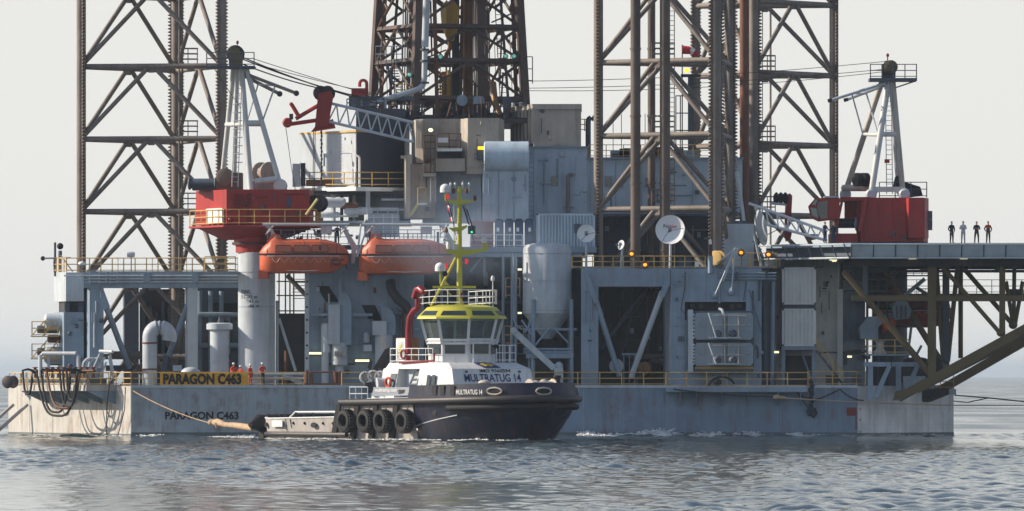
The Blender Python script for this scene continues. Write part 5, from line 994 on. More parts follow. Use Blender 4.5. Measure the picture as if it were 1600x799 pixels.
# ================================================================ right block, containers, stair
rw = thing('stern_block', 'plain grey wall block behind the two white containers', 'building', P(1260, 600, 8))
M_block2 = paint('stern_wall_grey', (.60, .63, .62), .55, .14, .25, .4, dent=.2); part('wall', MB().pb(1196, 1310, 404, 606, 8, 22), M_block2, rw); part('edge_column', MB().pb(1308, 1317, 452, 606, 7.4, 10), M_block2, rw); part('side_wall', MB().prism(XYs((1317, 9.5), (1352, 11), (1352, 22), (1310, 22)), D0, Z(405, 9)), M_grey, rw)
part('eaves', MB().pb(1196, 1318, 401, 405, 6.5, 22), M_dgrey, rw); bar(rw, 'wall_line', P(1276, 551, 7.95), P(1352, 551, 7.95), .06, M_dark, 4)
part('wall_door', MB().pb(1317.5, 1324, 552, 570, 9.3, 9.6), M_dgrey, rw)
for i, (px, y, w) in enumerate(((1209, 549, 8), (1324, 556, 7), (1296, 404, 12), (1300, 406, 7))):
    t = thing('bulkhead_lamp', ('lit wall lamp left of the lower container', 'lit wall lamp by the stern wall door', 'lit lamp under the helideck edge above the containers', 'lit greenish lamp under the helideck at the wall corner')[i], 'lamp', P(px, y, 3), 'lit wall lamps at the stern block'); Y_ = (3, 8.9, 6.2, 6.0)[i]; part('lens', MB().pb(px, px + w, y, y + 3, Y_ - .2, Y_), M_lampw, t); part('case', MB().pb(px - 1, px + w + 1, y - 1, y + 4, Y_ + .01, Y_ + .25), M_dgrey, t)
container('white corrugated container on top of its stack under the helideck', 1222, 1275, 418, 476, 4, 6, M_white, 8, 'stacked white containers'); container('white corrugated container standing below the other one', 1222, 1275, 482.5, 541, 4, 6, M_white, 8, 'stacked white containers')
cf = thing('container_stand', 'dark grey steel stand carrying the two white containers', 'stand', P(1248, 600, 5)); part('top_frame', MB().pb(1221, 1276, 541.5, 547, 3.9, 10), M_grey, cf); part('stack_spacer', MB().pb(1223, 1274, 476.6, 482, 4.2, 10), M_dgrey, cf)
for px in (1224, 1272): bar(cf, 'post', P(px, 606, 4.2), P(px, 547, 4.2), .16, M_grey, 4)
part('machinery', MB().pb(1228, 1268, 556, 606, 7, 8), M_dark, cf); bar(cf, 'brace', P(1252, 549, 5), P(1270, 600, 5), .1, M_grey, 6)
st = thing('stair', 'yellow railed steel stair down from the container stand', 'stair', P(1300, 604, 4))
for dy in (0,): bar(st, 'stringer', P(1276, 548, 3.6), P(1318, 602, 3.6), .1, M_dgrey, 4); bar(st, 'stringer', P(1276, 548, 4.8), P(1318, 602, 4.8), .1, M_dgrey, 4)
for k in range(14): a = P(1277, 549, 3.6).lerp(P(1317, 601, 3.6), k / 13); part('tread', MB().box(a.x - .12, a.x + .15, 3.6, 4.8, a.z, a.z + .04), M_dgrey, st)
for h in (.5, 1.05): bar(st, 'rail', P(1276, 548, 3.5) + V((0, 0, h)), P(1318, 602, 3.5) + V((0, 0, h)), .04, M_yel, 6)
for k in range(6): a = P(1276, 548, 3.5).lerp(P(1318, 602, 3.5), k / 5); bar(st, 'post', a, a + V((0, 0, 1.05)), .04, M_yel, 6)
# deck clutter at the foot
for i, (px, y, w, h, m_) in enumerate(((1290, 588, 20, 16, M_dark), (1226, 582, 12, 20, M_dark), (1330, 585, 16, 16, M_dgrey))): single('deck_box', MB().prism(XYs((px, 1.2), (px + w, 1.2), (px + w - 1, 2.2), (px + 1, 2.2)), D0, D0 + h / 19, None), m_, ('dark deck box at the stair foot', 'dark deck box under the container stand', 'grey deck box right of the stair')[i], 'box')

# ================================================================ helideck
hd = thing('helideck', 'broad grey helideck with outward safety net frames', 'helideck', P(1480, 405, 12)); HZ = Z(379.5, -4)
octo = XYs((1197, 7), (1330, -3), (1640, -3), (1760, 7), (1760, 24), (1640, 34), (1330, 34), (1197, 24))
part('deck_plate', MB().prism(octo, HZ - .3, HZ), M_grey, hd)
oc = V((sum(p[0] for p in octo) / 8, sum(p[1] for p in octo) / 8, 0))
inn = [((x - oc.x) * .97 + oc.x, (y - oc.y) * .95 + oc.y) for x, y in octo]
part('edge_girder', MB().prism(inn, HZ - 1.25, HZ - .31), M_dgrey, hd)
for i in (0, 1, 2, 7):
    a = V((*octo[i], 0)); b = V((*octo[(i + 1) % 8], 0)); o = V((b.y - a.y, -(b.x - a.x), 0)).normalized(); L_ = (b - a).length
    lo = [a + V((0, 0, HZ - 1.12)) + o * .2, b + V((0, 0, HZ - 1.12)) + o * .2]; hi = [a + o * .75 + V((0, 0, HZ - .12)), b + o * .75 + V((0, 0, HZ - .12))]
    k = max(2, round(L_ / 1.75))
    for j in range(k if i else 0):
        s0, s1 = (j + .03) / k, (j + .97) / k; part('net_panel', MB().face_prism([lo[0].lerp(lo[1], s0), lo[0].lerp(lo[1], s1), hi[0].lerp(hi[1], s1), hi[0].lerp(hi[1], s0)], (0, 0, .05)), paint('safety_net', (.40, .47, .53), .7, .2, .1, .3), hd)
    for j in range(k + 1): bar(hd, 'net_arm', lo[0].lerp(lo[1], j / k) - V((0, 0, .06)), hi[0].lerp(hi[1], j / k) + V((0, 0, .03)), .06, M_dgrey, 5)
    bar(hd, 'net_edge', hi[0], hi[1], .07, M_lgrey, 6); bar(hd, 'gutter_pipe', lo[0] - V((0, 0, .1)), lo[1] - V((0, 0, .1)), .09, M_lgrey, 6)
for k in range(9): part('floor_beam', MB().box(X(1215 + k * 60, 10), X(1215 + k * 60, 10) + .35, 2, 30, HZ - 1.9, HZ - 1.26), M_dark, hd)
for y in (0, 9, 20): part('main_girder', MB().box(X(1330, y), X(1700, y), y, y + .5, HZ - 1.88, HZ - 1.27), M_dark, hd)
for i, (px, lab) in enumerate(((1420, 'lit slot lamp under the helideck left of the tall column'), (1500, 'lit slot lamp under the helideck right of the tall column'))): single('slot_lamp', MB().pb(px, px + 12, 403.5, 405, -.6, -.4), M_lampw, lab, 'lamp', 'slot lamps under the helideck')
ht = thing('helideck_truss', 'olive yellow steel truss carrying the helideck over the bow', 'truss', P(1460, 600, 4))
def tb_(a, b, r_, m_=None, n=8, nm='truss_member'): bar(ht, nm, P(*a), P(*b), r_, m_ or M_olive, n)
tb_((1456, 404, .8), (1456, 588, .8), .34, None, 4, 'column'); tb_((1478, 404, 9), (1478, 582, 9), .28, M_dgrey, 4, 'column'); tb_((1501, 404, 10), (1501, 560, 10), .2, M_olive, 8, 'column'); tb_((1566, 404, 1), (1566, 520, 1), .24, M_olive, 4, 'column')
tb_((1318, 424, .8), (1455, 586, .8), .27); tb_((1384, 426, 9), (1474, 572, 9), .27); tb_((1462, 408, 9), (1474, 565, 9), .2); tb_((1497, 408, 9), (1481, 565, 9), .2); tb_((1468, 412, .8), (1562, 520, .8), .18); tb_((1506, 420, 9), (1583, 508, 9), .2)
tb_((1572, 440, 9), (1583, 508, 9), .17); tb_((1585, 404, 9), (1584, 508, 9), .17); tb_((1598, 440, 9), (1586, 508, 9), .17); tb_((1404, 622, .8), (1720, 449, .8), .36, None, 4, 'raking_beam'); tb_((1444, 624, 9), (1720, 466, 9), .36, None, 4, 'raking_beam'); tb_((1434, 610, 4), (1700, 474, 4), .24, None, 4, 'raking_beam')
tb_((1330, 466, .9), (1720, 466, .9), .22, None, 4, 'tie_beam'); tb_((1330, 467, 9), (1720, 467, 9), .22, M_dgrey, 4, 'tie_beam'); tb_((1355, 424, 9), (1720, 424, 9), .12, M_dgrey, 4, 'tie_beam'); tb_((1352, 402, .8), (1352, 470, .8), .2, M_dgrey, 4, 'column')
tb_((1392, 480, 9), (1445, 436, 9), .17, M_grey); tb_((1430, 448, 9), (1452, 463, 9), .15, M_dgrey)
for a in ((1456, 586, .8), (1476, 574, 9), (1564, 520, .8), (1583, 508, 9)): part('node_plate', MB().ball(P(*a), .38, .3, .36, 10, 6), M_olive, ht)
part('foot_shoe', MB().pp([(1396, 626), (1400, 612), (1414, 608), (1424, 612), (1414, 622)], .3, 1.4), M_olive, ht)
hw = thing('truss_walkway', 'dark grating walkway with thin rails inside the helideck truss', 'walkway', P(1450, 462, 10)); part('grating', MB().pb(1362, 1620, 459, 462, 10, 11.2), M_dark, hw)
rail_into(hw, [P(1362, 459, 10), P(1620, 459, 10)], h=1.15, mat=M_dgrey, step=1.2, r=.03); part('upper_grating', MB().pb(1362, 1480, 430, 432, 12, 13), M_dark, hw); rail_into(hw, [P(1362, 430, 12), P(1480, 430, 12)], h=1.05, mat=M_dark, step=.7, r=.03)
part('cable_tray', MB().pb(1515, 1620, 416, 418, 10, 10.6).pb(1500, 1600, 423, 424.5, 10.4, 10.9), M_dark, hw)
part('box', MB().pb(1577, 1600, 452, 470, 9.6, 10.4), M_dgrey, hw)
# tangle beneath the helideck near the bow
bt = thing('bow_machinery', 'dark blue machinery and canopy in the shade under the helideck', 'machinery', P(1370, 600, 8))
part('canopy', MB().pp([(1343, 512), (1356, 495), (1386, 494), (1384, 500), (1372, 512), (1372, 530), (1345, 530)], 6, 11), M_grey, bt); part('dark_room', MB().pb(1340, 1386, 406, 470, 12, 20), M_dark, bt); part('ribbed_tank', MB().pp([(1394, 480), (1402, 470), (1418, 472), (1424, 486), (1420, 498), (1398, 500)], 7, 9), M_grey, bt)
for k in range(3): bar(bt, 'tank_rib', P(1401 + k * 7, 498, 6.9), P(1401 + k * 7, 478, 6.9), .07, M_dgrey, 4)
for k in range(26):
    px = random.uniform(1318, 1400); y = random.uniform(408, 590); part('fitting', MB().pb(px, px + random.uniform(3, 14), y, y + random.uniform(3, 16), 9 + random.random() * 3, 13), random.choice((M_dark, M_dgrey, M_dgrey, M_grey)), bt)
for px in (1355, 1372, 1386, 1398): bar(bt, 'post', P(px, 606, 10), P(px, 406, 10), .12, M_dgrey, 6)
for y in (420, 436, 455): bar(bt, 'pipe', P(1318, y, 8.5), P(1390, y, 8.5), .08, M_dgrey, 6)
part('capstan', MB().lathe([(.5, 0), (.5, .3), (.32, .5), (.32, 1.0), (.5, 1.2)], P(1375, 555, 4), 14), M_lgrey, bt); part('work_platform', MB().pb(1353, 1422, 553, 556, 3.2, 6.5), M_grey, bt); rail_into(bt, [P(1355, 553, 3.3), P(1420, 553, 3.3)], h=1.15, step=1.0)
bar(bt, 'stay', P(1440, 540, 9), P(1404, 606, 9), .12, M_grey, 6); bar(bt, 'stay', P(1424, 510, 9), P(1412, 606, 9), .13, M_grey, 6)
part('winch_drum', MB().lathe([(.5, -1), (1.25, -.95), (1.25, -.8), (.8, -.75), (.8, .75), (1.25, .8), (1.25, .95), (.5, 1)], P(1432, 582, 6), 22, (.5, 1, 0)), M_dark, bt); part('winch_drum', MB().lathe([(.4, -.6), (.8, -.55), (.8, .55), (.4, .6)], P(1464, 576, 8), 18, (.5, 1, 0)), M_dark, bt); part('deck_house', MB().pb(1412, 1446, 588, 606, 4, 8), M_lgrey, bt); part('orange_box', MB().pb(1424, 1436, 606, 614, 3.6, 4.2), M_rustpipe, bt)
for i, (x, Y) in enumerate(((1350, .2), (1394, 2.8))):
    t = thing('anchor_bracket', ('grey triangular bracket frame standing out at the hull corner', 'grey triangular bracket frame next to the olive raking beam')[i], 'bracket', P(x + 10, 622, Y), 'bracket frames at the bow')
    part('post', MB().pb(x + 6, x + 14, 572, 626, Y - .6, Y - .2), M_grey, t); part('head_beam', MB().pb(x, x + 42, 566, 573, Y - .65, Y - .15), M_grey, t); part('strut', MB().pp([(x + 36, 573), (x + 43, 573), (x + 22, 622), (x + 14, 620)], Y - .6, Y - .2), M_grey, t)
br = thing('bow_platform', 'dark sloping sided platform overhanging the right hull end', 'platform', P(1472, 625, 10)); part('body', MB().pp([(1440, 608), (1492, 608), (1492, 613), (1455, 628), (1440, 628)], 8, 12), M_dark, br); part('white_box', MB().pb(1483, 1494, 608, 617, 7.6, 8), M_lgrey, br); rail_into(br, [P(1428, 608, 8.1), P(1490, 608, 8.1), P(1490, 608, 12)], h=1.15, step=1.1)
rb_ = lifeboat('lifeboat', 'red enclosed lifeboat hanging end-on behind the helideck truss', P(1428, 488, 13.5), rad(-40), None, paint('dull_red_boat', (.52, .05, .045), .5, .15, .05, .4))
single('life_ring', MB().tube(arc(P(1389, 507, 5.5), .42, 0, 350, 14, (1, 0, 0), (0, 0, 1)), .13, 8), M_vest, 'orange life ring in the shade under the helideck', 'life ring')

# ================================================================ right crane
RYc = 22
cr = thing('pedestal_crane', 'red pedestal crane with white A-frame mast behind the helideck', 'crane', P(1390, 380, RYc)); q = lambda a, b, Y=RYc: P(a, b, Y)
bar(cr, 'pedestal', q(1390, 606), q(1390, 378), 1.5, M_dgrey, 20)
part('house', MB().prism(XYs((1338, 19), (1345, 18.4), (1443, 18.4), (1450, 21), (1450, 27), (1338, 27)), Z(378, 18.4), Z(309, 18.4)), M_red, cr); part('rear_bay', MB().prism(XYs((1416, 18.2), (1420, 17.6), (1445, 17.6), (1451, 20)), Z(372, 18), Z(309.5, 18)), M_red, cr)
for px in (1358, 1376, 1398): bar(cr, 'panel_rib', q(px, 377, 18.3), q(px, 310, 18.3), .06, M_red, 4)
part('roof_frame', MB().pb(1314, 1360, 308, 314, 18.3, 25), M_red, cr); part('inner_panel', MB().pb(1320, 1339, 314, 345, 22, 23), paint('orange_red', (.40, .05, .02), .5), cr)
part('strut', MB().pp([(1350, 312), (1356, 312), (1346, 362), (1340, 362)], 18, 18.4), M_red, cr); part('strut', MB().pp([(1309, 340), (1314, 313), (1318, 313), (1306, 372), (1298, 372)], 18, 18.5), M_red, cr)
part('base_frame', MB().pb(1298, 1340, 365, 380, 18.2, 24), M_red, cr); part('boom_winch', MB().lathe([(.35, -.9), (.42, -.8), (.42, .8), (.35, .9)], q(1322, 349, 19), 14, (1, .1, 0)), M_black, cr); part('winch_cheek', MB().lathe([(.2, -.15), (.62, 0), (.2, .15)], q(1338, 350, 18.8), 14, (1, -.3, 0)), M_lgrey, cr)
cab = part('cab', MB().pp([(1264, 322), (1274, 310), (1296, 309), (1312, 310), (1312, 342), (1280, 346), (1268, 340)], 17.4, 19.6), M_red, cr); part('cab_window', MB().pp([(1278, 316), (1293, 313), (1293, 341), (1283, 343), (1276, 330)], 17.3, 17.38), M_glass, cab); part('cab_window', MB().pp([(1266, 325), (1275, 325), (1279, 341), (1270, 338)], 17.3, 17.38), M_green, cab); part('cab_window', MB().pp([(1268, 320), (1275, 312), (1278, 313), (1274, 321)], 17.3, 17.38), M_green, cab); part('cab_roof', MB().pb(1288, 1311, 306.5, 309, 17.2, 19.8), M_lgrey, cab)
for a, b, r_ in (((1378, 128, 23), (1321, 300, 26), .24), ((1388, 127, 21.4), (1361, 306, 19.5), .27), ((1395, 127, 21.4), (1411, 304, 19.5), .24), ((1392, 128, 23), (1404, 300, 26), .2)): bar(cr, 'gantry_leg', P(*a), P(*b), r_, M_crane if r_ != .24 else M_beige, 12)
bar(cr, 'gantry_tie', q(1375, 210, 20.5), q(1404, 210, 20.5), .22, M_crane, 10); bar(cr, 'gantry_tie', q(1350, 210, 24), q(1376, 211, 21), .16, M_crane, 10); part('gantry_foot', MB().pp([(1356, 302), (1362, 292), (1412, 292), (1420, 297), (1420, 308), (1406, 308), (1400, 300), (1372, 300), (1366, 310), (1356, 310)], 19.2, 19.8), M_crane, cr); bar(cr, 'gantry_foot', q(1318, 294, 25), q(1362, 294, 22), .28, M_beige, 10)
for px, Y in ((1321, 25.8), (1361, 19.1), (1413, 19.1)): part('foot_sheave', MB().lathe([(.35, -.2), (.5, 0), (.35, .2)], q(px, 304, Y), 14, (0, 1, 0)), M_lgrey, cr)
ladder_into(cr, q(1390, 303, 20), q(1388, 128, 21), .5, M_lgrey); part('head_platform', MB().pb(1359, 1433, 122, 126.5, 20.3, 23.6), M_dgrey, cr); rail_into(cr, [q(1360, 122, 23.5), q(1360, 122, 20.4), q(1432, 122, 20.4), q(1432, 122, 23.5)], h=1.15, mat=M_dgrey, step=1.0); bar(cr, 'platform_stay', q(1430, 127, 21), q(1400, 137, 21), .06, M_dgrey, 5)
part('head_block', MB().pp([(1379, 126), (1379, 102), (1384, 95), (1394, 95), (1400, 102), (1399, 126)], 21.4, 22.6), M_dark, cr); part('head_sheave', MB().lathe([(.4, -.1), (.6, 0), (.4, .1)], q(1392, 105, 21.3), 14, (0, 1, 0)), M_olive, cr); bar(cr, 'beacon_stalk', q(1387, 96), q(1387, 88), .05, M_dark, 5); part('beacon', MB().ball(q(1387, 86.5), .13, .13, .17), M_dred, cr)
for a, b in (((1384, 130, 21), (1298, 157, 20)), ((1384, 133, 22), (1323, 156, 22))): bar(cr, 'spar', P(*a), P(*b), .13, M_lgrey, 8); part('spar_end', MB().beam(P(*b) - V((.25, 0, .06)), P(*b) + V((.1, 0, .03)), .3), M_dark, cr)
for a, b in (((1331, 147, 21), (1348, 209, 24)), ((1354, 147, 22), (1371, 206, 21)), ((1328, 146, 20.4), (1354, 147, 22))): bar(cr, 'strut', P(*a), P(*b), .07, M_lgrey, 6)
for dx in (0, 8): part('cable_drum', MB().lathe([(.35, -.3), (.58, -.25), (.58, .25), (.35, .3)], q(1340 + dx * 1.4, 281 , 22), 18, (1, .5, 0)), M_black, cr)
part('hoist_motor', MB().pp([(1396, 292), (1400, 276), (1404, 274), (1406, 282), (1438, 292), (1442, 306), (1422, 308), (1416, 296)], 20, 22), M_black, cr); rail_into(cr, [q(1374, 309, 20), q(1448, 309, 20), q(1448, 309, 26)], h=1.3, mat=M_dgrey, step=1.6); part('red_board', MB().pb(1382, 1390, 249, 255, 19.9, 20), M_red, cr); rail_into(cr, [q(1451, 360, 19), q(1456, 360, 22)], h=1.6, mat=M_dgrey, step=.6)
b2_ = thing('crane_boom', 'white lattice boom of the right crane laid down towards the left', 'crane boom', P(1292, 375, 18)); boom(b2_, (1170, 318), (1186, 348), (1292, 362), (1292, 376), 16, 17.8, 16.5, 18, 7, M_white, .12, .07); boom_red = M_red
part('head_plate', MB().pp([(1226, 352), (1228, 306), (1234, 302), (1238, 306), (1236, 350)], 20.5, 21.2), M_red, b2_); 
for k in range(3): part('sheave', MB().lathe([(.4, -.12), (.52, 0), (.4, .12)], q(1213 + k * 7, 310, 20.6), 16, (1, .4, 0)), M_black, b2_)
part('hook_block', MB().pp([(1224, 362), (1238, 360), (1236, 372), (1228, 378)], 19, 19.6), M_red, b2_); part('hook_block', MB().pp([(1262, 366), (1278, 366), (1276, 374), (1266, 376)], 19, 19.6), M_red, b2_); bar(b2_, 'pendant', P(1204, 318, 20), P(1228, 320, 20.5), .1, M_lgrey, 6)
bl2 = thing('walk_ladder', 'white slanted post and small landing left of the rear leg foot', 'post', P(1162, 350, 14)); bar(bl2, 'post', P(1151, 268, 14), P(1163, 350, 14), .17, M_lgrey, 8); rail_into(bl2, [P(1148, 345, 14), P(1165, 345, 14)], h=1.1, mat=M_dgrey, step=.5); part('landing', MB().pb(1145, 1170, 345, 350, 13.8, 15), M_dgrey, bl2)

# ---- mooring lines on the right
ml = thing('tow_bridle', 'dark chain and shackles hanging on the hull side near the red mark', 'chain', P(1266, 640, -.4))
for k in range(9): part('chain_link', MB().lathe([(.07, -.24), (.2, 0), (.07, .24)], P(1268 + (k % 2) * 2 - 1, 597 + k * 6, -.35), 8, (0, .1, 1)), M_dark, ml)
part('shackle', MB().tube([P(1262, 640, -.4), P(1264, 648, -.4), P(1271, 652, -.4), P(1275, 646, -.4), P(1272, 638, -.4)], .13, 8), M_dark, ml)
for a, b, d_ in (((1243, 608), (1268, 643), .1), ((1238, 607), (1272, 625), .2), ((1272, 625), (1312, 608), .1), ((1312, 608), (1350, 626), .25)): part('rope', MB().tube(sag(P(*a, -.35), P(*b, -.4), d_, 8), .06, 6), M_dark, ml)
wire('tow_rope', sag(P(1052, 608, -1.6), P(1210, 620, -1.6), .15), .06, M_dark, 'dark tow rope along the overhanging walkway', 'rope'); single('rope_shackle', MB().ball(P(1214, 621, -1.6), .35, .2, .2).ball(P(1222, 622, -1.6), .3, .2, .16), M_rope, 'tan knotted shackle joining the dark and pale ropes', 'shackle')
wire('tow_rope', [P(1222, 622, -1.6), P(1345, 629, -1), P(1480, 633.5, 6), P(1640, 634, 8)], .05, paint('pale_rope', (.5, .36, .28), .8), 'long pale tow rope crossing the bright hull corner', 'rope'); wire('tow_rope', [P(1492, 618, 11), P(1545, 622, 14), P(1640, 632, 16)], .06, M_dark, 'dark rope leaving the right hull end above the water', 'rope'); wire('tow_rope', [P(1490, 627, 11), P(1512, 629, 12), P(1545, 622, 14)], .05, M_dark, 'slack dark rope loop at the right hull end', 'rope')

clutter(rw, 1278, 1306, 412, 545, 8, 10, (M_lgrey, M_grey, M_dgrey), 31); clutter(rw, 1198, 1220, 412, 600, 8, 10, (M_grey, M_dgrey), 32); clutter(cr, 1346, 1414, 314, 374, 18.35, 8, (M_red, M_dred, M_dgrey), 33)
# ================================================================ tug
TA = rad(55); TL = 34.0
stem = P(868, 690, -48); tfw = V((math.cos(TA), -math.sin(TA), 0)); tst = V((-math.sin(TA), -math.cos(TA), 0))
torg = V((stem.x, stem.y, 0)) - tfw * TL
def T(u, v, z): return torg + tfw * u + tst * v + V((0, 0, z))     # u from stern to bow, v to starboard (the side in view), z above water
tug = thing('tug_boat', 'dark blue tug with white deckhouse and yellow mast towing in front of the rig', 'tug boat', T(16, 0, 0))
def hb(u, s_):                                                        # half beam at station u, level s_ (0 waterline, 1 sheer)
    us = 31.4 + 2.6 * s_; p = 2.6 + .9 * s_; w = 5.25 + .45 * s_
    if u <= 18: return w * (1 - .05 * max(0, (6 - u) / 6) ** 2) * (1 - .24 * max(0, (3 - u) / 3) ** 2.4)
    t = min(1, (u - 18) / (us - 18)); return w * max(0, 1 - t ** p) ** .5
def loft(stn, levels, sides=(1, -1)):                                 # sides of the hull between levels (z as function of u, s_)
    m = MB()
    for sd in sides:
        rows = [[T(min(u, 31.4 + 2.6 * s_), sd * hb(min(u, 31.4 + 2.6 * s_), s_), z(u)) for s_, z in levels] for u in stn]
        if sd < 0: rows = [r_[::-1] for r_ in rows]
        m.grid(rows)
    return m
fz = lambda u: 2.95 + .3 * max(0, (u - 12) / 20) ** 1.5
fore = [13.2 + (34 - 13.2) * (1 - (1 - i / 48) ** 1.7) for i in range(49)]; aft = [0 + 13.4 * i / 16 for i in range(17)]
sheen_hull = paint('scuffed_sheen_side', (.36, .34, .325), .5, .2, .3, .6)  # scuffed coat, pale because the sun sheen is put into its colour
part('fore_hull', loft([u for u in fore if u > 22.6], [(-.6, lambda u: -1.6), (0, lambda u: 0), (.35, lambda u: 1.0), (.7, lambda u: 2.0), (1, lambda u: fz(u))]), M_navy, tug)
for sd in (1, -1): part('mid_hull', loft([13.2 + i * .8 for i in range(13)], [(-.2, lambda u: -1.6), (0, lambda u: 0), (.5, lambda u: 1.5), (1, lambda u: fz(u))], (sd,)), sheen_hull, tug, label='scuffed hull side behind the tyres, sun sheen painted pale')
az = lambda u: 1.62 + .18 * (u / 12.6) + .12 * max(0, (2 - u) / 2)
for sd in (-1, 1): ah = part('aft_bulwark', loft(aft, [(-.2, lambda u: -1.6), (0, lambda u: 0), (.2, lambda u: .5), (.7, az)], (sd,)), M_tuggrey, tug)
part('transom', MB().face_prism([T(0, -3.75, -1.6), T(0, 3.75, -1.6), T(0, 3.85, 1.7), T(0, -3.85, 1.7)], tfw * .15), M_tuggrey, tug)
part('aft_deck', MB().face_prism([T(.1, -3.6, 1.0), T(.1, 3.6, 1.0), T(3, 4.8, 1.0), T(13.3, 5.1, 1.0), T(13.3, -5.1, 1.0), T(3, -4.8, 1.0)], (0, 0, -.1)), M_dgrey, tug)
part('fore_deck', MB().face_prism([T(u, hb(u, 1) - .05, fz(u) - .02) for u in fore] + [T(u, -hb(u, 1) + .05, fz(u) - .02) for u in fore[::-1]], (0, 0, -.1)), M_dgrey, tug)
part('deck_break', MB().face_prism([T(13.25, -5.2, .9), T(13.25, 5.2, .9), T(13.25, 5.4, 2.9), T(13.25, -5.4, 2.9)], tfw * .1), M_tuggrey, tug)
part('aft_fender', MB().tube([T(u, hb(u, .2) + .1, .42) for u in aft], .2, 8), M_soot, tug); part('aft_cap_rail', MB().tube([T(u, hb(u, .7), az(u)) for u in aft], .06, 6), M_tugw, tug)
fpts = [T(u, hb(u, 1) + .16, fz(u)) for u in fore]; fpt2 = [T(u, -hb(u, 1) - .16, fz(u)) for u in fore]
fd = part('main_fender', MB().tube(fpts + fpt2[::-1][1:], .28, 10), M_soot, tug)
f2 = [u for u in fore if u > 27]; part('bow_fender', MB().tube([T(u, hb(u, .9) + .12, fz(u) - .6) for u in f2] + [T(u, -hb(u, .9) - .12, fz(u) - .6) for u in f2[::-1][1:]], .24, 10), M_black, tug)
def bulw(u0, u1, n, z0, z1, mat, name, k=.985):
    us = [u0 + (u1 - u0) * (1 - (1 - i / n) ** 1.6) for i in range(n + 1)]
    for sd in (1, -1):
        r0 = [[T(u, sd * hb(u, 1), z0(u)), T(u - .35 * max(0, (u - 24) / 10), sd * hb(u, 1) * k, z1(u))] for u in us]
        ri = [[a - tst * sd * .12 - tfw * .08, b - tst * sd * .12 - tfw * .08] for a, b in r0]
        m = MB().add([p for a, c in zip(r0, ri) for p in (a[0], a[1], c[1], c[0])], [(i * 4 + j, i * 4 + (j + 1) % 4, (i + 1) * 4 + (j + 1) % 4, (i + 1) * 4 + j) for i in range(n) for j in range(4)] + [(0, 1, 2, 3), (n * 4 + 3, n * 4 + 2, n * 4 + 1, n * 4)])
        part(name, m, mat, tug)
bulw(22.3, 34, 34, lambda u: fz(u) + .05, lambda u: 4.3 + .2 * max(0, (u - 24) / 10), M_navy, 'bow_bulwark')
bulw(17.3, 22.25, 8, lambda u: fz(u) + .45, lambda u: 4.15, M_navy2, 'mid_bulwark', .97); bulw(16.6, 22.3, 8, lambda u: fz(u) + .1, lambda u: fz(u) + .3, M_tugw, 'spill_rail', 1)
# white knuckle line, porthole, fairleads
part('knuckle_line', MB().tube([T(22.9 + i * .55, hb(22.9 + i * .55, .32 + .05 * i) + .03, 1.15 + .85 * (i / 9) ** .8) for i in range(10)], .035, 5), M_tugw, tug); part('porthole', MB().lathe([(.24, 0), (.24, .05)], T(25.4, hb(25.4, .7) + .02, 2.2), 14, tst + tfw * .1), M_black, tug)
for u, sd in ((31.4, 1), (33.85, 1), (31.7, -1)):
    c_ = T(u, sd * hb(u, 1) * .995, 3.85); n_ = (T(u - .1, sd * hb(u - .1, 1), 0) - T(u + .1, sd * hb(u + .1, 1), 0)).normalized(); nn = V((n_.y, -n_.x, 0)) * (1 if V((n_.y, -n_.x, 0)).dot(tst * sd + tfw * .5) > 0 else -1); ex_ = V((-nn.y, nn.x, 0))
    fr_ = part('fairlead', MB().tube([c_ + nn * .06 + ex_ * .62 * math.cos(a * .3927) + V((0, 0, .26 * math.sin(a * .3927))) for a in range(17)], .075, 6, False), M_beige, tug); part('fairlead_throat', MB().face_prism([c_ + nn * .045 + ex_ * .55 * math.cos(a * .3927) + V((0, 0, .2 * math.sin(a * .3927))) for a in range(16)], nn * .02), M_black, fr_)
for u in (25.4, 26.3, 27.4): part('freeing_slot', MB().face_prism([T(u, hb(u, 1) + .0, 3.55), T(u + .45, hb(u + .45, 1) + .0, 3.55), T(u + .45, hb(u + .45, 1) + .0, 4.3), T(u, hb(u, 1) + .0, 4.3)], tst * .03), M_black, tug)
part('freeing_port', MB().face_prism([T(20.9, 5.55, 3.62), T(21.7, 5.52, 3.62), T(21.7, 5.5, 3.95), T(20.9, 5.5, 3.95)], tst * .12), M_black, tug)
side_dir = lambda u: (T(u + .3, hb(u + .3, 1), 0) - T(u - .3, hb(u - .3, 1), 0)).normalized()
lettering(tug, 'multraship.com', T(19.2, 5.56, 3.88), 3.0, .36, tfw, (0, 0, 1), M_inkw, lift=.1)
lettering(tug, 'MULTRATUG 14', T(29.35, hb(29.35, 1) - .02, 3.78), 2.5, .38, side_dir(29.6), (0, 0, 1), M_inkw, lift=.12)
part('side_board', MB().face_prism([T(3.0, hb(3, .7) + .06, 1.0), T(4.6, hb(4.6, .7) + .06, 1.0), T(4.6, hb(4.6, .7) + .06, 1.5), T(3.0, hb(3, .7) + .06, 1.5)], tst * .05), M_tugw, ah)
for u in (1.6, 9.0): part('mooring_port', MB().face_prism([T(u + .4 * math.cos(a * .7854), hb(u + .4 * math.cos(a * .7854), .6) + .06, 1.15 + .22 * math.sin(a * .7854)) for a in range(8)], tst * .06), M_black, ah)
for u in (6.0, 7.6, 10.2, 11.6): part('bolt_eye', MB().ball(T(u, hb(u, .5) + .04, 1.3), .12, .1, .12, 8, 5), M_black, ah)
part('door_seam', MB().tube([T(4.9, hb(5, .3) + .05, .7), T(4.9, hb(5, .7) + .03, 1.9)], .03, 4).tube([T(5.6, hb(5, .3) + .05, .9), T(5.6, hb(5, .7) + .03, 1.6)], .03, 4), M_dgrey, ah)
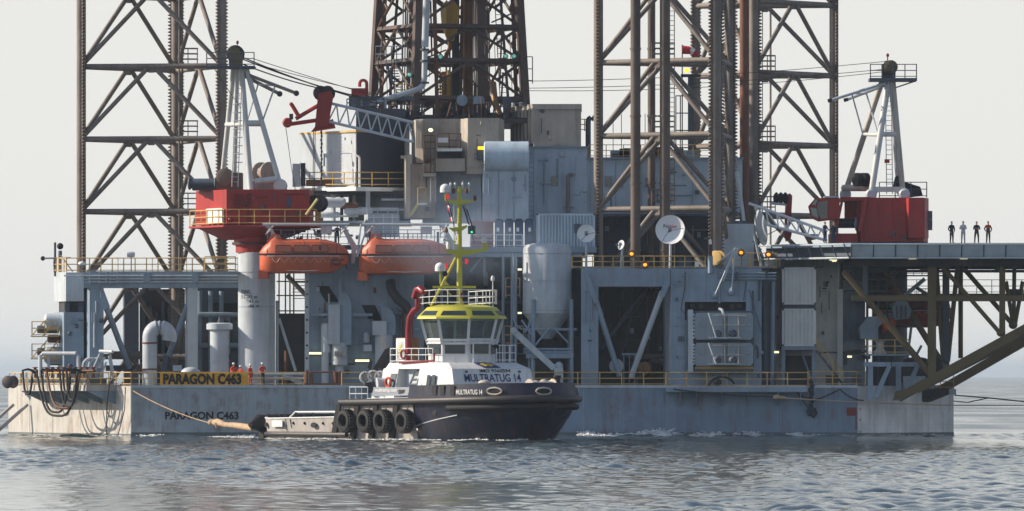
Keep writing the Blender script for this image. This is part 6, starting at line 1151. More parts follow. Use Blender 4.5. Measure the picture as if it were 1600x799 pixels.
# stern fender roll and block
part('stern_roll', MB().tube([T(-.1, 5.6, 1.1), T(-.5, 4.6, 1.3), T(-.65, 0, 1.35), T(-.6, -4.4, 1.3)], [.2, .66, .7, .66], 14), M_black, tug); part('stern_block', MB().face_prism([T(-.75, -4.0, -.3), T(-.75, 4.4, -.3), T(-.75, 4.4, .7), T(-.75, -4.0, .7)], tfw * .75), M_black, tug)
for k in range(7): bar(tug, 'stern_block_rib', T(-.78, 4.3 - k * .45, -.2), T(-.78, 4.3 - k * .45, .65), .05, M_soot, 4)
for k in range(4): bar(tug, 'roll_band', T(-.55, 4.0 - k * 1.2, 1.33), T(-.55, 3.92 - k * 1.2, 1.33), .70, M_soot, 14)
# aft towing rail, black sloped straps
part('towing_rail', MB().tube([T(2.6, 3.6, 1.7), T(3.4, 3.6, 2.15), T(11.4, 3.9, 2.2), T(12, 3.9, 2.0)], .09, 6), M_tugw, tug)
for u in (3.6, 6.0, 8.5, 11.2): bar(tug, 'rail_post', T(u, 3.65, 1.0), T(u, 3.65, 2.15), .1, M_dgrey, 4)
for u in (11.5, 14.1, 16.7, 19.5): part('fender_strap', MB().face_prism([T(u - .4, hb(u, .05) + .05, -.15), T(u + .35, hb(u, .05) + .05, -.15), T(u + 1.7, hb(u + 1.4, 1) + .06, fz(u) - .15), T(u + 1.15, hb(u + 1.2, 1) + .06, fz(u) - .15)], tst * .16), M_black, tug)
for i, u in enumerate((14.2, 17.0, 19.3, 22.2)):
    t = thing('tyre_fender', ('tractor tyre fender nearest the tug stern', 'second tyre fender from the tug stern', 'third tyre fender from the tug stern', 'tyre fender nearest the dark tug bow')[i], 'tyre', T(u, hb(u, .6) + .5, .6), 'tyre fenders on the tug side'); c_ = T(u, hb(u, .6) + .48, 1.5); ax = tst
    part('tyre', MB().lathe([(.44, -.30), (.56, -.42), (.82, -.38), (.90, -.2), (.90, .2), (.82, .38), (.56, .42), (.44, .30)], c_, 26, ax, True), M_black, t)
    g = MB(); q_ = V((0, 0, 1)).rotation_difference(ax.normalized()).to_matrix()
    for k in range(24):
        a = k / 24 * 6.283; g.beam(c_ + q_ @ V((.89 * math.cos(a), .89 * math.sin(a), -.3)), c_ + q_ @ V((.89 * math.cos(a + .1), .89 * math.sin(a + .1), .3)), .1, .1)
    part('tread_lugs', g, M_soot, t, 'stuff'); part('hub_disc', MB().lathe([(.445, -.28), (.445, -.22)], c_, 18, ax), M_black, t)
    for s_ in (-1, 1): bar(t, 'chain', c_ + tfw * .25 * s_ + V((0, 0, .7)), T(u + .6 * s_, hb(u, 1) + .2, fz(u) - .1), .03, M_dark, 5)
# ---- deckhouse
dz0, dz1 = 3.0, 6.05
def slab(name, pts, z0, z1, mat, par=None, top=None): 
    top = top or pts; return part(name, MB().prism([tuple(T(u, v, 0))[:2] for u, v in pts], z0, z1, [tuple(T(u, v, 0))[:2] for u, v in top]), mat, par or tug)
dh = slab('deckhouse', [(20.6, -3.8), (26.2, -3.9), (26.2, 3.9), (24.0, 4.3), (20.6, 4.1)], dz0, dz1 - .5, M_tugw, None, [(21.0, -3.5), (25.4, -3.7), (25.4, 3.7), (23.4, 3.9), (21.0, 3.7)])
slab('mid_house', [(15, -3.4), (20.58, -3.4), (20.58, 2.9), (15, 2.9)], dz0, dz1 - .5, M_lgrey)
slab('deckhouse_top', [(15.6, -3.3), (25.4, -3.7), (25.4, 3.7), (23.4, 3.9), (15.6, 3.3)], dz1 - .49, dz1, M_tugw, None, [(15.8, -3.0), (24.2, -3.2), (24.2, 3.2), (22.8, 3.3), (15.8, 3.0)])
fn = (tfw * 2.55 + V((0, 0, .8))).normalized(); fup = (V((0, 0, 2.55)) - tfw * .8).normalized()
def fq(v, z): return T(26.2 - .8 * (z - 3.0) / 2.55, v, z)
rt = -tst                                                             # seen from ahead, starboard lies to the left
lettering(dh, 'MULTRATUG 14', fq(.05, 4.86), 5.3, .64, rt, fup, M_inkblue, lift=.04, bold=.015); lettering(dh, 'IMO 9360594', fq(-.3, 5.40), 2.9, .27, rt, fup, M_ink, lift=.04, bold=.015)
fup2 = (V((0, 0, .49)) - tfw * 1.2).normalized(); ec = T(24.8, .0, 5.82) + V((0, 0, .03)); fn2 = (tfw * .49 + V((0, 0, 1.2))).normalized(); m = MB().face_prism([ec + rt * a + fup2 * b for a, b in ((-.95, .5), (.6, .5), (.95, -.5), (-.6, -.5))], fn2 * .03); em = part('emblem', m, M_inkblue, dh)
for o_ in (-.5, .05): part('emblem_stripe', MB().face_prism([ec + fn2 * .035 + rt * (o_ + a) + fup2 * b for a, b in ((-.15, .1), (.3, .38), (.62, -.05), (.15, -.35))], fn2 * .02), paint('emblem_yellow', (.62, .45, .06), .5), em)
for v in (2.4, -2.6): part('deck_light', MB().ball(fq(v, 5.35), .14, .14, .1), M_dgrey, dh)
# starboard stairs and side door
for j, u0 in enumerate((19.6, 21.3)):
    for s_ in (0, .95): bar(dh, 'stair_stringer', T(u0 + s_ + .0, 4.3, 3.1), T(u0 + s_ + .7, 3.5, 5.6), .08, M_tugw if j else M_lgrey, 4)
    if j == 0:
        for k in range(7): a_ = T(u0, 4.3, 3.2).lerp(T(u0 + .7, 3.5, 5.5), k / 6); bar(dh, 'stair_tread', a_, a_ + tfw * .95, .06, M_dgrey, 4)
for u in (22.6, 23.3): part('side_window', MB().face_prism([T(u, 4.2, 4.3), T(u + .45, 4.22, 4.3), T(u + .42, 4.08, 5.1), T(u, 4.06, 5.1)], tst * .03), M_glass, dh)
fun = slab('funnel_casing', [(14.2, 2.0), (17.6, 2.2), (17.6, 3.9), (14.2, 3.8)], dz0, 5.6, M_tugw, None, [(15.6, 2.2), (17.8, 2.3), (17.8, 3.5), (15.6, 3.4)]); part('casing_panel', MB().face_prism([T(16.6, 3.75, 3.9), T(17.5, 3.78, 3.9), T(17.7, 3.56, 5.2), T(16.9, 3.56, 5.2)], tst * .05), M_dgrey, fun)
slab('winch_house', [(12.9, -2.5), (15, -2.5), (15, 2.8), (12.9, 2.8)], 3.0, 4.2, M_dgrey)
# funnel: box with emblem panel
for sd in (1, -1):
    fb = slab('funnel', [(16.2, sd * 2.0 - .55), (17.6, sd * 2.0 - .55), (17.6, sd * 2.0 + .55), (16.2, sd * 2.0 + .55)], 5.6, 8.0, M_soot if sd < 0 else M_bronze)
    if sd > 0:
        bd_ = part('emblem_board', MB().face_prism([T(16.25, 2.62, 6.2), T(17.5, 2.62, 6.2), T(17.5, 2.62, 7.95), T(16.25, 2.62, 7.95)], tst * .08), M_tugw, fb); part('emblem_panel', MB().face_prism([T(16.5, 2.71, 6.45), T(17.25, 2.71, 6.45), T(17.25, 2.71, 7.7), T(16.5, 2.71, 7.7)], tst * .02), M_lgrey, bd_)
        for o_ in (0, .4): part('emblem_stripe', MB().face_prism([T(16.6, 2.74, 6.75 + o_), T(17.0, 2.74, 7.1 + o_), T(17.15, 2.74, 7.0 + o_), T(16.75, 2.74, 6.6 + o_)], tst * .02), M_tyel, bd_)
part('exhaust_pipe', MB().tube([T(17.6, 2.4, 6.0), T(17.7, 2.5, 8.6), T(17.9, 2.5, 9.6), T(18.4, 2.5, 10.1), T(19.0, 2.5, 10.3), T(19.0, 2.5, 11.0)], .25, 12), M_dred, tug); part('exhaust_head', MB().tube([T(18.6, 2.5, 11.1), T(18.9, 2.5, 11.7), T(19.3, 2.5, 11.8), T(19.7, 2.4, 11.5)], .31, 12), M_dred, tug); bar(tug, 'fire_main', T(17.6, 3.3, 6.05), T(22.4, 3.3, 6.2), .08, M_dred, 6); bar(tug, 'fire_main', T(22.4, 3.3, 6.2), T(22.4, 3.3, 6.8), .08, M_dred, 6)
# ---- wheelhouse
WC = 21.4
def ring(ru, rv, z, du=0, ch=.42):
    pts = [(ru, rv * ch), (ru, -rv * ch), (ru * ch, -rv), (-ru * ch, -rv), (-ru, -rv * ch), (-ru, rv * ch), (-ru * ch, rv), (ru * ch, rv)]
    return [T(WC + du + a, b, z) for a, b in pts]
def ringprism(r0, r1, mat, name, par=None):
    n = len(r0); return part(name, MB().add(r0 + r1, [tuple(range(n)), tuple(range(2 * n - 1, n - 1, -1))] + [(i, n + i, n + (i + 1) % n, (i + 1) % n) for i in range(n)]), mat, par or tug)
wz = [6.05, 7.55, 7.8, 9.3, 9.55, 10.5]
wh_ = ringprism(ring(2.3, 2.5, wz[0]), ring(2.35, 2.55, wz[1]), M_tugw, 'wheelhouse')
core = ringprism(ring(2.2, 2.4, 7.25), ring(2.2, 2.4, 7.35), M_dgrey, 'wheelhouse_floor')
M_pane = glass('clear_pane', (.62, .70, .70), .02, .92)
part('console', MB().prism([tuple(T(WC + a, b, 0))[:2] for a, b in ((.9, -1.2), (1.6, -.9), (1.6, .9), (.9, 1.2))], 7.35, 8.2), M_dgrey, tug)
for v in (-.7, .8): part('helm_chair', MB().prism([tuple(T(WC + a, v + b, 0))[:2] for a, b in ((-.5, -.28), (0, -.28), (0, .28), (-.5, .28))], 7.7, 7.85).prism([tuple(T(WC + a, v + b, 0))[:2] for a, b in ((-.6, -.28), (-.48, -.28), (-.48, .28), (-.6, .28))], 7.85, 8.75).prism([tuple(T(WC + a, v + b, 0))[:2] for a, b in ((-.3, -.06), (-.18, -.06), (-.18, .06), (-.3, .06))], 7.35, 7.7), M_black, tug)
ringprism(ring(2.5, 2.7, 9.3), ring(2.6, 2.8, 9.44), M_tugw, 'wheelhouse_ceiling')
r_lo, r_mid, r_hi = ring(2.38, 2.58, wz[1]), ring(2.4, 2.6, wz[2]), ring(2.85, 3.05, wz[3] + .15)
for i in range(8):
    j = (i + 1) % 8; bar(wh_, 'window_post', r_lo[i], r_hi[i], .11, M_tugw, 4); bar(wh_, 'window_rail', r_mid[i], r_mid[j], .10, M_tugw, 4); bar(wh_, 'window_rail', r_lo[i], r_lo[j], .09, M_tugw, 4)
    a, b, c_, d_ = r_mid[i], r_mid[j], r_hi[j], r_hi[i]; ctr_ = (a + b + c_ + d_) / 4; sh_ = lambda p: p.lerp(ctr_, .04) + (ctr_ - T(WC, 0, ctr_.z)).normalized() * -.06
    part('pane', MB().face_prism([sh_(a), sh_(b), sh_(c_), sh_(d_)], (T(WC, 0, ctr_.z) - ctr_).normalized() * .03), M_pane, wh_)
    p0, p1 = ring(2.4, 2.6, 6.75)[i], ring(2.4, 2.6, 6.75)[j]; q0, q1 = ring(2.42, 2.62, 7.5)[i], ring(2.42, 2.62, 7.5)[j]
    if (p1 - p0).length > 1.6: part('lower_pane', MB().face_prism([p0.lerp(p1, .12), p0.lerp(p1, .88), q0.lerp(q1, .88), q0.lerp(q1, .12)], (ctr_ - T(WC, 0, ctr_.z)).normalized() * .03), M_glass, wh_)
rf = ringprism(ring(3.15, 3.35, 9.45), ring(3.1, 3.3, 9.6), M_tyel, 'roof_rim'); rf2 = ringprism(ring(3.1, 3.3, 9.6), ring(2.4, 2.6, 10.35), M_tyel, 'roof'); ringprism(ring(2.4, 2.6, 10.35), ring(1.6, 1.8, 10.55), M_tyel, 'roof_crown')
for i in range(8):
    a, b = ring(3.1, 3.3, 9.6)[i], ring(3.1, 3.3, 9.6)[(i + 1) % 8]; c_, d_ = ring(2.4, 2.6, 10.35)[i], ring(2.4, 2.6, 10.35)[(i + 1) % 8]; lo_, hi_ = a.lerp(c_, .15), a.lerp(c_, .6); lo2, hi2 = b.lerp(d_, .15), b.lerp(d_, .6); nn = (b - a).cross(c_ - a).normalized(); nn = nn if nn.z > 0 else -nn
    part('sky_window', MB().face_prism([lo_.lerp(lo2, .1), lo_.lerp(lo2, .9), hi_.lerp(hi2, .88), hi_.lerp(hi2, .12)], nn * .03), M_glass, rf2)
rail_into(tug, [T(WC - 2.8, 2.4, 10.5), T(WC + .2, 2.6, 10.6), T(WC + 2.0, 1.6, 10.6), T(WC + 2.2, -1.6, 10.6), T(WC + 1, -2.6, 10.6), T(WC - 2.8, -2.6, 10.5)], h=1.1, mat=M_tugw, step=.9, r=.035)
rail_into(tug, [T(16.2, 3.2, 6.05), T(22.2, 3.3, 6.05)], h=1.1, mat=M_tugw, step=1.0, r=.035); rail_into(tug, [T(24.1, -1.4, 6.1), T(24.1, -3.2, 6.1), T(16.2, -3.2, 6.1)], h=1.3, mat=M_tugw, step=.7, r=.04)
bar(tug, 'jack_staff', T(24.1, .8, 6.05), T(24.1, .8, 7.5), .06, M_tugw, 6); part('searchlight', MB().lathe([(.12, -.2), (.18, 0), (.12, .25)], T(24, -1.4, 7.3), 10, tfw), M_black, tug)
# ---- mast
ms_ = T(21.2, 0, 10.5); MX, MY = ms_.x, ms_.y
def mz(py): return HC + (HY - py) / F * (D + MY)
def mp(px, py, dy=0): return V((X(px, MY + dy), MY + dy, mz(py)))
mast = thing('tug_mast', 'tall yellow mast with radar arms on the tug wheelhouse', 'mast', (MX, MY, 10.5))
mx0 = 718
part('pole', MB().tube([mp(mx0, 485), mp(mx0, 400), mp(mx0, 292)], [.24, .21, .16], 10), M_tyel, mast); part('foot', MB().pp([(709, 480), (716, 466), (721, 466), (727, 480)], MY - .2, MY + .2), M_tyel, mast)
part('radar_arm', MB().pp([(697, 391), (697, 395), (716, 400), (724, 400), (762, 392), (762, 389), (724, 390)], MY - .35, MY + .3), M_tyel, mast); part('radar_post', MB().pb(754, 762, 380, 390, MY - .3, MY + .2), M_tyel, mast)
part('upper_arm', MB().pp([(696, 313), (696, 315), (714, 320), (722, 320), (742, 315), (742, 313)], MY - .25, MY + .25), M_tyel, mast); part('lower_arm', MB().pb(676, 744, 447, 450.5, MY - .2, MY + .2), M_tyel, mast); part('mid_bracket', MB().pp([(700, 356), (712, 356), (730, 352), (730, 355), (720, 362), (708, 362)], MY - .2, MY + .2), M_tyel, mast); part('cross_tree', MB().pb(704, 736, 297, 299, MY - .1, MY + .1), M_tyel, mast)
bar(mast, 'brace', mp(715, 398), mp(674, 478, 1.0), .11, M_tyel, 8); bar(mast, 'brace', mp(694, 450), mp(705, 462), .06, M_tyel, 6); part('bracket_plate', MB().pp([(690, 446), (694, 436), (702, 446)], MY - .1, MY + .1), M_tyel, mast)
for px, y, r_, nm in ((696, 297, .42, 'radome'), (688, 420, .42, 'radome')):
    part('radome', MB().ball(mp(px, y - 2, -.3), r_, r_, r_ * .9, 16, 8).lathe([(r_, -.25), (r_, 0)], mp(px, y - 1, -.3), 16), M_tugw, mast); bar(mast, 'radome_stalk', mp(px, y + 5, -.3), mp(px, y + 24 if y > 400 else y + 17, -.2), .07, M_tyel, 6)
for px in (704, 711, 723, 733): bar(mast, 'aerial', mp(px, 297), mp(px, 288 if px != 723 else 283), .03, M_tugw, 5); part('aerial_tip', MB().ball(mp(px, 288), .09, .09, .14), M_tugw, mast)
for px, y, mt in ((699, 308, M_lampr), (697, 417, M_lampr), (742, 310, M_rustpipe), (709, 299, M_rustpipe), (729, 299, M_rustpipe), (697, 360, M_bronze), (729, 409, M_lampr), (722, 462, M_dred)): part('navigation_light', MB().lathe([(.1, -.2), (.13, -.1), (.13, .15), (.08, .22)], mp(px, y, -.2), 8), mt, mast)
part('radar_scanner', MB().beam(mp(744, 368, -.3), mp(767, 370, .3), .18, .14), M_tugw, mast); part('radar_motor', MB().lathe([(.2, -.25), (.24, 0), (.14, .25)], mp(757, 375), 10), M_tugw, mast); part('radar_scanner', MB().beam(mp(691, 375, -.4), mp(712, 378, .3), .16, .14), M_tugw, mast); part('radar_motor', MB().lathe([(.16, -.3), (.2, 0), (.12, .2)], mp(701, 383), 10), M_tugw, mast)
part('search_lamp', MB().ball(mp(695, 428, -.4), .22, .22, .22, 10, 6), M_black, mast); part('status_box', MB().pb(731, 743, 353, 366, MY - .2, MY), M_dgrey, mast); part('status_lamp', MB().ball(mp(737, 363, -.22), .07), glow('green_dot', (.05, 1, .3), 1.5), mast)
ladder_into(mast, mp(713, 400, .25), mp(713, 320, .25), .35, M_lgrey)
for i, (a, b, m_, lab) in enumerate(((( 697, 318), (704, 346), M_inkw, 'red white and blue flag hanging at the left of the tug mast'), ((722, 320), (731, 350), M_inkblue, 'dark blue flag hanging at the right of the tug mast'))):
    t = thing('flag', lab, 'flag', mp(b[0], b[1]), 'flags on the tug mast'); cols = (MATS['sock_red'], M_inkw, M_inkblue) if i == 0 else (M_inkblue, MATS['emblem_yellow'], M_inkblue)
    for k in range(3):
        o0, o1 = k * 2.2 if i == 0 else k * 3, (k + 1) * 2.2 if i == 0 else (k + 1) * 3 if k != 1 else k * 3 + 1
        rows = [[mp(a[0] + o + (b[0] - a[0]) * s_, a[1] + (b[1] - a[1]) * s_ + o, -.2 + .12 * math.sin(s_ * 9 + o)) for o in (o0, o1)] for s_ in [q_ / 8 for q_ in range(9)]]
        m = MB().grid(rows); m.grid([[p + V((0, .01, 0)) for p in r_][::-1] for r_ in rows]); part('stripe', m, cols[k], t)
    bar(t, 'halyard', mp(a[0] + 3, a[1] - 3), mp(b[0] + 10, b[1] + 30), .02, M_dark, 4)
# ---- deck gear
bar(tug, 'monitor_mast', mp(770, 480, .2), mp(770, 436, .2), .05, M_tugw, 6); part('monitor_dome', MB().lathe([(.13, -.1), (.16, .1), (.08, .3)], mp(770, 437, .2), 10), M_tugw, tug)
kc = thing('deck_crane', 'folded black hydraulic deck crane on the tug aft deck', 'crane', T(13.8, .5, 3.0)); kY = T(13.8, .5, 0).y
def kp(a, b, c_=0): return V((X(a, kY + c_), kY + c_, HC + (HY - b) / F * (D + kY)))
for pts, m_, d_ in (([(577, 580), (583, 576), (602, 545), (606, 548), (590, 584), (580, 586)], M_soot, 0), ([(588, 583), (604, 545), (609, 543), (611, 588), (590, 590)], M_dark, .5), ([(598, 546), (593, 532), (594, 524), (597, 523), (602, 532), (604, 545)], M_tuggrey, -.1)): part('crane_arm', MB().pp(pts, kY + d_, kY + d_ + .4), m_, kc)
part('crane_arm', MB().pp([(574, 575), (578, 562), (582, 565), (580, 580)], kY - .2, kY + .2), M_dark, kc); bar(kc, 'column', kp(595, 606), kp(596, 575), .35, M_dark, 10)
for i, (px, y) in enumerate(((571, 590), (583, 588), (594, 589))):
    t = thing('hose_reel', ('pale hose reel at the left of the tug aft deck', 'tan middle hose reel on the tug aft deck', 'pale hose reel nearest the tug stairs')[i], 'reel', kp(px, y + 12, -3), 'reels on the tug aft deck'); part('rim', MB().tube(arc(kp(px, y, -3), .42, 0, 350, 16, (1, 0, 0), (0, 0, 1)), .09, 6), M_tugw, t); part('core', MB().lathe([(.3, -.2), (.3, .2)], kp(px, y, -2.8), 12, (.3, 1, 0)), M_rope if i == 1 else M_beige, t); bar(t, 'stand', kp(px, y, -2.8), kp(px, y + 14, -2.8), .08, M_dgrey, 5)
part('capstan', MB().lathe([(.3, -.5), (.5, -.45), (.42, -.2), (.42, .3), (.5, .5), (.2, .55)], kp(598, 599, -3.6), 16, (1, .2, .1)), M_lgrey, tug); rail_into(tug, [T(12.6, 4.6, 3.0), T(15.4, 4.8, 3.0)], h=1.15, mat=M_lgrey, step=.9, r=.04); part('dark_locker', MB().pp([(572, 598), (589, 598), (589, 614), (572, 614)], kY - 3.2, kY - 2.4), M_dark, tug)
single('life_ring', MB().tube(arc(T(17.0, 3.95, 4.5), .36, 0, 350, 14, tfw, (0, 0, 1)), .1, 8), M_vest, 'orange life ring on the tug casing beside the stairs', 'life ring'); single('life_ring', MB().tube(arc(T(18.2, 3.35, 6.7), .32, 0, 350, 14, tfw, (0, 0, 1)), .08, 8), M_dred, 'red life ring on the tug upper deck rail', 'life ring')
wn_ = thing('bow_winch', 'pale anchor winch and ropes on the tug foredeck', 'winch', T(30, 0, 3.3)); part('drum', MB().lathe([(.3, -1.2), (.7, -1.1), (.5, -1), (.5, 1), (.7, 1.1), (.3, 1.2)], T(30.2, -1.3, 4.1), 16, tst), M_beige, wn_); [part('rope_heap', MB().ball(T(*c3), r1, .4, r2, 10, 6), M_beige, wn_) for c3, r1, r2 in (((29.8, -1.9, 4.5), .4, .28), ((30.0, -1.0, 4.5), .3, .2), ((29.2, -2.7, 4.45), .35, .26), ((28.2, 2.6, 4.5), .5, .22))]; part('bollard', MB().lathe([(.25, 0), (.2, .5), (.3, .6), (.3, .75)], T(30, -3.0, 4.3), 12), M_black, wn_); part('bed', MB().prism([tuple(T(a, b, 0))[:2] for a, b in ((28.6, -2.5), (31.2, -2), (31.2, 2), (28.6, 2.5))], 3.2, 4.0), M_dgrey, wn_)
# slanted crane arm standing on the rig deck beside the tug bow
sl = thing('slewing_arm', 'pale slanted jib arm standing on the rig deck over the tug bow', 'jib', P(872, 590, 1)); part('arm', MB().beam(P(801, 516, .6), P(866, 576, .6), .42, .5), M_lgrey, sl); part('post', MB().pb(866, 880, 575, 606, .4, 1.4), M_lgrey, sl); part('sheave', MB().lathe([(.2, -.2), (.3, 0), (.2, .2)], P(803, 517, .5), 12, (0, 1, 0)), M_lgrey, sl); part('motor', MB().ball(P(873, 573, .8), .35, .35, .4), M_lgrey, sl)

# ---- tow lines between tug stern and hull corner
wire('tow_line', sag(P(208, 611, -.3), P(327, 661, -8), .25), .045, M_rope, 'thin tow line from the pale hull corner down to the thick rope', 'rope')
rope_pts = [P(327, 661, -8), P(340, 660, -9), P(352, 664, -10), P(368, 665, -12), P(382, 667, -14), P(396, 669, -16)]
tr_ = thing('towing_hawser', 'thick frayed tan towing hawser at the tug stern', 'rope', P(360, 665, -11)); part('hawser', MB().tube(rope_pts, [.16, .3, .22, .25, .27, .27], 10), M_rope, tr_); part('knot', MB().ball(P(332, 660, -8.4), .38, .3, .28, 10, 6).ball(P(339, 662, -8.8), .3, .3, .25, 10, 6), M_rope, tr_)
for px, y in ((352, 668), (368, 672), (337, 666)): bar(tr_, 'rope_tail', P(px, y - 5, -10), P(px + 1, y + 3, -10), .06, M_rope, 5)
# ================================================================ people
def person(label, foot, yaw, top, bottom, group, arms='down', head=None, helmet=False, shoulder=None, h=1.78, stance=.11):
    k = h / 1.78; J = {}
    J['pel'] = (0, 0, .95); J['spi'] = (0, .01, 1.15); J['che'] = (0, .01, 1.36); J['nec'] = (0, 0, 1.50); J['hed'] = (0, -.01, 1.58)
    E = [('pel', 'spi', 't'), ('spi', 'che', 't'), ('che', 'nec', 't'), ('nec', 'hed', 's')]; rr = {'pel': (.16, .115), 'spi': (.15, .11), 'che': (.18, .12), 'nec': (.065, .065), 'hed': (.06, .065)}
    ap = {'down': ((.27, .02, 1.14), (.25, -.08, .90)), 'pockets': ((.30, .05, 1.15), (.19, -.09, .96)), 'folded': ((.27, -.06, 1.15), (.05, -.20, 1.18)), 'behind': ((.27, .07, 1.15), (.09, .17, .98)), 'rail': ((.27, -.08, 1.16), (.22, -.33, 1.06))}[arms]
    for s_, n_ in ((-1, 'l'), (1, 'r')):
        J['sh' + n_] = (.185 * s_, .01, 1.41); J['el' + n_] = (ap[0][0] * s_, *ap[0][1:]); J['wr' + n_] = (ap[1][0] * s_, *ap[1][1:]); d = (V(J['wr' + n_]) - V(J['el' + n_])).normalized() * .08; J['ha' + n_] = tuple(V(J['wr' + n_]) + d)
        J['hi' + n_] = (.095 * s_, 0, .90); J['kn' + n_] = (stance * s_, -.015, .49); J['an' + n_] = ((stance + .015) * s_, .02, .10); J['to' + n_] = ((stance + .03) * s_, -.15, .045)
        E += [('che', 'sh' + n_, 't'), ('sh' + n_, 'el' + n_, 't'), ('el' + n_, 'wr' + n_, 't'), ('wr' + n_, 'ha' + n_, 's'), ('pel', 'hi' + n_, 'b'), ('hi' + n_, 'kn' + n_, 'b'), ('kn' + n_, 'an' + n_, 'b'), ('an' + n_, 'to' + n_, 'o')]
        for a, r_ in (('sh', .075), ('el', .055), ('wr', .042), ('ha', .038), ('hi', .105), ('kn', .075), ('an', .055), ('to', .045)): rr[a + n_] = (r_, r_)
    nm = list(J); me = bpy.data.meshes.new('skeleton'); me.from_pydata([V(J[n_]) * k for n_ in nm], [(nm.index(a), nm.index(b)) for a, b, _ in E], [])
    o = bpy.data.objects.new('skeleton', me); COL.objects.link(o); md_ = o.modifiers.new('skin', 'SKIN'); o.modifiers.new('sub', 'SUBSURF').levels = 1
    for i, n_ in enumerate(nm): me.skin_vertices[0].data[i].radius = (rr[n_][0] * k, rr[n_][1] * k); me.skin_vertices[0].data[i].use_root = (n_ == 'pel')
    dg = bpy.context.evaluated_depsgraph_get(); ev = bpy.data.meshes.new_from_object(o.evaluated_get(dg)); bpy.data.objects.remove(o)
    m = MB(); m.add([v.co[:] for v in ev.vertices], [tuple(p.vertices) for p in ev.polygons]); mi = []
    segs = [(V(J[a]) * k, V(J[b]) * k, c) for a, b, c in E]; idx = {'t': 0, 'b': 1, 's': 2, 'o': 3}
    for p in ev.polygons:
        best = (9, 't')
        for a, b, c in segs:
            ab = b - a; t_ = max(0, min(1, (p.center - a).dot(ab) / ab.length_squared)); d = (p.center - a - ab * t_).length
            if d < best[0]: best = (d, c)
        mi.append(4 if best[1] == 't' and shoulder and p.center.z > 1.25 * k else idx[best[1]])
    bpy.data.meshes.remove(ev)
    def extra(c): mi.extend([c] * (len(m.f) - len(mi)))
    hz = 1.665 * k; m.ball((0, -.01, hz), .077 * k, .098 * k, .118 * k, 12, 8); m.lathe([(.004, 0), (.017, .03), (.004, .055)], (0, -.108 * k, hz - .035), 6); m.ball((.078 * k, 0, hz), .014, .025, .035, 6, 4); m.ball((-.078 * k, 0, hz), .014, .025, .035, 6, 4); extra(2)
    for s_ in (-1, 1): m.ball((.03 * s_, -.098 * k, hz + .012), .012, .01, .008, 6, 4)
    m.ball((0, -.098 * k, hz - .06), .022, .01, .006, 6, 4); extra(5)
    for n_ in 'lr':                                               # palm and five fingers
        w = V(J['ha' + n_]) * k; d = (V(J['ha' + n_]) - V(J['wr' + n_])).normalized(); sd = V((1, 0, 0)).cross(d); sd = sd.normalized() if sd.length > .1 else V((0, 0, 1)); sx2 = 1 if n_ == 'r' else -1
        for q_ in range(4): b0 = w + sd * (.024 - .016 * q_); m.tube([b0 - d * .02, b0 + d * .035, b0 + d * (.065 + .008 * (q_ in (1, 2))) - V((sx2 * .02, 0, 0))], [.010, .009, .006], 5)
        m.tube([w - d * .03 + sd * .03, w + sd * .05 + d * .005, w + sd * .05 + d * .03], [.011, .010, .007], 5)
    extra(2)
    mesh = m.mesh('body', top)
    for x in (bottom, M_skin, M_black, shoulder or top, M_hair): mesh.materials.append(x)
    for p, c in zip(mesh.polygons, mi): p.material_index = c
    t = thing('person', label, 'person', (0, 0, 0), group); link(bpy.data.objects.new('body', mesh), t)
    if helmet: part('helmet', MB().lathe([(.125 * k, .0), (.14 * k, .012), (.112 * k, .03), (.108 * k, .08), (.08 * k, .125), (.01, .14)], (0, -.01, hz + .03), 14), M_inkw, t)
    else: part('hair', MB().ball((0, .012, hz + .018), .083 * k, .10 * k, .112 * k, 12, 6, 5), head or M_hair, t)
    place(t, foot, yaw); return t
cl_navy = paint('navy_cloth', (.018, .022, .04), .85, .1, 0, 0, bump=0); cl_dark = paint('dark_cloth', (.025, .024, .026), .85, .1, 0, 0, bump=0); cl_grey = paint('pale_grey_cloth', (.42, .44, .46), .85, .1, 0, 0, bump=0); cl_khaki = paint('light_trousers', (.36, .36, .36), .85, .1, 0, 0, bump=0)
gh_ = paint('grey_hair', (.25, .24, .23), .8, .1, 0, 0, bump=0); cl_or = paint('orange_shoulder_cloth', (.42, .06, .02), .85, .1, 0, 0, bump=0); cl_blue = paint('blue_coverall', (.02, .035, .08), .85, .1, 0, 0, bump=0)
HD = HZ + .01; g_ = 'people standing on the helideck'
hpY = 1.0
for px, lab, yaw, tp, bt_, ar, kw in (
        (1487, 'person in dark suit with hands in pockets, leftmost of four on the helideck', .5, cl_navy, cl_navy, 'pockets', dict(head=M_skin, h=1.83)),
        (1505, 'person in pale grey shirt and light trousers on the helideck', -.3, cl_grey, cl_khaki, 'folded', dict(head=gh_, h=1.85)),
        (1526, 'person in dark jacket with hands together on the helideck', .1, cl_dark, cl_dark, 'folded', dict(h=1.82, stance=.14)),
        (1544, 'person in dark jacket with orange shoulders, rightmost on the helideck', .2, cl_dark, cl_dark, 'pockets', dict(shoulder=cl_or, h=1.84)),
        (1289, 'person in dark blue coverall on the helideck in front of the crane boom', .8, cl_blue, cl_blue, 'rail', dict(head=cl_dark, h=1.8)),
        (1303, 'person in dark blue and red at the foot of the crane cab', -.6, cl_navy, cl_blue, 'down', dict(head=M_red, h=1.78))):
    person(lab, (X(px, hpY), hpY, HD), yaw, tp, bt_, g_, ar, **kw)
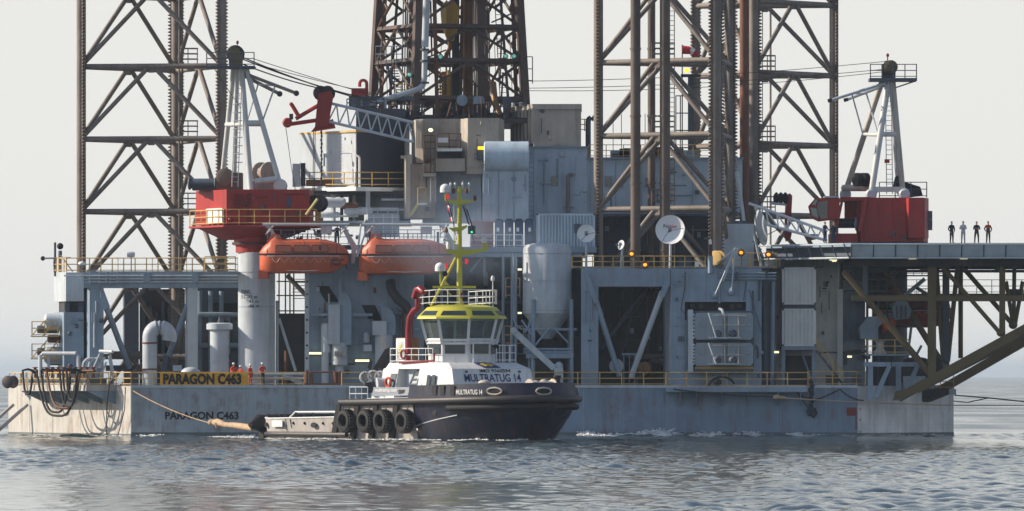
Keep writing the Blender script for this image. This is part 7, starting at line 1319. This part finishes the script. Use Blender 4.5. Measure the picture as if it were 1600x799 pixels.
for px, Y, lab, yaw, ar, hh in ((365, .75, 'worker in orange coverall and white helmet, leftmost behind the banner', .3, 'rail', 1.85), (376, 1.3, 'shorter worker in orange bending behind the banner', -.5, 'rail', 1.62), (391, 1.0, 'worker in orange and white helmet just right of the banner', .9, 'down', 1.74), (410, .8, 'worker in orange leaning on the rail, rightmost of four', .1, 'rail', 1.86)):
    person(lab, (X(px, Y), Y, D0), yaw, M_vest, M_vest if px != 410 else cl_navy, 'workers behind the yellow banner', ar, helmet=True, h=hh)
person('person in dark clothes standing behind the left lifeboat', (X(527, 3), 3.0, Z(383, 2.2)), .2, cl_navy, cl_navy, None, 'rail', h=1.7)

# ================================================================ foam along the hulls
rng = random.Random(3); fm = MB()
octv = [(1, 0, 0), (0, 1, 0), (-1, 0, 0), (0, -1, 0), (0, 0, 1), (0, 0, -1)]; octf = [(0, 1, 4), (1, 2, 4), (2, 3, 4), (3, 0, 4), (1, 0, 5), (2, 1, 5), (3, 2, 5), (0, 3, 5)]
def clump(x, y, z, r_, fl=.45):
    a = rng.random() * 3; c_, s2 = math.cos(a), math.sin(a); sx3 = r_ * rng.uniform(.7, 2.2); sy3 = r_ * rng.uniform(.7, 1.4)
    fm.add([(x + (p[0] * sx3 * c_ - p[1] * sy3 * s2) * rng.uniform(.7, 1.2), y + (p[0] * sx3 * s2 + p[1] * sy3 * c_), z + p[2] * r_ * fl * rng.uniform(.6, 1.4)) for p in octv], octf)
def foam_run(path, n, width, hgt, dens=1.0, r0=.03, r1=.14):
    for _ in range(n):
        s_ = rng.random() * (len(path) - 1); i = int(s_); a, b = V(path[i]), V(path[min(i + 1, len(path) - 1)]); p = a.lerp(b, s_ - i); env = .5 + .5 * math.sin(p.x * 1.3 + 1.7 * math.sin(p.x * .37)); 
        if rng.random() > .25 + .75 * env * dens: continue
        o = abs(rng.gauss(0, 1)) * width; clump(p.x + rng.gauss(0, .2), p.y - .1 - o, max(.0, hgt * (.35 + .65 * env) * math.exp(-o / width) * rng.random()) + .04, rng.uniform(r0, r1))
foam_run([(X(908, 0), -.2, 0), (X(980, 0), -.2, 0), (X(1060, 0), -.2, 0)], 2600, .9, .72, 1.0, .03, .19); foam_run([(X(1060, 0), -.2, 0), (X(1215, 0), -.2, 0), (X(1250, 0), -.2, 0)], 2300, .7, .5, 1.0, .03, .17); foam_run([(X(1250, 0), -.2, 0), (X(1340, 0), -.2, 0), (X(1490, 12), 11.6, 0)], 800, .4, .2)
foam_run([(X(205, 0), -.2, 0), (X(400, 0), -.2, 0)], 500, .8, .2); foam_run([(X(330, -4), -4, 0), (X(400, -16), -16, 0)], 350, 1.2, .15); foam_run([(X(20, 24), 23.5, 0), (X(205, 0), -.3, 0)], 150, .3, .12)
foam_run([tuple(T(u, hb(u, 0) + .1, 0)) for u in (14, 18, 22, 26, 29, 30.6, 31.3)], 1100, .25, .18); foam_run([tuple(T(u, -hb(u, 0) - .1, 0)) for u in (31.3, 30.6, 29)], 350, .3, .3); foam_run([tuple(T(u, hb(u, 0) + .15, 0)) for u in (0, 6, 14)], 450, .25, .12)
tag(part('foam', fm, paint('white_foam', (.72, .74, .74), .8, .06, 0, 0, bump=0)), 'broken white foam along the hull and tug waterlines', 'foam', kind='stuff')

# ================================================================ exhaust smoke drifting from the tug funnels
sm = bpy.data.materials.new('exhaust_smoke'); sm.use_nodes = True; st_ = sm.node_tree; N = st_.nodes; L = st_.links
for n_ in list(N):
    if n_.type != 'OUTPUT_MATERIAL': N.remove(n_)
out_ = [n_ for n_ in N if n_.type == 'OUTPUT_MATERIAL'][0]; pv2 = N.new('ShaderNodeVolumePrincipled'); pv2.inputs['Color'].default_value = (.6, .78, 1, 1); pv2.inputs['Anisotropy'].default_value = .2
tcs = N.new('ShaderNodeTexCoord'); ln = N.new('ShaderNodeVectorMath'); ln.operation = 'LENGTH'; L.new(tcs.outputs['Object'], ln.inputs[0])
mr1 = N.new('ShaderNodeMapRange'); mr1.interpolation_type = 'SMOOTHSTEP'
for k_, v_ in (('From Min', 1.0), ('From Max', .15), ('To Min', 0), ('To Max', 1)): mr1.inputs[k_].default_value = v_
L.new(ln.outputs['Value'], mr1.inputs['Value'])
ns_ = N.new('ShaderNodeTexNoise'); ns_.inputs['Scale'].default_value = 2.6; ns_.inputs['Detail'].default_value = 3; L.new(tcs.outputs['Object'], ns_.inputs['Vector'])
mr2 = N.new('ShaderNodeMapRange'); mr2.inputs['From Min'].default_value = .38; mr2.inputs['From Max'].default_value = .68; L.new(ns_.outputs['Fac'], mr2.inputs['Value'])
mu_ = N.new('ShaderNodeMath'); mu_.operation = 'MULTIPLY'; L.new(mr1.outputs[0], mu_.inputs[0]); L.new(mr2.outputs[0], mu_.inputs[1]); mu2 = N.new('ShaderNodeMath'); mu2.operation = 'MULTIPLY'; mu2.inputs[1].default_value = .12; L.new(mu_.outputs[0], mu2.inputs[0])
L.new(mu2.outputs[0], pv2.inputs['Density']); L.new(pv2.outputs[0], out_.inputs['Volume'])
so = part('smoke', MB().ball((0, 0, 0), 1, n=20, m=12), sm); so.matrix_basis = Matrix.Translation(P(712, 372, -16)) @ Matrix.Rotation(rad(8), 4, 'Y') @ Matrix.Diagonal((9.5, 6, 4.8, 1)); tag(so, 'thin blue exhaust smoke drifting behind the tug mast', 'smoke', kind='stuff')
# ================================================================ air: even pale haze round the camera and the whole place
hm = bpy.data.materials.new('haze_air'); hm.use_nodes = True; ht_ = hm.node_tree
for n_ in list(ht_.nodes):
    if n_.type != 'OUTPUT_MATERIAL': ht_.nodes.remove(n_)
pv_ = ht_.nodes.new('ShaderNodeVolumePrincipled'); pv_.inputs['Color'].default_value = (.72, .86, 1, 1); pv_.inputs['Density'].default_value = .000055; pv_.inputs['Anisotropy'].default_value = .3
ht_.links.new(pv_.outputs[0], [n_ for n_ in ht_.nodes if n_.type == 'OUTPUT_MATERIAL'][0].inputs['Volume'])
tag(part('haze', MB().box(-43500, 43500, -3000, 43500, -4, 54), hm), kind='stuff')
